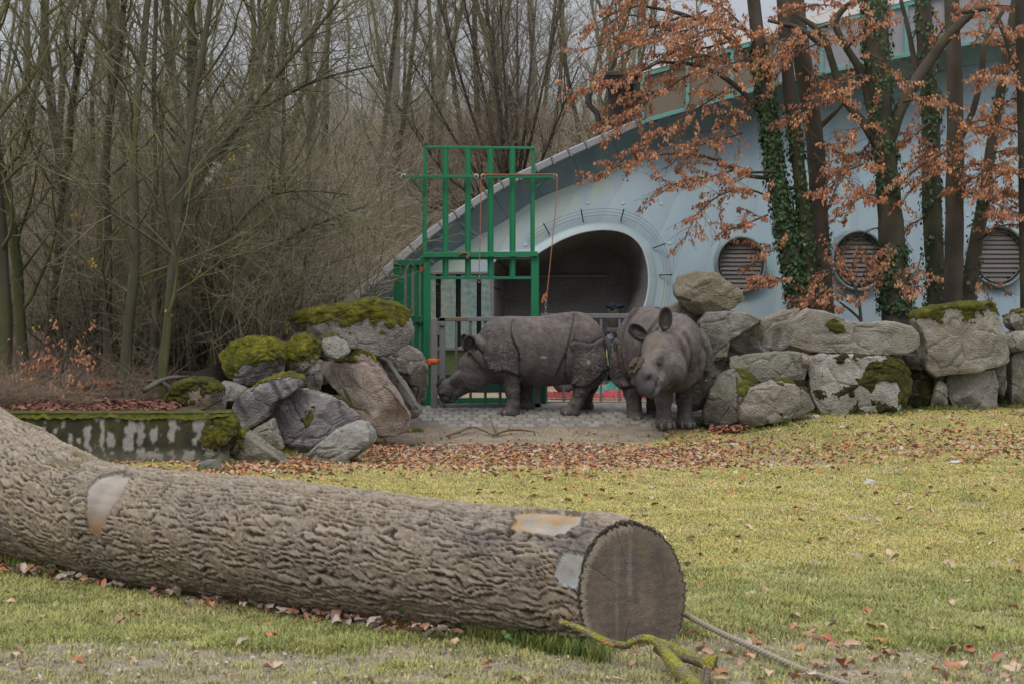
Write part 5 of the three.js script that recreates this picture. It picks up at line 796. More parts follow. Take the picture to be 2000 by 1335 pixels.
    vid[id(i, j, k)] = P.length / 3; P.push(lo[0] + (i + sx / n) * c, lo[1] + (j + sy / n) * c, lo[2] + (k + sz / n) * c);
  }
  for (let k = 1; k < nz1 - 1; k++) for (let j = 1; j < ny1 - 1; j++) for (let i = 1; i < nx1 - 1; i++) {
    const a = fld[id(i, j, k)] < 0;
    const Q = (b, v0, v1, v2, v3) => { if (a === b || v0 < 0 || v1 < 0 || v2 < 0 || v3 < 0) return; a ? I.push(v0, v1, v2, v0, v2, v3) : I.push(v0, v2, v1, v0, v3, v2); };
    Q(fld[id(i + 1, j, k)] < 0, vid[id(i, j - 1, k - 1)], vid[id(i, j, k - 1)], vid[id(i, j, k)], vid[id(i, j - 1, k)]);
    Q(fld[id(i, j + 1, k)] < 0, vid[id(i - 1, j, k - 1)], vid[id(i - 1, j, k)], vid[id(i, j, k)], vid[id(i, j, k - 1)]);
    Q(fld[id(i, j, k + 1)] < 0, vid[id(i - 1, j - 1, k)], vid[id(i, j - 1, k)], vid[id(i, j, k)], vid[id(i - 1, j, k)]);
  }
  // hide: folds, knobs, wrinkles, colour
  const n = P.length / 3, out = new MB(), G = new Float32Array(3), grd = (x, y, z) => { const e = .012; const a = sdf(x + e, y, z) - sdf(x - e, y, z), b = sdf(x, y + e, z) - sdf(x, y - e, z), d = sdf(x, y, z + e) - sdf(x, y, z - e), l = Math.hypot(a, b, d) || 1; G[0] = a / l; G[1] = b / l; G[2] = d / l; };
  const place = (x, y, z) => o.place(x, y, z);
  const smooth = new Float32Array(P);
  for (let v = 0; v < n; v++) {
    let x = P[v * 3], y = P[v * 3 + 1], z = P[v * 3 + 2]; grd(x, y, z); const gx = G[0], gy = G[1], gz = G[2];
    const rx = (x - pole[0]) / hs, ry = (y - pole[1]) / hs, rz = (z - pole[2]) / hs, a = rx * ha[0] + ry * ha[1] + rz * ha[2], b = rx * hb[0] + ry * hb[1] + rz * hb[2], cc = rx * hc[0] + ry * hc[1] + rz * hc[2];
    const onHead = sstep(-.12, .06, a) * (1 - sstep(.5, .62, Math.hypot(a - .35, b + .15, cc))), flank = (1 - onHead) * (x < .98 ? 1 : 0) * sstep(.42, .5, y + .12 * Math.abs(gz)) * sstep(.1, .3, Math.max(Math.abs(gz), gy));
    const [fd, fk] = flank > 0 ? foldAt(x, y) : [0, 0], plate = inPlate(x, y) * sstep(.25, .5, Math.abs(gz)) * (1 - onHead);
    const kn = cells(x * 24 + .4 * n3(x * 8, y * 8), y * 24 + .4 * n3(y * 8, x * 8), z * 24, true), knob = 1 - sstep(.15, .6, kn[0]);
    const crack = cells(x * 9 + n3(x * 6, y * 6, z * 6), y * 9 + n3(y * 6, z * 6, x * 6), z * 9, true), ck = Math.exp(-(((crack[1] - crack[0]) / .06) ** 2)), leg = 1 - sstep(.5, .68, y), wr = n3(x * 4, y * 34 + 2.5 * n3(x * 6, y * 6, z * 6), z * 4), belly = n3(x * 26, y * 7, z * 7), hw = Math.sin(a * 70 + 6 * n3(a * 6, b * 6, cc * 6)) * onHead * (1 - sstep(.1, .3, Math.abs(b + .28)));
    let d = fd * flank + plate * .012 * knob + .004 * fbm(x * 7, y * 7, z * 7, 3) + leg * .0055 * wr * (1 - onHead) + (1 - plate) * (1 - leg) * .003 * belly - .003 * ck * (1 - onHead * .5) + .006 * n3(x * 5, y * 2.2, z * 5) * (1 - onHead) + .003 * hw;
    x += gx * d; y += gy * d; z += gz * d;
    const n1 = fbm(x * 3, y * 3, z * 3, 4), n2 = fbm(x * 12, y * 12, z * 12, 3);
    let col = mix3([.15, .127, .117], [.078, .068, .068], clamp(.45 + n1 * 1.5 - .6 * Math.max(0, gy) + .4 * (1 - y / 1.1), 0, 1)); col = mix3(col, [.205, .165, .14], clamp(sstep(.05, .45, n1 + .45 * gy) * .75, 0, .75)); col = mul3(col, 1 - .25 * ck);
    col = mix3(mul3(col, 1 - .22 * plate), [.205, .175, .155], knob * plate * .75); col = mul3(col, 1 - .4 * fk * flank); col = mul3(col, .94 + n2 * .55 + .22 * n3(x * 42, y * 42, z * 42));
    if (onHead > .5) { col = mix3(col, [.19, .15, .11], .6 * sstep(-.08, .08, b + .02 + n1 * .15) * sstep(.05, .2, a) * (1 - sstep(.6, .7, a)) * (o.dusty ?? .5)); col = mix3(col, [.075, .068, .075], .7 * sstep(.58, .7, a)); const ey = Math.min(...[1, -1].map((s) => Math.hypot(a - .455, b + .085, cc - s * .14))); col = mix3(col, [.05, .044, .044], .85 * (1 - sstep(.03, .065, ey))); const nst = Math.min(...[1, -1].map((s) => Math.hypot(a - .735, b + .075, cc - s * .105))); col = mix3(col, [.03, .026, .028], 1 - sstep(.02, .04, nst)); { const mb = -.192 - .22 * (a - .74) + .01 * n3(a * 20, cc * 20); if (a > .60 && Math.abs(b - mb) < .013 && Math.abs(cc) > .03) col = mul3(col, .38); } }
    for (const E of ears) { const p = [a - E.base[0], b - E.base[1], cc - E.base[2]], t = p[0] * E.d[0] + p[1] * E.d[1] + p[2] * E.d[2], u = p[0] * E.sx[0] + p[1] * E.sx[1] + p[2] * E.sx[2], w = p[0] * E.fz[0] + p[1] * E.fz[1] + p[2] * E.fz[2]; if (t > E.len * .12 && t < E.len * 1.15 && Math.abs(u) < E.w * .46 && Math.abs(w) < E.w * .4) col = mix3(col, [.035, .028, .026], w > -.01 ? .8 : .35); }
    col = mix3(col, [.13, .115, .10], .5 * (1 - sstep(.05, .2, y)) * clamp(.5 + n1 * 2, 0, 1));
    if (o.marks) for (const [mx, my, mw, mh, ms] of o.marks) { const q = Math.hypot((x - mx) / mw, (y - my) / mh) + .4 * n2; if (q < 1 && gz * ms > .3) col = mix3(col, [.36, .33, .31], .8); }
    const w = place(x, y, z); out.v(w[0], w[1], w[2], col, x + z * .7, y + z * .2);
  }
  for (let t = 0; t < I.length; t += 3) out.tri(I[t], I[t + 2], I[t + 1]);
  const geo = out.geo(); const g0 = place(0, 0, 0), g = group('rhinoceros', ...g0); tag(g, o.label, 'rhinoceros', 'rhinos in the enclosure');
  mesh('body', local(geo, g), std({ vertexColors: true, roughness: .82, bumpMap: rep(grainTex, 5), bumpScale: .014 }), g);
  // eyes, horn, toenails, tail
  const part = (name, gm, mat, f) => { const p = gm.attributes.position; for (let i = 0; i < p.count; i++) { const q = f(p.getX(i), p.getY(i), p.getZ(i)), w = place(...q); p.setXYZ(i, ...w); } if (gm.index) { const x = gm.index.array; for (let i = 0; i < x.length; i += 3) [x[i + 1], x[i + 2]] = [x[i + 2], x[i + 1]]; } gm.computeVertexNormals(); return mesh(name, local(gm, g), mat, g); };
  for (const s of [1, -1]) {
    let e = .2; for (let q = 0; q < 40; q++) { const w = H(.455, -.085, s * e); if (sdf(...w) > 0) e -= .003; else break; }
    const eye = part('eye', new THREE.SphereGeometry(.021, 20, 14), std({ color: new THREE.Color().setRGB(.018, .012, .01), roughness: .12 }), (x, y, z) => H(.455 + x, -.085 + y, s * (e - .006) + z));
    part('eyelid', new THREE.TorusGeometry(.024, .009, 8, 24), std({ color: new THREE.Color().setRGB(.06, .051, .049) }), (x, y, z) => H(.455 + x * 1.25, -.085 + y * .95, s * (e + .001) + z));
  }
  const horn = new THREE.CylinderGeometry(1, 1, 1, 28, 14); { const p = horn.attributes.position; for (let i = 0; i < p.count; i++) { const x = p.getX(i), y = p.getY(i) + .5, z = p.getZ(i), an = Math.atan2(z, x), R = Math.min(1, Math.hypot(x, z)), prof4 = o.horn(y), k = 1 + .42 * n3(Math.cos(an) * 3, Math.sin(an) * 3, y * 4 + o.seed); p.setXYZ(i, Math.cos(an) * R * prof4[0] * k * (R > .5 || y > .9 ? 1 : 1), prof4[1], Math.sin(an) * R * prof4[0] * k * .8); } }
  part('horn', horn, std({ color: new THREE.Color().setRGB(...o.hornC), bumpMap: rep(grainTex, 12), bumpScale: .02, map: rep(grainMap, 12) }), (x, y, z) => H(.60 + x * 1.2 + y * .1, .045 + y, z));
  for (const ft of o.feet) for (const k of [-1, 0, 1]) part('toenail', new THREE.SphereGeometry(1, 16, 12), std({ color: new THREE.Color().setRGB(.19, .17, .15), roughness: .6 }), (x, y, z) => [ft[0] + ft[3] * (.148 - Math.abs(k) * .05) + x * .034, .05 + y * .05, ft[2] + k * .078 + z * .036]);
  const tl = new MB(), tp = new THREE.CatmullRomCurve3(o.tail.map((p) => V(...p))).getSpacedPoints(30); tl.tube(tp, (t) => lerp(.05, .02, t) + (t > .85 ? .012 : 0), 10, (t) => t > .8 ? [.02, .018, .018] : [.085, .073, .07], true, .2);
  const tg = tl.geo(); part('tail', tg, M.twig, (x, y, z) => [x, y, z]);
  const tu = new MB(), rr = rngOf(o.seed), te = tp[30]; for (let k = 0; k < 60; k++) { const q = te.clone().add(V((rr() - .5) * .05, .06 + rr() * .03, (rr() - .5) * .04)); tu.tube([q, q.clone().add(V((rr() - .5) * .03, -.1, (rr() - .5) * .03)), q.clone().add(V((rr() - .5) * .07, -.2 - rr() * .06, (rr() - .5) * .06))], [.005, .004, .001], 3, [.012, .011, .012], false); }
  part('tail_tuft', tu.geo(), M.twig, (x, y, z) => [x, y, z]);
  return g;
}
const legFront = (f, s, kn = 0, ft = 0) => [Cap([.53 + (f - .5), .82, s * 1.0], [f, .40, s], .165, .109, .05), Cap([f, .40, s], [f + kn, .17, s], .109, .092, .05), Cap([f + kn, .17, s], [f + ft, .07, s], .095, .118, .05), Ell([f + ft + .025, .055, s], [.145, .075, .125], .05)];
const legHind = (f, s, hk = 0, ft = 0) => [Cap([-.70, .80, s * 1.05], [f, .44, s], .24, .126, .08), Cap([f, .44, s], [f + hk, .22, s], .126, .096, .06), Cap([f + hk, .22, s], [f + ft, .08, s], .097, .115, .05), Ell([f + ft + .035, .055, s], [.145, .075, .12], .05)];
const nrm = (v) => { const l = Math.hypot(...v); return v.map((x) => x / l); };
{ // the smaller one, in profile, head lowered to the gate post
  const D = 30.75, X0 = (1060 - 1000) * D / FPX, Z0 = -D - .22, Y0 = gh(X0, -30.5) - .005;
  makeRhino({
    seed: 3, S: 1, label: 'grey rhino seen from the side with head lowered against the low gate', hd: { pole: [1.12, .985, .0], a: nrm([.63, -.777, 0.02]), b: nrm([.777, .63, 0]), s: 1.1 },
    place: (f, h, s) => { const x = X0 - f, z = Z0 + s; return [x, Y0 + h + (gh(x, Math.min(-30.2, z)) - gh(X0, -30.5)) * (1 - sstep(.0, .6, h)), z]; },
    legs: [legFront(.47, .24, -.01, .02), legFront(.26, -.23, .0, .0), legHind(-.60, .24, .06, .14), legHind(-.75, -.24, .06, .06)],
    feet: [[.49, 0, .24, 1], [.26, 0, -.23, 1], [-.46, 0, .24, 1], [-.69, 0, -.24, 1]],
    ears: [{ base: [-.02, .02, .13], dir: [-.62, .62, .38], face: [.1, -.1, 1], len: .25, w: .19 }, { base: [-.02, .03, -.12], dir: [-.42, .85, -.3], face: [.3, .2, .9], len: .25, w: .18 }],
    tail: [[-.98, 1.22, 0], [-1.03, 1.12, .05], [-1.05, .98, .07], [-1.06, .84, .06], [-1.07, .72, .05]],
    horn: (y) => [.072 * Math.sqrt(Math.max(.004, 1 - y ** 1.6)), .075 * y], hornC: [.10, .085, .07], marks: [[-.01, .945, .055, .02, 1], [-.70, .87, .03, .03, 1]], dusty: .35,
  });
}
{ // the larger one, coming forward beside the stone wall, head turned
  const S = 1.10, Hx = .31, Hz = .951, X0 = 2.26, Z0 = -30.05, w2l = (x, y, z) => [(x * Hx + z * Hz), y, (x * Hz - z * Hx)], Y0 = -.175;
  const pl = w2l(at(1280, 655, 28.95).x - X0, 0, -28.95 - Z0), py = (at(1280, 655, 28.95).y - Y0) / S, a = nrm(w2l(-.30, -.52, .80)), b0 = w2l(-.70, .58, .40), q = a[0] * b0[0] + a[1] * b0[1] + a[2] * b0[2], b = nrm(b0.map((x, i) => x - q * a[i]));
  makeRhino({
    seed: 8, S, label: 'larger grey rhino facing forward with head turned, standing beside the stone wall', hd: { pole: [pl[0] / S, py, pl[2] / S], a, b, s: 1.32 }, neckBase: [.66, 1.08, -.04], lo: [-1.25, -.02, -1.55], hi: [1.8, 1.85, .7], neck: [.36, .21],
    place: (f, h, s) => [X0 + S * (f * Hx + s * Hz), Y0 + S * h, Z0 + S * (f * Hz - s * Hx)],
    legs: [legFront(.52, -.17, .02, .04), legFront(.44, .17, 0, .02), legHind(-.55, -.19, .03, .05), legHind(-.68, .17, .03, .04)],
    feet: [[.56, 0, -.17, 1], [.46, 0, .17, 1], [-.50, 0, -.19, 1], [-.64, 0, .17, 1]],
    ears: [{ base: [-.03, .0, -.13], dir: w2h([-.75, .62, .12]), face: w2h([.3, .1, 1]), len: .22, w: .15 }, { base: [-.0, .0, .13], dir: w2h([.04, .98, .05]), face: w2h([.15, 0, 1]), len: .22, w: .15 }],
    tail: [[-.98, 1.22, 0], [-1.03, 1.12, .0], [-1.05, .98, .0], [-1.06, .84, .0], [-1.07, .72, .0]],
    horn: (y) => [.085 * Math.sqrt(Math.max(.004, 1 - y ** 2.4)) * (1 + .25 * Math.sin(y * 9)), .08 * y], hornC: [.2, .145, .095], dusty: 1,
  });
  function w2h(v) { const l = w2l(...v), c = [a[1] * b[2] - a[2] * b[1], a[2] * b[0] - a[0] * b[2], a[0] * b[1] - a[1] * b[0]]; return [a, b, c].map((e) => e[0] * l[0] + e[1] * l[1] + e[2] * l[2]); }
}
// ---------------------------------------------------------------- bare trees
const BARK = [.092, .082, .056], BARKM = [.135, .145, .042], TWIGC = [.165, .148, .086];
const barkCol = (A, Bm, ph) => (t, a, q) => { const n = n3(q.x * 5 + ph, q.y * 2.2, q.z * 5), m = n3(q.x * 1.5 + ph, q.y * .8, q.z * 1.5); return mul3(mix3(A, Bm, clamp(.35 + m * 1.3 + .3 * Math.sin(a), 0, 1)), .9 + n * .55); };
function growBranch(mb, tw, r, p0, dir, len, rad, lvl, o) { // a limb and everything on it
  const n = lvl === 0 ? 16 : lvl === 1 ? 9 : lvl === 2 ? 5 : 3, pts = [p0.clone()], d = dir.clone(), st = len / n, wig = o.wig * (lvl === 0 ? .55 : 1.15);
  for (let i = 0; i < n; i++) { d.add(V((r() - .5) * wig, (r() - .5) * wig * .7 + o.up * (lvl ? .10 : .05), (r() - .5) * wig)).normalize(); pts.push(pts[i].clone().addScaledVector(d, st)); }
  const taper = (t) => rad * lerp(1, lvl === 0 ? .3 : .22, t);
  (lvl < 2 ? mb : tw).tube(pts, taper, lvl === 0 ? 9 : lvl === 1 ? 5 : 3, lvl < 2 ? o.col : mul3(o.twig, .75 + r() * .5), false, lvl === 0 ? .18 : 0);
  if (lvl >= o.depth) return;
  const kids = lvl === 0 ? o.kids0 : lvl === 1 ? o.kids1 : o.kids2, from = lvl === 0 ? o.from : .18;
  for (let k = 0; k < kids; k++) {
    const t = lerp(from, .98, (k + r()) / kids), f = t * n, i = Math.min(n - 1, Math.floor(f)), p = pts[i].clone().lerp(pts[i + 1], f - i), ax = pts[i + 1].clone().sub(pts[i]).normalize();
    const side = V(r() - .5, (r() - .5) * .6, r() - .5).cross(ax).normalize(), ang = lvl === 0 ? o.ang + (r() - .5) * .6 : .5 + r() * .6, nd = ax.multiplyScalar(Math.cos(ang)).addScaledVector(side, Math.sin(ang));
    if (lvl === 0) nd.y += o.lift ?? .1; nd.normalize();
    const ln = lvl === 0 ? o.len1 * (.45 + r() * .75) * (1.15 - t * .55) : len * (.30 + r() * .35);
    growBranch(mb, tw, r, p, nd, ln, lvl === 0 ? Math.max(.012, rad * (.2 + r() * .22) * (1.1 - t * .5)) : lvl === 1 ? Math.max(.0055, rad * .4) : .0042, lvl + 1, o);
  }
}
const TREEO = { wig: .40, up: .5, from: .12, kids0: 24, kids1: 8, kids2: 5, depth: 3, ang: 1.0, len1: 2.6, twig: TWIGC };
function treeGeo(seed, H, rad, lean, over = {}) {
  const o = { ...TREEO, ...over }; o.col ??= barkCol(over.bark ?? BARK, over.barkm ?? BARKM, seed * 3.7);
  const r = rngOf(seed), mb = new MB(), tr = new MB(), tw = new MB();
  const tap = { ...o }; // trunk goes into its own mesh
  const both = { tube: (pts, rd, sides, col, cap, wob) => (sides === 9 ? tr : mb).tube(pts, rd, sides, col, cap, wob) };
  growBranch(both, tw, r, V(0, -.25, 0), lean.clone().normalize(), H, rad, 0, tap);
  return { trunk: tr.geo(), crown: merged(mb.geo(), tw.geo()) };
}
function plantTree(name, g3, p, label, cat, grp) {
  const g = group(name, p.x, p.y, p.z); tag(g, label, cat, grp); mesh('trunk', g3.trunk, M.bark, g); mesh('crown', g3.crown, M.twig, g); return g;
}
// trees one can tell apart at the woodland edge: px of the base, px at the top of the picture, trunk px, distance
const HERO = [
  [8, 24, 40, 26.5, 'thickest dark mossy trunk at the far end of the woodland'], [52, 38, 24, 27.6, 'dark upright trunk standing next to the thickest woodland trunk'],
  [92, 86, 17, 29.5, 'slender trunk just beside the orange beech sapling'], [128, 112, 28, 30.5, 'stout mossy trunk rising behind the orange beech sapling'],
  [180, 150, 15, 28.6, 'thin leaning trunk between two stout mossy trunks'], [222, 214, 20, 27.0, 'straight dark trunk above the middle of the concrete wall'],
  [247, 276, 22, 25.4, 'mossy trunk leaning outward just behind the concrete wall'], [292, 268, 14, 26.6, 'thin dark trunk crossing behind the leaning mossy trunk'],
  [317, 345, 19, 25.2, 'forking dark trunk near the isolated mossy boulder'], [345, 352, 24, 29.5, 'tall straight trunk behind the isolated mossy boulder'],
  [388, 386, 19, 31, 'straight trunk with long rising side limbs above the mossy boulders'], [470, 452, 12, 33, 'thin bowed trunk behind the moss-capped boulder'], [520, 560, 11, 30, 'slim curved trunk leaning towards the pale sapling'],
];
HERO.forEach(([b, t, w, D, label], i) => {
  const p = at(b, 700, D); p.y = fh(p.x, p.z); const topP = at(t, 0, D), H = 9.5;
  const g3 = treeGeo(100 + i, H, w / 2 * D / FPX * 1.0, topP.clone().sub(p), { kids0: 24, kids1: 6, kids2: 4, from: .12, len1: 2.2, ang: .95 });
  plantTree('bare_tree', g3, p, label, 'tree', 'bare woodland trees');
});
{ // long limbs reaching up to the right over the clearing
  const mk = (label, p, w, D, seed) => {
    const pts = new THREE.CatmullRomCurve3(p.map(([x, y, d]) => at(x, y, D + (d ?? 0)))).getSpacedPoints(26), b0 = pts[0], g = group('bare_tree', b0.x, b0.y, b0.z); tag(g, label, 'tree', 'bare woodland trees');
    const r = rngOf(seed), m = new MB(), tw = new MB(), o = { ...TREEO, depth: 3, kids1: 8, kids2: 5, col: barkCol(BARK, BARKM, seed), up: .25 }; m.tube(pts, (t) => lerp(w, w * .22, t) / 2 * D / FPX, 8, o.col, false, .15);
    const c = new MB(); for (let k = 0; k < 38; k++) { const t = .08 + .9 * (k + r()) / 38, i = Math.floor(t * 25), q = pts[i], ax = pts[i + 1].clone().sub(q).normalize(), sd = V(r() - .5, r() - .5, r() - .5).cross(ax).normalize(), nd = ax.multiplyScalar(.65).addScaledVector(sd, .75).normalize(); growBranch(c, tw, r, q, nd, .5 + r() * 1.1, .016 * (1.1 - t * .5), 1, o); }
    mesh('trunk', local(m.geo(), g), M.bark, g); mesh('crown', local(merged(c.geo(), tw.geo()), g), M.twig, g);
  };
  mk('mossy leaning tree whose main limb sweeps up towards the open sky', [[300, 790], [312, 640], [330, 500], [370, 380], [430, 290], [500, 200], [570, 110], [640, 30], [690, -40]], 20, 27.5, 501);
  mk('leaning tree with the lowest long limb pointing over the pale sapling', [[330, 780, 2], [350, 560, 2], [400, 380, 2], [470, 245, 1], [560, 185, 0], [640, 150, -1], [730, 128, -1]], 18, 28.5, 502);
  mk('thin arching tree with a limb bending to the right above the moss-capped boulder', [[420, 760, 1], [410, 600, 1], [440, 470, 0], [500, 400, 0], [590, 372, -1], [680, 380, -1]], 13, 27.5, 503);
  mk('low sprawling dark shrub tree growing behind the moss-capped boulder', [[475, 690, 2], [468, 610, 2], [500, 530, 1], [560, 470, 1], [640, 430, 0], [720, 400, 0]], 15, 28.5, 504);
}
{ // pale smooth sapling in front of the woodland
  const D = 29, g3b = new MB(), tw = new MB(), r = rngOf(61), pts = new THREE.CatmullRomCurve3([[592, 600], [598, 520], [606, 430], [602, 330], [604, 230], [606, 130], [601, 40], [604, -40]].map(([x, y]) => at(x, y, D))).getSpacedPoints(30), g = group('sapling', pts[0].x, pts[0].y, pts[0].z);
  tag(g, 'pale grey slender sapling with smooth bark beside the long mossy boulder', 'sapling'); g3b.tube([pts[0].clone().add(V(0, -1.2, 0)), ...pts], (t) => lerp(5.5, 2.2, t) * D / FPX, 8, barkCol([.25, .22, .165], [.2, .18, .12], 3), false, .1);
  for (let k = 0; k < 40; k++) { const i = 2 + Math.floor(r() * 27), nd = V(r() - .5, .35 + r() * .5, r() - .5).normalize(); growBranch(tw, tw, r, pts[i], nd, .5 + r() * .9, .008, 2, { ...TREEO, twig: [.2, .17, .12], depth: 3 }); }
  mesh('trunk', local(g3b.geo(), g), M.bark, g); mesh('crown', local(tw.geo(), g), M.twig, g);
}
{ // coppiced tree, many stems from one stool, behind the lift gate
  const D = 45, r = rngOf(71), g = group('coppiced_tree', ...at(1000, 440, D).toArray()); tag(g, 'many-stemmed coppiced tree fanning out behind the green lift gate', 'tree'); const m = new MB(), c = new MB(), tw = new MB(), o = { ...TREEO, kids1: 7, kids2: 5, up: .5, twig: [.19, .15, .105], col: barkCol([.07, .058, .045], [.085, .075, .04], 5) };
  for (const [x1, y1, x2, y2, w] of [[930, 250, 850, -20, 9], [955, 230, 900, -30, 9], [975, 220, 945, -40, 10], [990, 240, 975, -30, 8], [1010, 230, 1010, -20, 9], [1025, 250, 1050, -30, 9], [1040, 260, 1100, -10, 8], [905, 300, 800, 110, 8], [1060, 310, 1130, 130, 7], [880, 350, 770, 200, 7], [985, 330, 960, 20, 7], [830, 400, 740, 300, 6]]) {
    const pts = new THREE.CatmullRomCurve3([at(1000 + (r() - .5) * 16, 470, D + (r() - .5) * .3), at(lerp(1000, x1, .45), lerp(440, y1, .45), D + (r() - .5)), at(x1, y1, D + (r() - .5) * 2), at(x2, y2, D + (r() - .5) * 3)]).getSpacedPoints(16); m.tube(pts, (t) => lerp(w, w * .35, t) / 2 * D / FPX, 7, o.col, false, .15);
    for (let k = 0; k < 15; k++) { const i = 3 + Math.floor(r() * 12), ax = pts[i + 1].clone().sub(pts[i]).normalize(), nd = ax.add(V(r() - .5, .2 + r() * .2, r() - .5).multiplyScalar(1.3)).normalize(); growBranch(c, tw, r, pts[i], nd, 1.0 + r() * 1.2, .014, 1, o); }
  }
  mesh('trunk', local(m.geo(), g), M.bark, g); mesh('crown', local(merged(c.geo(), tw.geo()), g), M.twig, g);
}
// the other trees of the wood: a few kinds, each tree an object of its own
{
  const kinds = [], r = rngOf(88);
  for (let k = 0; k < 5; k++) kinds.push(treeGeo(300 + k, 12 + k * .8, .066 + .02 * (k % 3), V((r() - .5) * .12, 1, (r() - .5) * .12), { kids0: 22, kids1: 7, kids2: 4, len1: 2.4, from: .13, ang: .75, twig: k % 2 ? [.27, .24, .15] : [.24, .215, .125], bark: k === 3 ? [.15, .13, .105] : BARK }));
  const proto = kinds.map((k) => { const g = new THREE.Group(); mesh('trunk', k.trunk, M.bark, g); mesh('crown', k.crown, M.twig, g); return g; });
  const labels = [['slender bare tree in the dense woodland behind the concrete wall', 'woodland trees behind the concrete wall'], ['bare tree standing in the woodland between the boulder pile and the green gate', 'woodland trees behind the boulder pile'], ['tall bare tree far behind the roof of the curved building', 'trees behind the curved roof']];
  let n = 0; const place = (px, D, sc, q) => { const x = (px - 1000) * D / FPX, z = -D, y = fh(x, z), k = Math.floor(r() * 5), g = proto[k].clone(); g.name = numbered('woodland_tree'); g.position.set(x, y, z); g.rotation.y = r() * 6.28; g.scale.setScalar(sc * (.85 + r() * .3)); tag(g, labels[q][0], 'tree', labels[q][1]); scene.add(g); n++; };
  for (let k = 0; k < 20; k++) place(-40 + 520 * ((k * .618) % 1) + r() * 20, 33 + 34 * r() ** 1.2, 1, 0);
  for (let k = 0; k < 20; k++) { const px = 470 + 520 * ((k * .618) % 1), D = px > 640 ? 44 + 32 * r() : 36 + 34 * r(); place(px, D, 1, 1); }
  for (let k = 0; k < 10; k++) place(960 + 330 * ((k * .618) % 1), 50 + 26 * r(), 1.05, 2);
}
{ // pale far trunks
  const kinds = treeGeo(901, 17, .16, V(.02, 1, 0), { kids0: 18, from: .4, len1: 3, bark: [.30, .28, .255], barkm: [.22, .2, .15], twig: [.14, .115, .08] });
  [[628, 58, 'pale grey tall trunk seen against the sky past the sweeping limb'], [1036, 62, 'whitish tall trunk rising straight behind the coppiced tree'], [742, 60, 'pale straight trunk between the clearing and the coppiced tree'], [532, 60, 'pale trunk deep in the woodland above the sprawling shrub tree'], [880, 64, 'pale distant trunk behind the stems of the coppiced tree']].forEach(([px, D, l], i) => { const x = (px - 1000) * D / FPX, g = plantTree('pale_tree', kinds, V(x, fh(x, -D), -D), l, 'tree'); g.rotation.y = i * 1.3; g.scale.setScalar(.9 + .15 * ((i * 7) % 3) / 2); });
}
// undergrowth: bare shrubs
{
  const r = rngOf(17), protos = [];
  for (let k = 0; k < 5; k++) {
    const m = new MB(), tw = new MB(), o = { ...TREEO, kids1: 9, kids2: 5, up: .45, wig: .4, twig: [[.28, .24, .165], [.26, .225, .15], [.33, .275, .19]][k % 3], col: barkCol([.075, .06, .045], [.075, .07, .03], k) };
    for (let s = 0; s < 16; s++) { const a = r() * 6.28, sp = .15 + r() * .55; growBranch(m, tw, r, V(Math.cos(a) * .15, -.1, Math.sin(a) * .15), V(Math.cos(a) * sp, 1, Math.sin(a) * sp).normalize(), 1.4 + r() * 2.0, .013 + r() * .008, 1, o); }
    const g = new THREE.Group(); mesh('stems', m.geo(), M.bark, g); mesh('twigs', tw.geo(), M.twig, g); protos.push(g);
  }
  const put2 = (px, D, sc, label, grp) => { const x = (px - 1000) * D / FPX, g = protos[Math.floor(r() * 5)].clone(); g.name = numbered('bare_shrub'); g.position.set(x, fh(x, -D), -D); g.rotation.y = r() * 6.28; g.scale.setScalar(sc * (.75 + r() * .5)); tag(g, label, 'shrub', grp); scene.add(g); };
  for (let k = 0; k < 26; k++) put2(-20 + 470 * ((k * .618) % 1), 28.5 + 12 * r(), .7, 'leafless brown shrub in the undergrowth behind the concrete wall', 'shrubs behind the concrete wall');
  for (let k = 0; k < 30; k++) { const px = 380 + 480 * ((k * .618) % 1), D = (px < 560 ? 28 : px < 680 ? 34 : 43) + 12 * r(); put2(px, D, .95, 'leafless brown shrub in the thicket between boulder pile and green gate', 'shrubs behind the boulder pile'); }
  for (let k = 0; k < 20; k++) put2(840 + 420 * ((k * .618) % 1), 47 + 12 * r(), 1.25, 'leafless brown shrub in the thicket behind the curved roof', 'shrubs behind the curved roof');
  // far thicket that reads as one mass
  const geo = merged(protos[0].children[0].geometry, protos[0].children[1].geometry), N = 240, im = new THREE.InstancedMesh(geo, M.twig, N), mt = new THREE.Matrix4(), q = new THREE.Quaternion();
  for (let k = 0; k < N; k++) { const D = 56 + 50 * r(), px = -60 + 1420 * r(), x = (px - 1000) * D / FPX, s = 1.1 + r() * .7; mt.compose(V(x, fh(x, -D), -D), q.setFromAxisAngle(V(0, 1, 0), r() * 6.28), V(s * 1.3, s, s * 1.3)); im.setMatrixAt(k, mt); im.setColorAt(k, new THREE.Color().setRGB(.9 + r() * .4, .9 + r() * .35, .9 + r() * .35)); }
  tag(put(im, 'far_thicket'), 'dense brown thicket of bare twigs filling the far woodland', 'thicket', null, 'stuff');
  const g2 = treeGeo(950, 15, .11, V(0, 1, 0), { kids0: 22, kids1: 7, kids2: 4, len1: 3, from: .2, ang: .75 }), all = merged(g2.trunk, g2.crown), N2 = 24, im2 = new THREE.InstancedMesh(all, M.twig, N2);
  for (let k = 0; k < N2; k++) { const D = 72 + 55 * r(), px = -60 + 1420 * r(), x = (px - 1000) * D / FPX, s = .8 + r() * .5; mt.compose(V(x, fh(x, -D), -D), q.setFromAxisAngle(V(0, 1, 0), r() * 6.28), V(s, s, s)); im2.setMatrixAt(k, mt); const c = 1.1 + r() * .6; im2.setColorAt(k, new THREE.Color().setRGB(c, c, c * 1.02)); }
  tag(put(im2, 'far_woodland'), 'far bare trees of the wood fading together behind the nearer trunks', 'woodland', null, 'stuff');
}
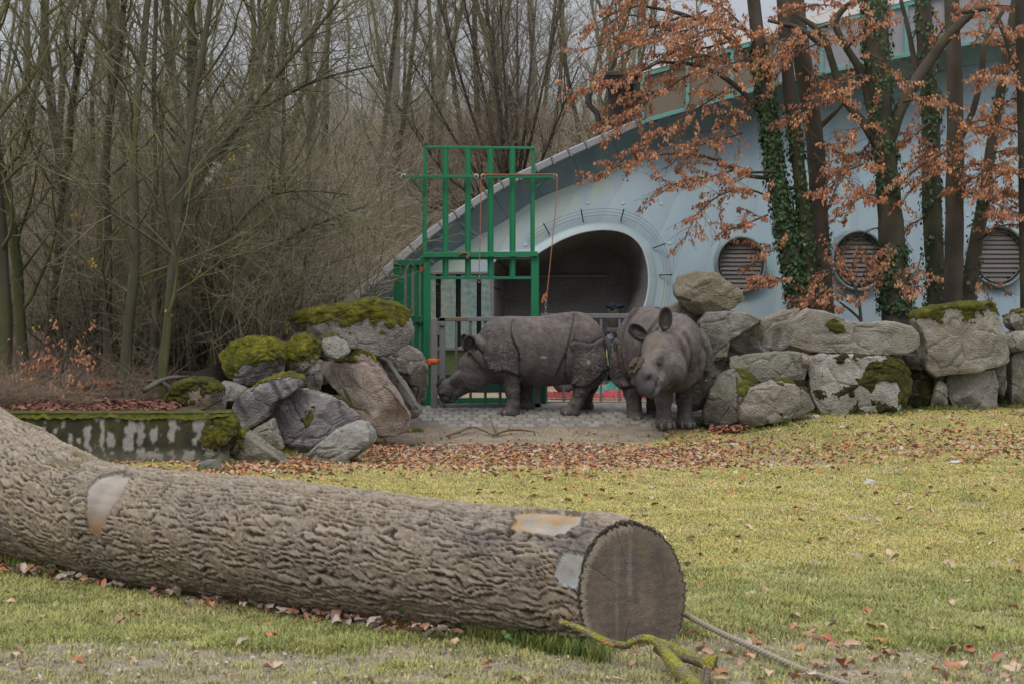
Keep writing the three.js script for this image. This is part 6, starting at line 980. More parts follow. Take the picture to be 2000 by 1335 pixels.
{ // low brush along the edge of the wood
  const r = rngOf(23), m = new MB(), tw = new MB();
  for (let s = 0; s < 26; s++) { const a = r() * 6.28, sp = .2 + r() * 1.1; growBranch(m, tw, r, V((r() - .5) * .5, -.03, (r() - .5) * .5), V(Math.cos(a) * sp, 1, Math.sin(a) * sp).normalize(), .4 + r() * .7, .005, 2, { ...TREEO, kids2: 6, up: .1, wig: .6, twig: [.30, .235, .16], depth: 3 }); }
  const N = 60, im = new THREE.InstancedMesh(tw.geo(), M.twig, N), mt = new THREE.Matrix4(), q = new THREE.Quaternion();
  for (let k = 0; k < N; k++) { const D = 23.7 + 8 * r() ** 1.4, x0 = lerp(-D * .29, fedge(D) - .15, r()), u0 = 1000 + x0 * FPX / D, x = u0 > 290 && u0 < 470 && D < 27 ? x0 - 2.2 : x0, s = (.26 + r() * .36); mt.compose(V(x, fh(x, -D), -D), q.setFromAxisAngle(V(0, 1, 0), r() * 6.28), V(s * 1.3, s, s * 1.3)); im.setMatrixAt(k, mt); const c = .45 + r() * .5; im.setColorAt(k, new THREE.Color().setRGB(c, c * .95, c * (.85 + .2 * r()))); }
  tag(put(im, 'undergrowth'), 'low tangle of dry brown stems along the edge of the wood', 'undergrowth', null, 'stuff');
}
{ // thin upright stems and whips
  const r = rngOf(29), m = new MB();
  const o = { ...TREEO, kids1: 7, kids2: 4, up: .5, wig: .28, twig: [.19, .165, .10], col: barkCol([.10, .085, .058], [.12, .115, .05], 2) };
  for (let s = 0; s < 5; s++) growBranch(m, m, r, V((r() - .5) * 1.1, -.1, (r() - .5) * .9), V((r() - .5) * .35, 1, (r() - .5) * .3).normalize(), 1.6 + r() * 2.2, .007 + .006 * r(), 1, o);
  const N = 26, im = new THREE.InstancedMesh(m.geo(), M.twig, N), mt = new THREE.Matrix4(), q = new THREE.Quaternion();
  for (let k = 0; k < N; k++) { const D = 26 + 8 * r(), x = (lerp(-20, 560, r()) - 1000) * D / FPX, s = .55 + r() * .5; mt.compose(V(x, fh(x, -D), -D), q.setFromAxisAngle(V(0, 1, 0), r() * 6.28), V(s, s, s)); im.setMatrixAt(k, mt); const c = .65 + r() * .5; im.setColorAt(k, new THREE.Color().setRGB(c, c, c)); }
  tag(put(im, 'undergrowth'), 'thin upright whips and saplings crowding between the woodland trunks', 'undergrowth', null, 'stuff');
}
// fallen sticks on the woodland floor
[[[280, 762, 24.6], [370, 735, 25.2], 'grey fallen branch propped across the woodland floor near the isolated boulder'], [[60, 785, 24.4], [200, 770, 24.8], 'long fallen branch lying low behind the concrete wall'], [[300, 745, 25], [350, 775, 24.6], 'short fallen stick crossing the propped branch'], [[150, 760, 25], [330, 745, 26], 'weathered fallen pole lying behind the orange beech sapling']].forEach(([a, b, l], i) => {
  const p = at(...a), q = at(...b), m = new MB(), c = new THREE.CatmullRomCurve3([p, p.clone().lerp(q, .5).add(V(0, .06, .03)), q]).getSpacedPoints(20), g = group('fallen_branch', p.x, p.y, p.z); tag(g, l, 'branch'); m.tube(c, (t) => .035 - .018 * t, 7, barkCol([.17, .15, .13], [.12, .11, .06], i), true, .3); mesh('stem', local(m.geo(), g), M.bark, g);
});
// ---------------------------------------------------------------- beeches with copper leaves
const LEAFC = [[.56, .235, .10], [.62, .30, .145], [.48, .175, .075], [.64, .36, .20], [.38, .15, .08]];
function leafAt(mb, p, dir, nrmV, L, W, c) { // a folded pointed leaf
  const x = dir.clone().normalize(), z = nrmV.clone().addScaledVector(x, -nrmV.dot(x)).normalize(), y = V().crossVectors(z, x), P = (a, b, h) => { const q = p.clone().addScaledVector(x, a * L).addScaledVector(y, b * W).addScaledVector(z, h * L); return mb.v(q.x, q.y, q.z, c); };
  const a = P(0, 0, 0), l1 = P(.3, .5, .1), r1 = P(.3, -.5, .1), m = P(.38, 0, 0), l2 = P(.7, .36, .06), r2 = P(.7, -.36, .06), t = P(1, 0, -.1);
  mb.tri(a, m, l1); mb.tri(a, r1, m); mb.tri(m, l2, l1); mb.tri(m, r1, r2); mb.tri(m, t, l2); mb.tri(m, r2, t);
}
function spray(wood, lf, r, pts, w, D, dens, o = {}) { // a limb with side twigs; leaves hang along the twigs
  const n = pts.length - 1, len = pts.reduce((s, p, i) => i ? s + p.distanceTo(pts[i - 1]) : 0, 0);
  wood.tube(pts, (t) => lerp(w, Math.max(1.3, w * .25), t) / 2 * D / FPX, 6, o.col ?? barkCol([.06, .05, .042], [.07, .065, .035], D), false, .12);
  const nt = Math.ceil(len * 13 * (o.tw ?? 1));
  for (let k = 0; k < nt; k++) {
    const t = lerp(o.from ?? .1, 1, (k + r() * .8) / nt), f = Math.min(n - .001, t * n), i = Math.floor(f), p = pts[i].clone().lerp(pts[i + 1], f - i), ax = pts[i + 1].clone().sub(pts[i]).normalize();
    const sd = V(r() - .5, (r() - .5) * .45 + .12, (r() - .5) * 1.6).normalize(), d = ax.multiplyScalar(.75).addScaledVector(sd, .8).normalize(), L = (.25 + r() * .55) * (1.1 - .4 * t), q = [p.clone()]; for (let s = 0; s < 4; s++) { d.add(V((r() - .5) * .3, -.07 + (r() - .4) * .2, (r() - .5) * .3)).normalize(); q.push(q[s].clone().addScaledVector(d, L / 4)); }
    wood.tube(q, (u) => lerp(.0055, .002, u), 3, [.075, .06, .05], false);
    const has = r() < dens, nl = has ? Math.ceil(L * 54 * (o.leaf ?? 1)) : 0, base = LEAFC[Math.floor(r() * 5)];
    for (let m = 0; m < nl; m++) { const u = .15 + .85 * r(), ff = u * 3.99, j = Math.floor(ff), lp = q[j].clone().lerp(q[j + 1], ff - j).add(V((r() - .5) * .09, (r() - .6) * .08, (r() - .5) * .12)), ld = V((r() - .5) * 1.2, -.75 - r() * .5, (r() - .5) * 1.2).addScaledVector(d, .5); const c = mul3(mix3(base, LEAFC[Math.floor(r() * 5)], .5), .5 + r() * .7); leafAt(lf, lp, ld, V(r() - .5, r() * .6, r() + .2), .04 + r() * .036, .022 + r() * .018, c); }
    for (let z = 0; z < 2; z++) { const e = q[1 + Math.floor(r() * 3)].clone(), dd = d.clone().add(V(r() - .5, r() - .5, r() - .5)).normalize(); wood.tube([e, e.clone().addScaledVector(dd, .12), e.clone().addScaledVector(dd, .24).add(V(0, -.02, 0))], .0025, 3, [.075, .06, .05], false); }
  }
}
function ivyOn(mb, r, pts, rad, n, a, b) {
  n = Math.round(n * 2.2); for (let k = 0; k < n; k++) { const t = lerp(a, b, r()), f = t * (pts.length - 1.001), i = Math.floor(f), p = pts[i].clone().lerp(pts[i + 1], f - i), R = rad(t) + .01 + .07 * r() ** 2, an = r() * 6.28, out = V(Math.cos(an), .1, Math.sin(an)); if (n3(p.x * 4 + Math.cos(an), p.y * 2.2, Math.sin(an) * 1.5) < -.18) continue; p.addScaledVector(out, R); p.y += (r() - .5) * .1;
    const g = mix3([.03, .075, .025], [.055, .115, .035], r()), c = r() < .1 ? [.10, .14, .05] : g, d = V((r() - .5) * 1.4, -.9, (r() - .5) * .8); leafAt(mb, p, d, out.clone().add(V((r() - .5) * .8, .5, (r() - .5) * .8)), .04 + r() * .045, .04 + r() * .04, mul3(c, .55 + r() * .8)); }
}
{
  const D0 = 33.4;
  const curve = (p, D, n = 30) => new THREE.CatmullRomCurve3(p.map(([x, y, , d]) => at(x, y, D + (d ?? 0))), false, 'centripetal').getSpacedPoints(n);
  const trunkRad = (p, D) => (t) => { const f = t * (p.length - 1), i = Math.min(p.length - 2, Math.floor(f)); return lerp(p[i][2], p[i + 1][2], f - i) / 2 * D / FPX; };
  const beech = (label, o) => {
    const D = o.D, r = rngOf(o.seed), stems = o.stems, b0 = at(stems[0][0][0], 640, D), g = group('beech_tree', b0.x, b0.y, b0.z); tag(g, label, 'tree', 'beech trees by the building');
    const bc = barkCol(o.bark ?? [.105, .085, .066], o.barkm ?? [.075, .072, .04], o.seed), tm = new MB(), lm = new MB(), wood = new MB(), lf = new MB(), iv = new MB();
    stems.forEach((s) => { const pts = curve(s, D, 40); pts.unshift(pts[0].clone().add(V(0, -.9, 0))); tm.tube(pts, trunkRad(s, D), 14, bc, false, .1); });
    (o.limbs ?? []).forEach((s) => lm.tube(curve(s, D, 24), trunkRad(s, D), 9, bc, false, .15));
    (o.sprays ?? []).forEach(([p, w, dens, opt]) => spray(wood, lf, r, curve(p.map(([x, y, d]) => [x, y, 0, d]), D, 14), w, D, dens, opt));
    (o.ivy ?? []).forEach(([s, n, a, b]) => ivyOn(iv, r, curve(stems[s], D, 40), trunkRad(stems[s], D), n, a, b));
    const tg = mesh('trunk', local(tm.geo(), g), M.bark, g); if (lm.n) mesh('limbs', local(lm.geo(), g), M.bark, g);
    if (wood.n) mesh('twigs', local(wood.geo(), g), M.twig, g); if (lf.n) stuff(mesh('leaves', local(lf.geo(), g), M.leaf, g)); if (iv.n) stuff(mesh('ivy', local(iv.geo(), g), M.ivy, g));
  };
  beech('ivy-covered twin-stemmed beech nearest the arched entrance with long drooping leafy branches', {
    D: 33.2, seed: 1001, barkm: [.06, .065, .03],
    stems: [[[1566, 610, 46], [1548, 520, 40], [1526, 400, 36], [1510, 300, 34], [1496, 200, 32], [1482, 90, 28], [1472, 0, 26], [1464, -60, 24]], [[1590, 605, 34], [1578, 500, 28], [1562, 340, 26], [1545, 200, 25], [1532, 60, 24], [1526, -50, 22]]],
    limbs: [[[1500, 240, 14], [1440, 170, 11], [1370, 130, 8], [1290, 120, 6]], [[1488, 160, 14], [1430, 80, 10], [1340, 30, 8], [1250, 10, 5]], [[1520, 350, 10], [1450, 340, 7], [1400, 310, 5]]],
    ivy: [[0, 1700, 0, .78], [1, 420, .05, .6]],
    sprays: [
      [[[1515, 335, -.3], [1450, 335, -.6], [1400, 312, -.9], [1340, 300, -1.1], [1270, 305, -1.2], [1205, 325, -1.2], [1165, 345, -1.2]], 6, .9], [[[1440, 330, -.6], [1390, 345, -.9], [1330, 355, -1], [1280, 385, -1.1]], 4, .85], [[[1520, 395, -.4], [1460, 370, -.8], [1400, 385, -1], [1350, 440, -1.1], [1338, 470, -1.1]], 5, .8], [[[1500, 420, -.4], [1450, 440, -.8], [1410, 455, -.9]], 4, .8],
      [[[1290, 120, -.5], [1230, 150, -.8], [1180, 165, -1], [1110, 185, -1.1]], 5, .9], [[[1370, 130, -.4], [1300, 175, -.8], [1240, 215, -1], [1195, 270, -1.1]], 5, .75], [[[1340, 30, -.4], [1250, 60, -.8], [1180, 85, -1], [1130, 100, -1]], 5, .55], [[[1250, 10, 0], [1190, 30, -.4], [1150, 60, -.6]], 4, .4], [[[1430, 80, 0], [1360, 95, -.6], [1300, 80, -1], [1240, 90, -1.2]], 5, .85], [[[1430, 170, -.2], [1380, 200, -.8], [1330, 235, -1], [1280, 262, -1.1], [1235, 300, -1.2]], 5, .8],
      [[[1480, 90, 0], [1420, 20, -.6], [1350, -20, -1]], 5, .8], [[[1460, 60, .4], [1390, 40, .2], [1310, 50, 0], [1260, 35, 0]], 5, .8], [[[1480, 120, -.4], [1440, 120, -1], [1400, 140, -1.3], [1365, 170, -1.4]], 4, .7], [[[1490, 180, 0], [1450, 215, -.7], [1415, 250, -1]], 4, .6], [[[1535, 480, -.3], [1490, 500, -.6], [1470, 520, -.7]], 3, .8], [[[1545, 545, -.3], [1510, 545, -.6], [1475, 555, -.7]], 3, .9, { leaf: 1.2 }], [[[1300, 0, -.3], [1240, -10, -.5], [1200, 10, -.6]], 4, .7],
      [[[1440, 140, .3], [1390, 110, .1], [1330, 120, 0], [1290, 150, -.1]], 4, .8], [[[1400, 20, 0], [1340, 60, -.3], [1290, 60, -.4], [1230, 90, -.5]], 4, .85], [[[1460, 110, -.5], [1420, 60, -.9], [1380, 60, -1.2], [1340, 80, -1.3]], 4, .9], [[[1300, 175, -.5], [1250, 190, -.7], [1210, 230, -.8], [1170, 240, -.8]], 4, .8], [[[1280, 40, .2], [1220, 30, .1], [1170, 60, 0]], 4, .6], [[[1450, 260, -.4], [1400, 275, -.9], [1350, 290, -1.1], [1300, 330, -1.2]], 4, .5], [[[1400, 60, .6], [1320, 100, .4], [1250, 140, .4], [1200, 200, .3]], 4, .25], [[[1380, 20, .6], [1280, 70, .6], [1180, 130, .6], [1130, 170, .6]], 4, .2],
    ],
  });
  beech('smooth bare grey-brown beech trunk without ivy beside the twin-stemmed one', { D: 33.7, seed: 1002, bark: [.125, .098, .078], stems: [[[1610, 612, 42], [1603, 480, 36], [1594, 300, 35], [1578, 180, 36], [1562, 80, 36], [1550, -50, 32]]], limbs: [[[1600, 250, 12], [1640, 210, 8], [1670, 170, 6]]], ivy: [[0, 60, .1, .3]],
    sprays: [[[[1570, 130, -.2], [1600, 160, -.7], [1640, 190, -1]], 4, .8], [[[1590, 300, -.2], [1620, 330, -.8], [1660, 350, -1]], 4, .7], [[[1565, 60, -.2], [1530, 80, -.8], [1490, 60, -1.1]], 4, .9], [[[1590, 260, .3], [1640, 300, .2], [1690, 310, .2]], 4, .7], [[[1600, 400, .4], [1560, 430, .5], [1540, 480, .5]], 3, .5]] });
  beech('thickest forked beech trunk with knotty bark, standing behind the longest stone', { D: 33.1, seed: 1003, bark: [.115, .095, .072], barkm: [.085, .085, .04],
    stems: [[[1752, 615, 62], [1745, 520, 56], [1740, 430, 50], [1734, 350, 44], [1728, 290, 44], [1718, 190, 50], [1712, 90, 52], [1706, -50, 52]]],
    limbs: [[[1728, 310, 26], [1746, 250, 25], [1765, 200, 24], [1795, 150, 22], [1840, 85, 20], [1887, 36, 17], [1930, 5, 14]], [[1722, 300, 20], [1690, 245, 18], [1653, 198, 16], [1625, 120, 14], [1608, 70, 13], [1560, 30, 9]], [[1728, 290, 22], [1705, 225, 20], [1684, 145, 18], [1655, 95, 16], [1632, 45, 14], [1650, 15, 12], [1700, -10, 10]], [[1608, 90, 12], [1560, 55, 9], [1500, 40, 7]]],
    ivy: [[0, 620, 0, .2], [0, 700, .35, .95]],
    sprays: [
      [[[1735, 340, -.4], [1690, 320, -.9], [1640, 345, -1.1], [1600, 380, -1.2]], 5, .85], [[[1740, 400, -.4], [1700, 380, -.8], [1670, 395, -1], [1655, 420, -1]], 4, 1, { leaf: 1.2 }], [[[1653, 198, 0], [1610, 190, -.6], [1580, 215, -.9], [1545, 240, -1]], 4, .85], [[[1684, 145, -.3], [1650, 160, -.8], [1620, 190, -1]], 4, .9], [[[1632, 45, 0], [1590, 60, -.6], [1540, 90, -.9], [1500, 130, -1]], 5, .9], [[[1608, 80, 0], [1550, 110, -.6], [1510, 160, -.8]], 4, .8], [[[1740, 380, -.3], [1790, 330, -.8], [1840, 300, -1], [1890, 280, -1.1]], 5, .8], [[[1700, -10, 0], [1650, 10, -.5], [1600, 10, -.8], [1540, 20, -1]], 5, .9], [[[1765, 200, -.2], [1810, 190, -.8], [1850, 205, -1]], 4, .6], [[[1720, 250, .4], [1690, 290, .4], [1650, 330, .4], [1620, 400, .4]], 4, .6], [[[1735, 440, .2], [1700, 450, .4], [1670, 470, .4]], 3, .35], [[[1690, 100, -.6], [1740, 130, -1], [1770, 160, -1.2]], 4, .6], [[[1650, 100, -.4], [1690, 60, -1], [1740, 40, -1.3]], 4, .7], [[[1705, 225, -.3], [1670, 260, -.9], [1640, 290, -1.1]], 4, .9],
    ] });
  beech('ivy-grown beech trunk half hidden between the forked one and a straight slim one', { D: 35.1, seed: 1004, barkm: [.06, .07, .03], stems: [[[1832, 612, 40], [1826, 500, 38], [1820, 380, 38], [1818, 220, 36], [1810, 120, 34], [1800, -50, 30]]], limbs: [[[1815, 200, 14], [1790, 130, 12], [1775, 60, 10], [1760, 0, 8]]], ivy: [[0, 420, .3, .95], [0, 160, 0, .3]],
    sprays: [[[[1815, 240, -.5], [1780, 270, -.9], [1740, 300, -1.1]], 4, .8], [[[1812, 120, -.4], [1840, 60, -.8], [1880, 20, -1]], 4, .8], [[[1820, 420, .2], [1780, 440, .3], [1760, 470, .3]], 3, .4]] });
  beech('straight slim beech trunk with smooth bark beside the ivy-grown one', { D: 33.8, seed: 1005, bark: [.115, .092, .07], stems: [[[1862, 612, 38], [1864, 480, 37], [1866, 340, 36], [1866, 180, 33], [1862, 80, 30], [1858, -50, 28]]], limbs: [[[1868, 290, 14], [1900, 220, 12], [1918, 140, 12], [1925, 80, 10], [1960, 20, 8]]],
    sprays: [[[[1866, 300, -.3], [1830, 330, -.9], [1790, 360, -1.1], [1760, 400, -1.2]], 5, .8], [[[1868, 240, -.3], [1910, 250, -.9], [1960, 240, -1.1], [2010, 225, -1.2]], 5, .9], [[[1866, 330, -.3], [1920, 320, -.9], [1975, 330, -1.1], [2030, 340, -1.2]], 5, .95], [[[1918, 140, 0], [1960, 130, -.6], [2010, 115, -.9]], 4, .9], [[[1862, 60, 0], [1900, 20, -.7], [1950, 10, -1], [2010, 20, -1.1]], 5, .85], [[[1925, 80, 0], [1970, 90, -.5], [2020, 70, -.8]], 4, .9], [[[1868, 380, -.2], [1910, 380, -.8], [1950, 400, -1], [1990, 420, -1]], 4, .7]] });
  beech('leaning beech stem bending away towards the last round vent', { D: 34.1, seed: 1006, barkm: [.06, .07, .03], stems: [[[1888, 612, 34], [1906, 480, 29], [1922, 390, 26], [1938, 280, 22], [1955, 180, 19], [1975, 60, 17], [1990, -50, 14]]], ivy: [[0, 180, .0, .8]],
    sprays: [[[[1920, 400, -.3], [1960, 380, -.8], [2000, 385, -1], [2040, 400, -1]], 4, .9, { leaf: 1.2 }], [[[1935, 300, -.3], [1980, 290, -.8], [2030, 280, -1]], 4, .95, { leaf: 1.2 }], [[[1950, 210, -.2], [1990, 190, -.7], [2040, 190, -.9]], 4, .95], [[[1910, 470, -.2], [1960, 440, -.7], [2010, 440, -.9]], 4, .7], [[[1930, 330, -.3], [1900, 350, -.8], [1860, 370, -1]], 4, .8], [[[1905, 540, -.2], [1940, 560, -.4], [1965, 570, -.5]], 3, .6]] });
  beech('dark beech trunk cut off by the frame beside the last round vent', { D: 32.6, seed: 1007, bark: [.06, .05, .045], stems: [[[2002, 615, 16], [2000, 480, 18], [1999, 300, 20], [1996, 120, 22], [1994, -50, 22]]], limbs: [[[1998, 200, 12], [1960, 60, 11], [1935, 20, 10], [1880, 25, 8]]],
    sprays: [[[[2000, 260, -.2], [1960, 250, -.6], [1920, 235, -.8], [1880, 245, -.9]], 4, .9], [[[2000, 330, -.2], [1960, 340, -.6], [1920, 370, -.8]], 4, .9, { leaf: 1.2 }], [[[1998, 160, -.2], [1950, 150, -.6], [1910, 160, -.8]], 4, .9], [[[2000, 420, -.2], [1970, 420, -.5], [1930, 420, -.6]], 4, .8], [[[1996, 60, -.2], [1960, 70, -.6], [1900, 60, -.8]], 4, .9]] });
  // low beech bush between the trunks, and the sapling in the wood
  beech('low beech bush with copper leaves in front of the middle vent', { D: 32.5, seed: 1008, stems: [[[1682, 625, 7], [1678, 590, 6], [1665, 550, 5], [1650, 520, 3]], [[1682, 625, 6], [1660, 605, 5], [1640, 590, 3]]], sprays: [[[[1668, 560, 0], [1645, 535, -.1], [1620, 528, -.2], [1605, 540, -.2]], 3, 1, { leaf: .8 }], [[[1672, 570, 0], [1690, 530, -.1], [1700, 505, -.2]], 3, 1, { leaf: .8 }], [[[1660, 540, 0], [1670, 515, .1], [1690, 510, .2]], 3, 1, { leaf: .8 }], [[[1655, 600, 0], [1625, 600, -.2], [1590, 590, -.3], [1565, 598, -.3]], 3, 1, { leaf: .85 }], [[[1680, 600, 0], [1660, 585, -.2], [1630, 565, -.3]], 3, 1, { leaf: .8 }], [[[1600, 595, .1], [1580, 580, .0], [1565, 585, -.1]], 3, 1, { leaf: .85 }], [[[1675, 560, 0], [1705, 550, -.1], [1720, 545, -.2]], 3, .9], [[[1800, 500, 0], [1790, 530, -.2], [1770, 545, -.3]], 3, .9], [[[1810, 560, 0], [1790, 560, -.2], [1770, 570, -.3]], 3, .9]] });
  beech('small beech sapling with salmon orange leaves in the woodland behind the concrete wall', { D: 25.0, seed: 1009, stems: [[[118, 800, 6], [118, 740, 5], [128, 690, 3], [140, 640, 2]]], sprays: [[[[118, 745, 0], [95, 735, -.1], [62, 728, -.2]], 3, 1, { leaf: .42 }], [[[120, 730, 0], [140, 700, -.1], [155, 695, -.2]], 3, 1, { leaf: .42 }], [[[120, 760, 0], [95, 760, -.1], [70, 757, -.2]], 3, .9, { leaf: .4 }], [[[118, 775, 0], [100, 785, -.1], [78, 784, -.2]], 3, .9, { leaf: .42 }], [[[120, 755, 0], [140, 752, -.1], [155, 755, -.2]], 3, 1, { leaf: .42 }], [[[128, 700, 0], [110, 705, -.1], [100, 708, -.2]], 2, .9], [[[120, 780, 0], [140, 775, -.1], [150, 780, -.1]], 2, .9]] });
}
// a few late yellow leaves and seed heads caught in the woodland twigs
{
  const r = rngOf(41), y = new MB(), w = new MB();
  for (const [px, py, n, D] of [[300, 262, 5, 26], [490, 277, 3, 27], [450, 306, 4, 27], [442, 350, 6, 26.5], [255, 350, 3, 26], [535, 393, 5, 27], [380, 530, 4, 26], [140, 415, 5, 27], [180, 510, 8, 26], [650, 525, 4, 30], [460, 455, 4, 28], [560, 640, 6, 28], [215, 450, 3, 27], [330, 610, 3, 25], [70, 640, 3, 26]]) for (let k = 0; k < n; k++) leafAt(y, at(px + (r() - .5) * 18, py + (r() - .5) * 18, D + (r() - .5) * .5), V(r() - .5, -1, r() - .5), V(r() - .5, r(), 1), .05, .035, mix3([.42, .33, .04], [.35, .22, .05], r()));
  tag(put(new THREE.Mesh(y.geo(), M.leaf), 'leaves'), 'scattered last yellow leaves hanging on the woodland twigs', 'leaves', null, 'stuff');
  for (const [px, py, n, D] of [[262, 244, 6, 26.2], [375, 284, 5, 27], [388, 280, 6, 27], [418, 340, 26, 26.3], [424, 325, 12, 26.3], [410, 355, 10, 26.3], [490, 302, 5, 27]]) for (let k = 0; k < n; k++) { const c = at(px + (r() - .5) * 14, py + (r() - .5) * 14, D + (r() - .5) * .2); for (let s = 0; s < 7; s++) { const d = V(r() - .5, r() - .3, r() - .5).normalize().multiplyScalar(.04); w.tube([c, c.clone().add(d)], [.006, .002], 3, mul3([.42, .38, .33], .7 + r() * .5), false); } }
  tag(put(new THREE.Mesh(w.geo(), M.twig), 'seed_heads'), 'fluffy whitish seed heads of a climbing plant among the bare twigs', 'seed heads', null, 'stuff');
}
// ---------------------------------------------------------------- grass, weeds and fallen leaves
const visible = (x, z) => { const D = -z, u = px2(x, z); return u > -60 && u < 2060; };
{
  const r = rngOf(2024);
  const tuft = (n, h, sp, w, lay) => { const m = new MB(); for (let k = 0; k < n; k++) { const a = r() * 6.28, x = (r() - .5) * sp, z = (r() - .5) * sp, H = h * (.4 + r() * .8), b = lay * (.4 + r()) * H, dx = Math.cos(a), dz = Math.sin(a), c = mul3(r() < .3 ? [1.5, 1.25, .95] : [.85 + r() * .3, .9 + r() * .25, .8], .8 + r() * .4), W = w * (.7 + r() * .6), px = -dz * W, pz = dx * W;
    const A = m.v(x - px, -.005, z - pz, mul3(c, .75)), B = m.v(x + px, -.005, z + pz, mul3(c, .75)), C = m.v(x + dx * b * .4 - px * .7, H * .65, z + dz * b * .4 - pz * .7, c), E = m.v(x + dx * b * .4 + px * .7, H * .65, z + dz * b * .4 + pz * .7, c), T = m.v(x + dx * b, H * .95, z + dz * b, mul3(c, 1.1)); m.quad(A, B, E, C); m.tri(C, E, T); } return m.geo(); };
  const geos = [tuft(16, .021, .16, .0024, 1.5), tuft(16, .016, .17, .0026, 2.2), tuft(14, .036, .13, .0026, 1.0)];
  const lists = [[], [], []];
  for (let k = 0; k < 190000; k++) {
    const D = 10 + 22.5 * r() ** 1.25, x = (r() * 2 - 1) * (D * .275 + .3), z = -D, c = cover(x, z); if (D > 29.7 && x > -1.9 && x < 3.4) continue;
    const bare = Math.max(c.dirt * .93, c.pale * .45, c.leaf * .45); if (r() < bare) continue;
    const t = c.lush > .35 && r() < c.lush ? 2 : r() < .5 ? 0 : 1; lists[t].push([x, z, c]);
  }
  const mt = new THREE.Matrix4(), q = new THREE.Quaternion(), up = V(0, 1, 0), col = new THREE.Color();
  lists.forEach((L, i) => {
    const im = new THREE.InstancedMesh(geos[i], M.grass, L.length);
    L.forEach(([x, z, c], k) => { const s = .75 + r() * .6; mt.compose(V(x, gh(x, z), z), q.setFromAxisAngle(up, r() * 6.28), V(s, s * (.7 + r() * .6), s)); im.setMatrixAt(k, mt); let g = mix3(GRASSC, GREENC, clamp(c.lush * .75 + c.n2 * .6, 0, 1)); g = mix3(g, STRAW, clamp(.2 + c.n * .8 + (r() - .5) * .5 + c.n2 * .4, 0, .75)); const mot = 1 + .2 * n3(x * 2.6, z * 2.0, 5) + .3 * n3(x * 8, z * 5, 8) + .25 * n3(x * 18, z * 12, 2); g = mul3(mix3(g, GREENC, clamp(n3(x * 3.5, z * 2, 3) * .8, 0, .5)), mot * 1.08 * (.8 + r() * .4)); im.setColorAt(k, col.setRGB(...g)); });
    tag(put(im, 'grass'), ['short yellowish grass covering the lawn', 'matted straw-coloured grass lying between the green blades', 'longer fresh green grass in patches near the log'][i], 'grass', null, 'stuff');
  });
  // longer grass along the underside of the log and the feet of the stones
  const long = tuft(22, .11, .12, .0035, .7), P = [];
  for (let k = 0; k < 900; k++) { const t = r(), px = lerp(-60, 1180, t), py = lerp(1083, 1272, t) + 10 - 8 * Math.sin(t * 3.1) + r() * 20 - 4, D = FPX * CAMH / (py - 512); P.push([(px - 1000) * D / FPX, -D, .5 + r() * .8]); }
  for (const s of STONES) { if (!s.pts.some((p) => p[1] > 780)) continue; const xs = s.pts.map((p) => p[0]), yb = Math.max(...s.pts.map((p) => p[1])); for (let k = 0; k < 16; k++) { const px = lerp(Math.min(...xs), Math.max(...xs), r()); const D = s.D - s.t * (.75 + .3 * r()); P.push([(px - 1000) * D / FPX, -D, .4 + r() * .5]); } }
  const im = new THREE.InstancedMesh(long, M.grass, P.length);
  P.forEach(([x, z, s], k) => { mt.compose(V(x, gh(x, z), z), q.setFromAxisAngle(up, r() * 6.28), V(s, s * (.6 + r() * .7), s)); im.setMatrixAt(k, mt); im.setColorAt(k, col.setRGB(...mul3(mix3([.10, .185, .05], [.20, .22, .07], r()), .9 + r() * .4))); });
  tag(put(im, 'grass'), 'tall green grass growing along the log and the foot of the stones', 'grass', null, 'stuff');
}
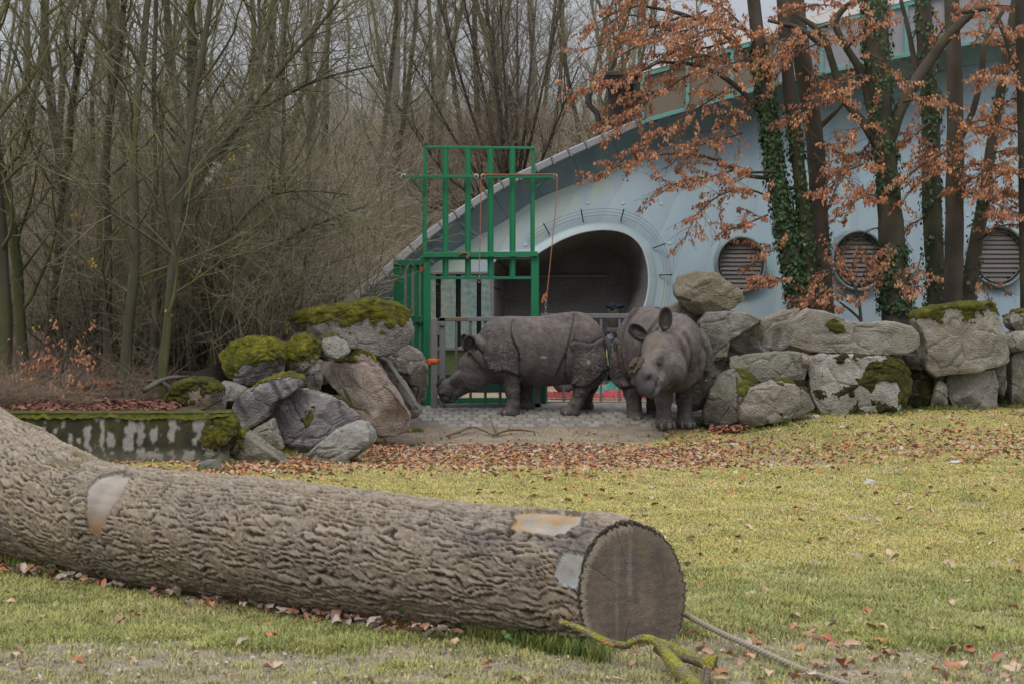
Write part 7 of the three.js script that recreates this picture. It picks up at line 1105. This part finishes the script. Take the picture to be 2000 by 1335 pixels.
{ // fallen leaves: curled, as one mass
  const r = rngOf(555), leafG = (curl) => { const m = new MB(), n = 5; m.grid(n, 4, (u, v) => { const w = Math.sin(Math.PI * clamp(u * .92 + .04, 0, 1)) ** .75 * .5 * (1 + .45 * n3(u * 5 + curl * 7, v > .5 ? 3.3 : 8.1, curl * 3)), y = (v - .5) * w * 2; return [u - .5, curl * (.9 * y * y + .35 * (u - .5) ** 2) + .22 * n3(u * 3, v * 3, curl * 9) * (.4 + curl), y * .62, [1, 1, 1]]; }); return m.geo(); };
  const geos = [leafG(.25), leafG(.8), leafG(1.5)], lists = [[], [], []];
  const CL = [[.46, .21, .115], [.40, .16, .09], [.36, .21, .14], [.50, .33, .22], [.46, .38, .31], [.26, .145, .10], [.50, .22, .09], [.42, .27, .19]];
  const add = (x, z, s, y = 0, pal = null) => lists[Math.floor(r() * 3)].push([x, gh(x, z) + .012 + y, z, s, pal]);
  for (let k = 0; k < 60000; k++) { const D = 19.5 + 12 * r(), x = (r() * 2 - 1) * (D * .275), z = -D, c = cover(x, z), u = px2(x, z); if (D > 29.7 && x > -1.9 && x < 3.4 && r() > .02) continue; if (r() < c.leaf ** 1.3 * .8 * (u > 400 ? 1 : .4) + .008) add(x, z, .034 + r() * .032); }
  for (let k = 0; k < 520; k++) { const D = 10.4 + 10 * r(), x = (r() * 2 - 1) * (D * .275); add(x, -D, .032 + r() * .045, 0, r() < .45 ? [.50, .36, .25] : null); }
  for (let k = 0; k < 420; k++) { const t = r(), px = lerp(-40, 900, t), py = lerp(1095, 1240, t) + 25 * Math.abs(r() + r() - 1) + 4, D = FPX * CAMH / (py - 512); add((px - 1000) * D / FPX, -D, .04 + r() * .05, .01 + .05 * r(), r() < .45 ? [.42, .34, .29] : null); }      // against the log
  for (let k = 0; k < 55; k++) { const px = 1340 + 640 * r(), py = 1230 + 105 * r(), D = FPX * CAMH / (py - 512); add((px - 1000) * D / FPX, -D, .045 + r() * .05, .01); }
  for (let k = 0; k < 5200; k++) { const D = 10.4 + 15 * r() ** 1.2, x = (r() * 2 - 1) * (D * .275); add(x, -D, .011 + r() * .016, 0, r() < .6 ? [.52, .45, .34] : [.30, .21, .14]); }
  for (let k = 0; k < 160; k++) { const px = 1385 + 60 * r() + r() * 20, py = 838 - 16 * r(), D = 29.0 + r() * .5; add((px - 1000) * D / FPX, -D, .06 + .03 * r(), .01 + .05 * r(), [.30, .145, .09]); }  // heap beside the rhino
  for (let k = 0; k < 200; k++) { const px = 730 + 60 * r(), D = 25.8 + r() * 1.6; add((px - 1000) * D / FPX, -D, .06, .01 + .03 * r()); }
  const FL = []; for (let k = 0; k < 2600; k++) { const D = 22.95 + 1.5 * r() ** 1.3, x = lerp(-7.8, fedge(D) - .3, r()), z = -D; FL.push([x, fh(x, z) + .015, z, .06 + r() * .04, mul3([.20, .09, .062], .5 + r() * .9)]); }
  FL.forEach((f, k) => lists[k % 3].push(f));
  const mt = new THREE.Matrix4(), q = new THREE.Quaternion(), e = new THREE.Euler(), col = new THREE.Color();
  lists.forEach((L, i) => {
    const im = new THREE.InstancedMesh(geos[i], M.fallen, L.length);
    L.forEach(([x, y, z, s, pal], k) => { mt.compose(V(x, y + s * .12, z), q.setFromEuler(e.set((r() - .5) * 1.1, r() * 6.28, (r() - .5) * 1.1 + (r() < .2 ? 3.1 : 0))), V(s * 1.25, s, s * 1.2)); im.setMatrixAt(k, mt); im.setColorAt(k, col.setRGB(...mul3(pal ?? CL[Math.floor(r() * CL.length)], .75 + r() * .5))); });
    tag(put(im, 'fallen_leaves'), ['flat brown and orange fallen leaves strewn over the ground', 'curled russet fallen leaves gathered in the hollow before the paving', 'tightly rolled dry fallen leaves scattered on lawn and woodland floor'][i], 'fallen leaves', null, 'stuff');
  });
}
{ // broad-leaved weeds along the log
  const r = rngOf(91), m = new MB();
  for (const [px, py, n, s] of [[740, 1200, 22, .05], [790, 1205, 16, .045], [450, 1155, 14, .05], [930, 1230, 14, .045], [1010, 1250, 10, .04], [640, 1180, 14, .04], [880, 1222, 10, .04], [300, 1120, 10, .04], [1100, 1255, 8, .035], [130, 1085, 14, .04]]) for (let k = 0; k < n; k++) { const D = FPX * CAMH / (py + 12 - 512) - .1, p = at(px + (r() - .5) * 60, py, D); p.z += (r() - .5) * .2; p.y = gh(p.x, p.z) + .02 + r() * .09; leafAt(m, p, V(r() - .5, .2, r() - .5), V(r() - .5, 1, r() * .8), s * (.8 + r() * .8), s * (.7 + r() * .5), mul3(mix3([.06, .14, .04], [.12, .20, .06], r()), .8 + r() * .5)); }
  tag(put(new THREE.Mesh(m.geo(), M.ivy), 'weeds'), 'low broad-leaved green weeds growing under the side of the log', 'weeds', null, 'stuff');
}
renderer.render(scene, camera);
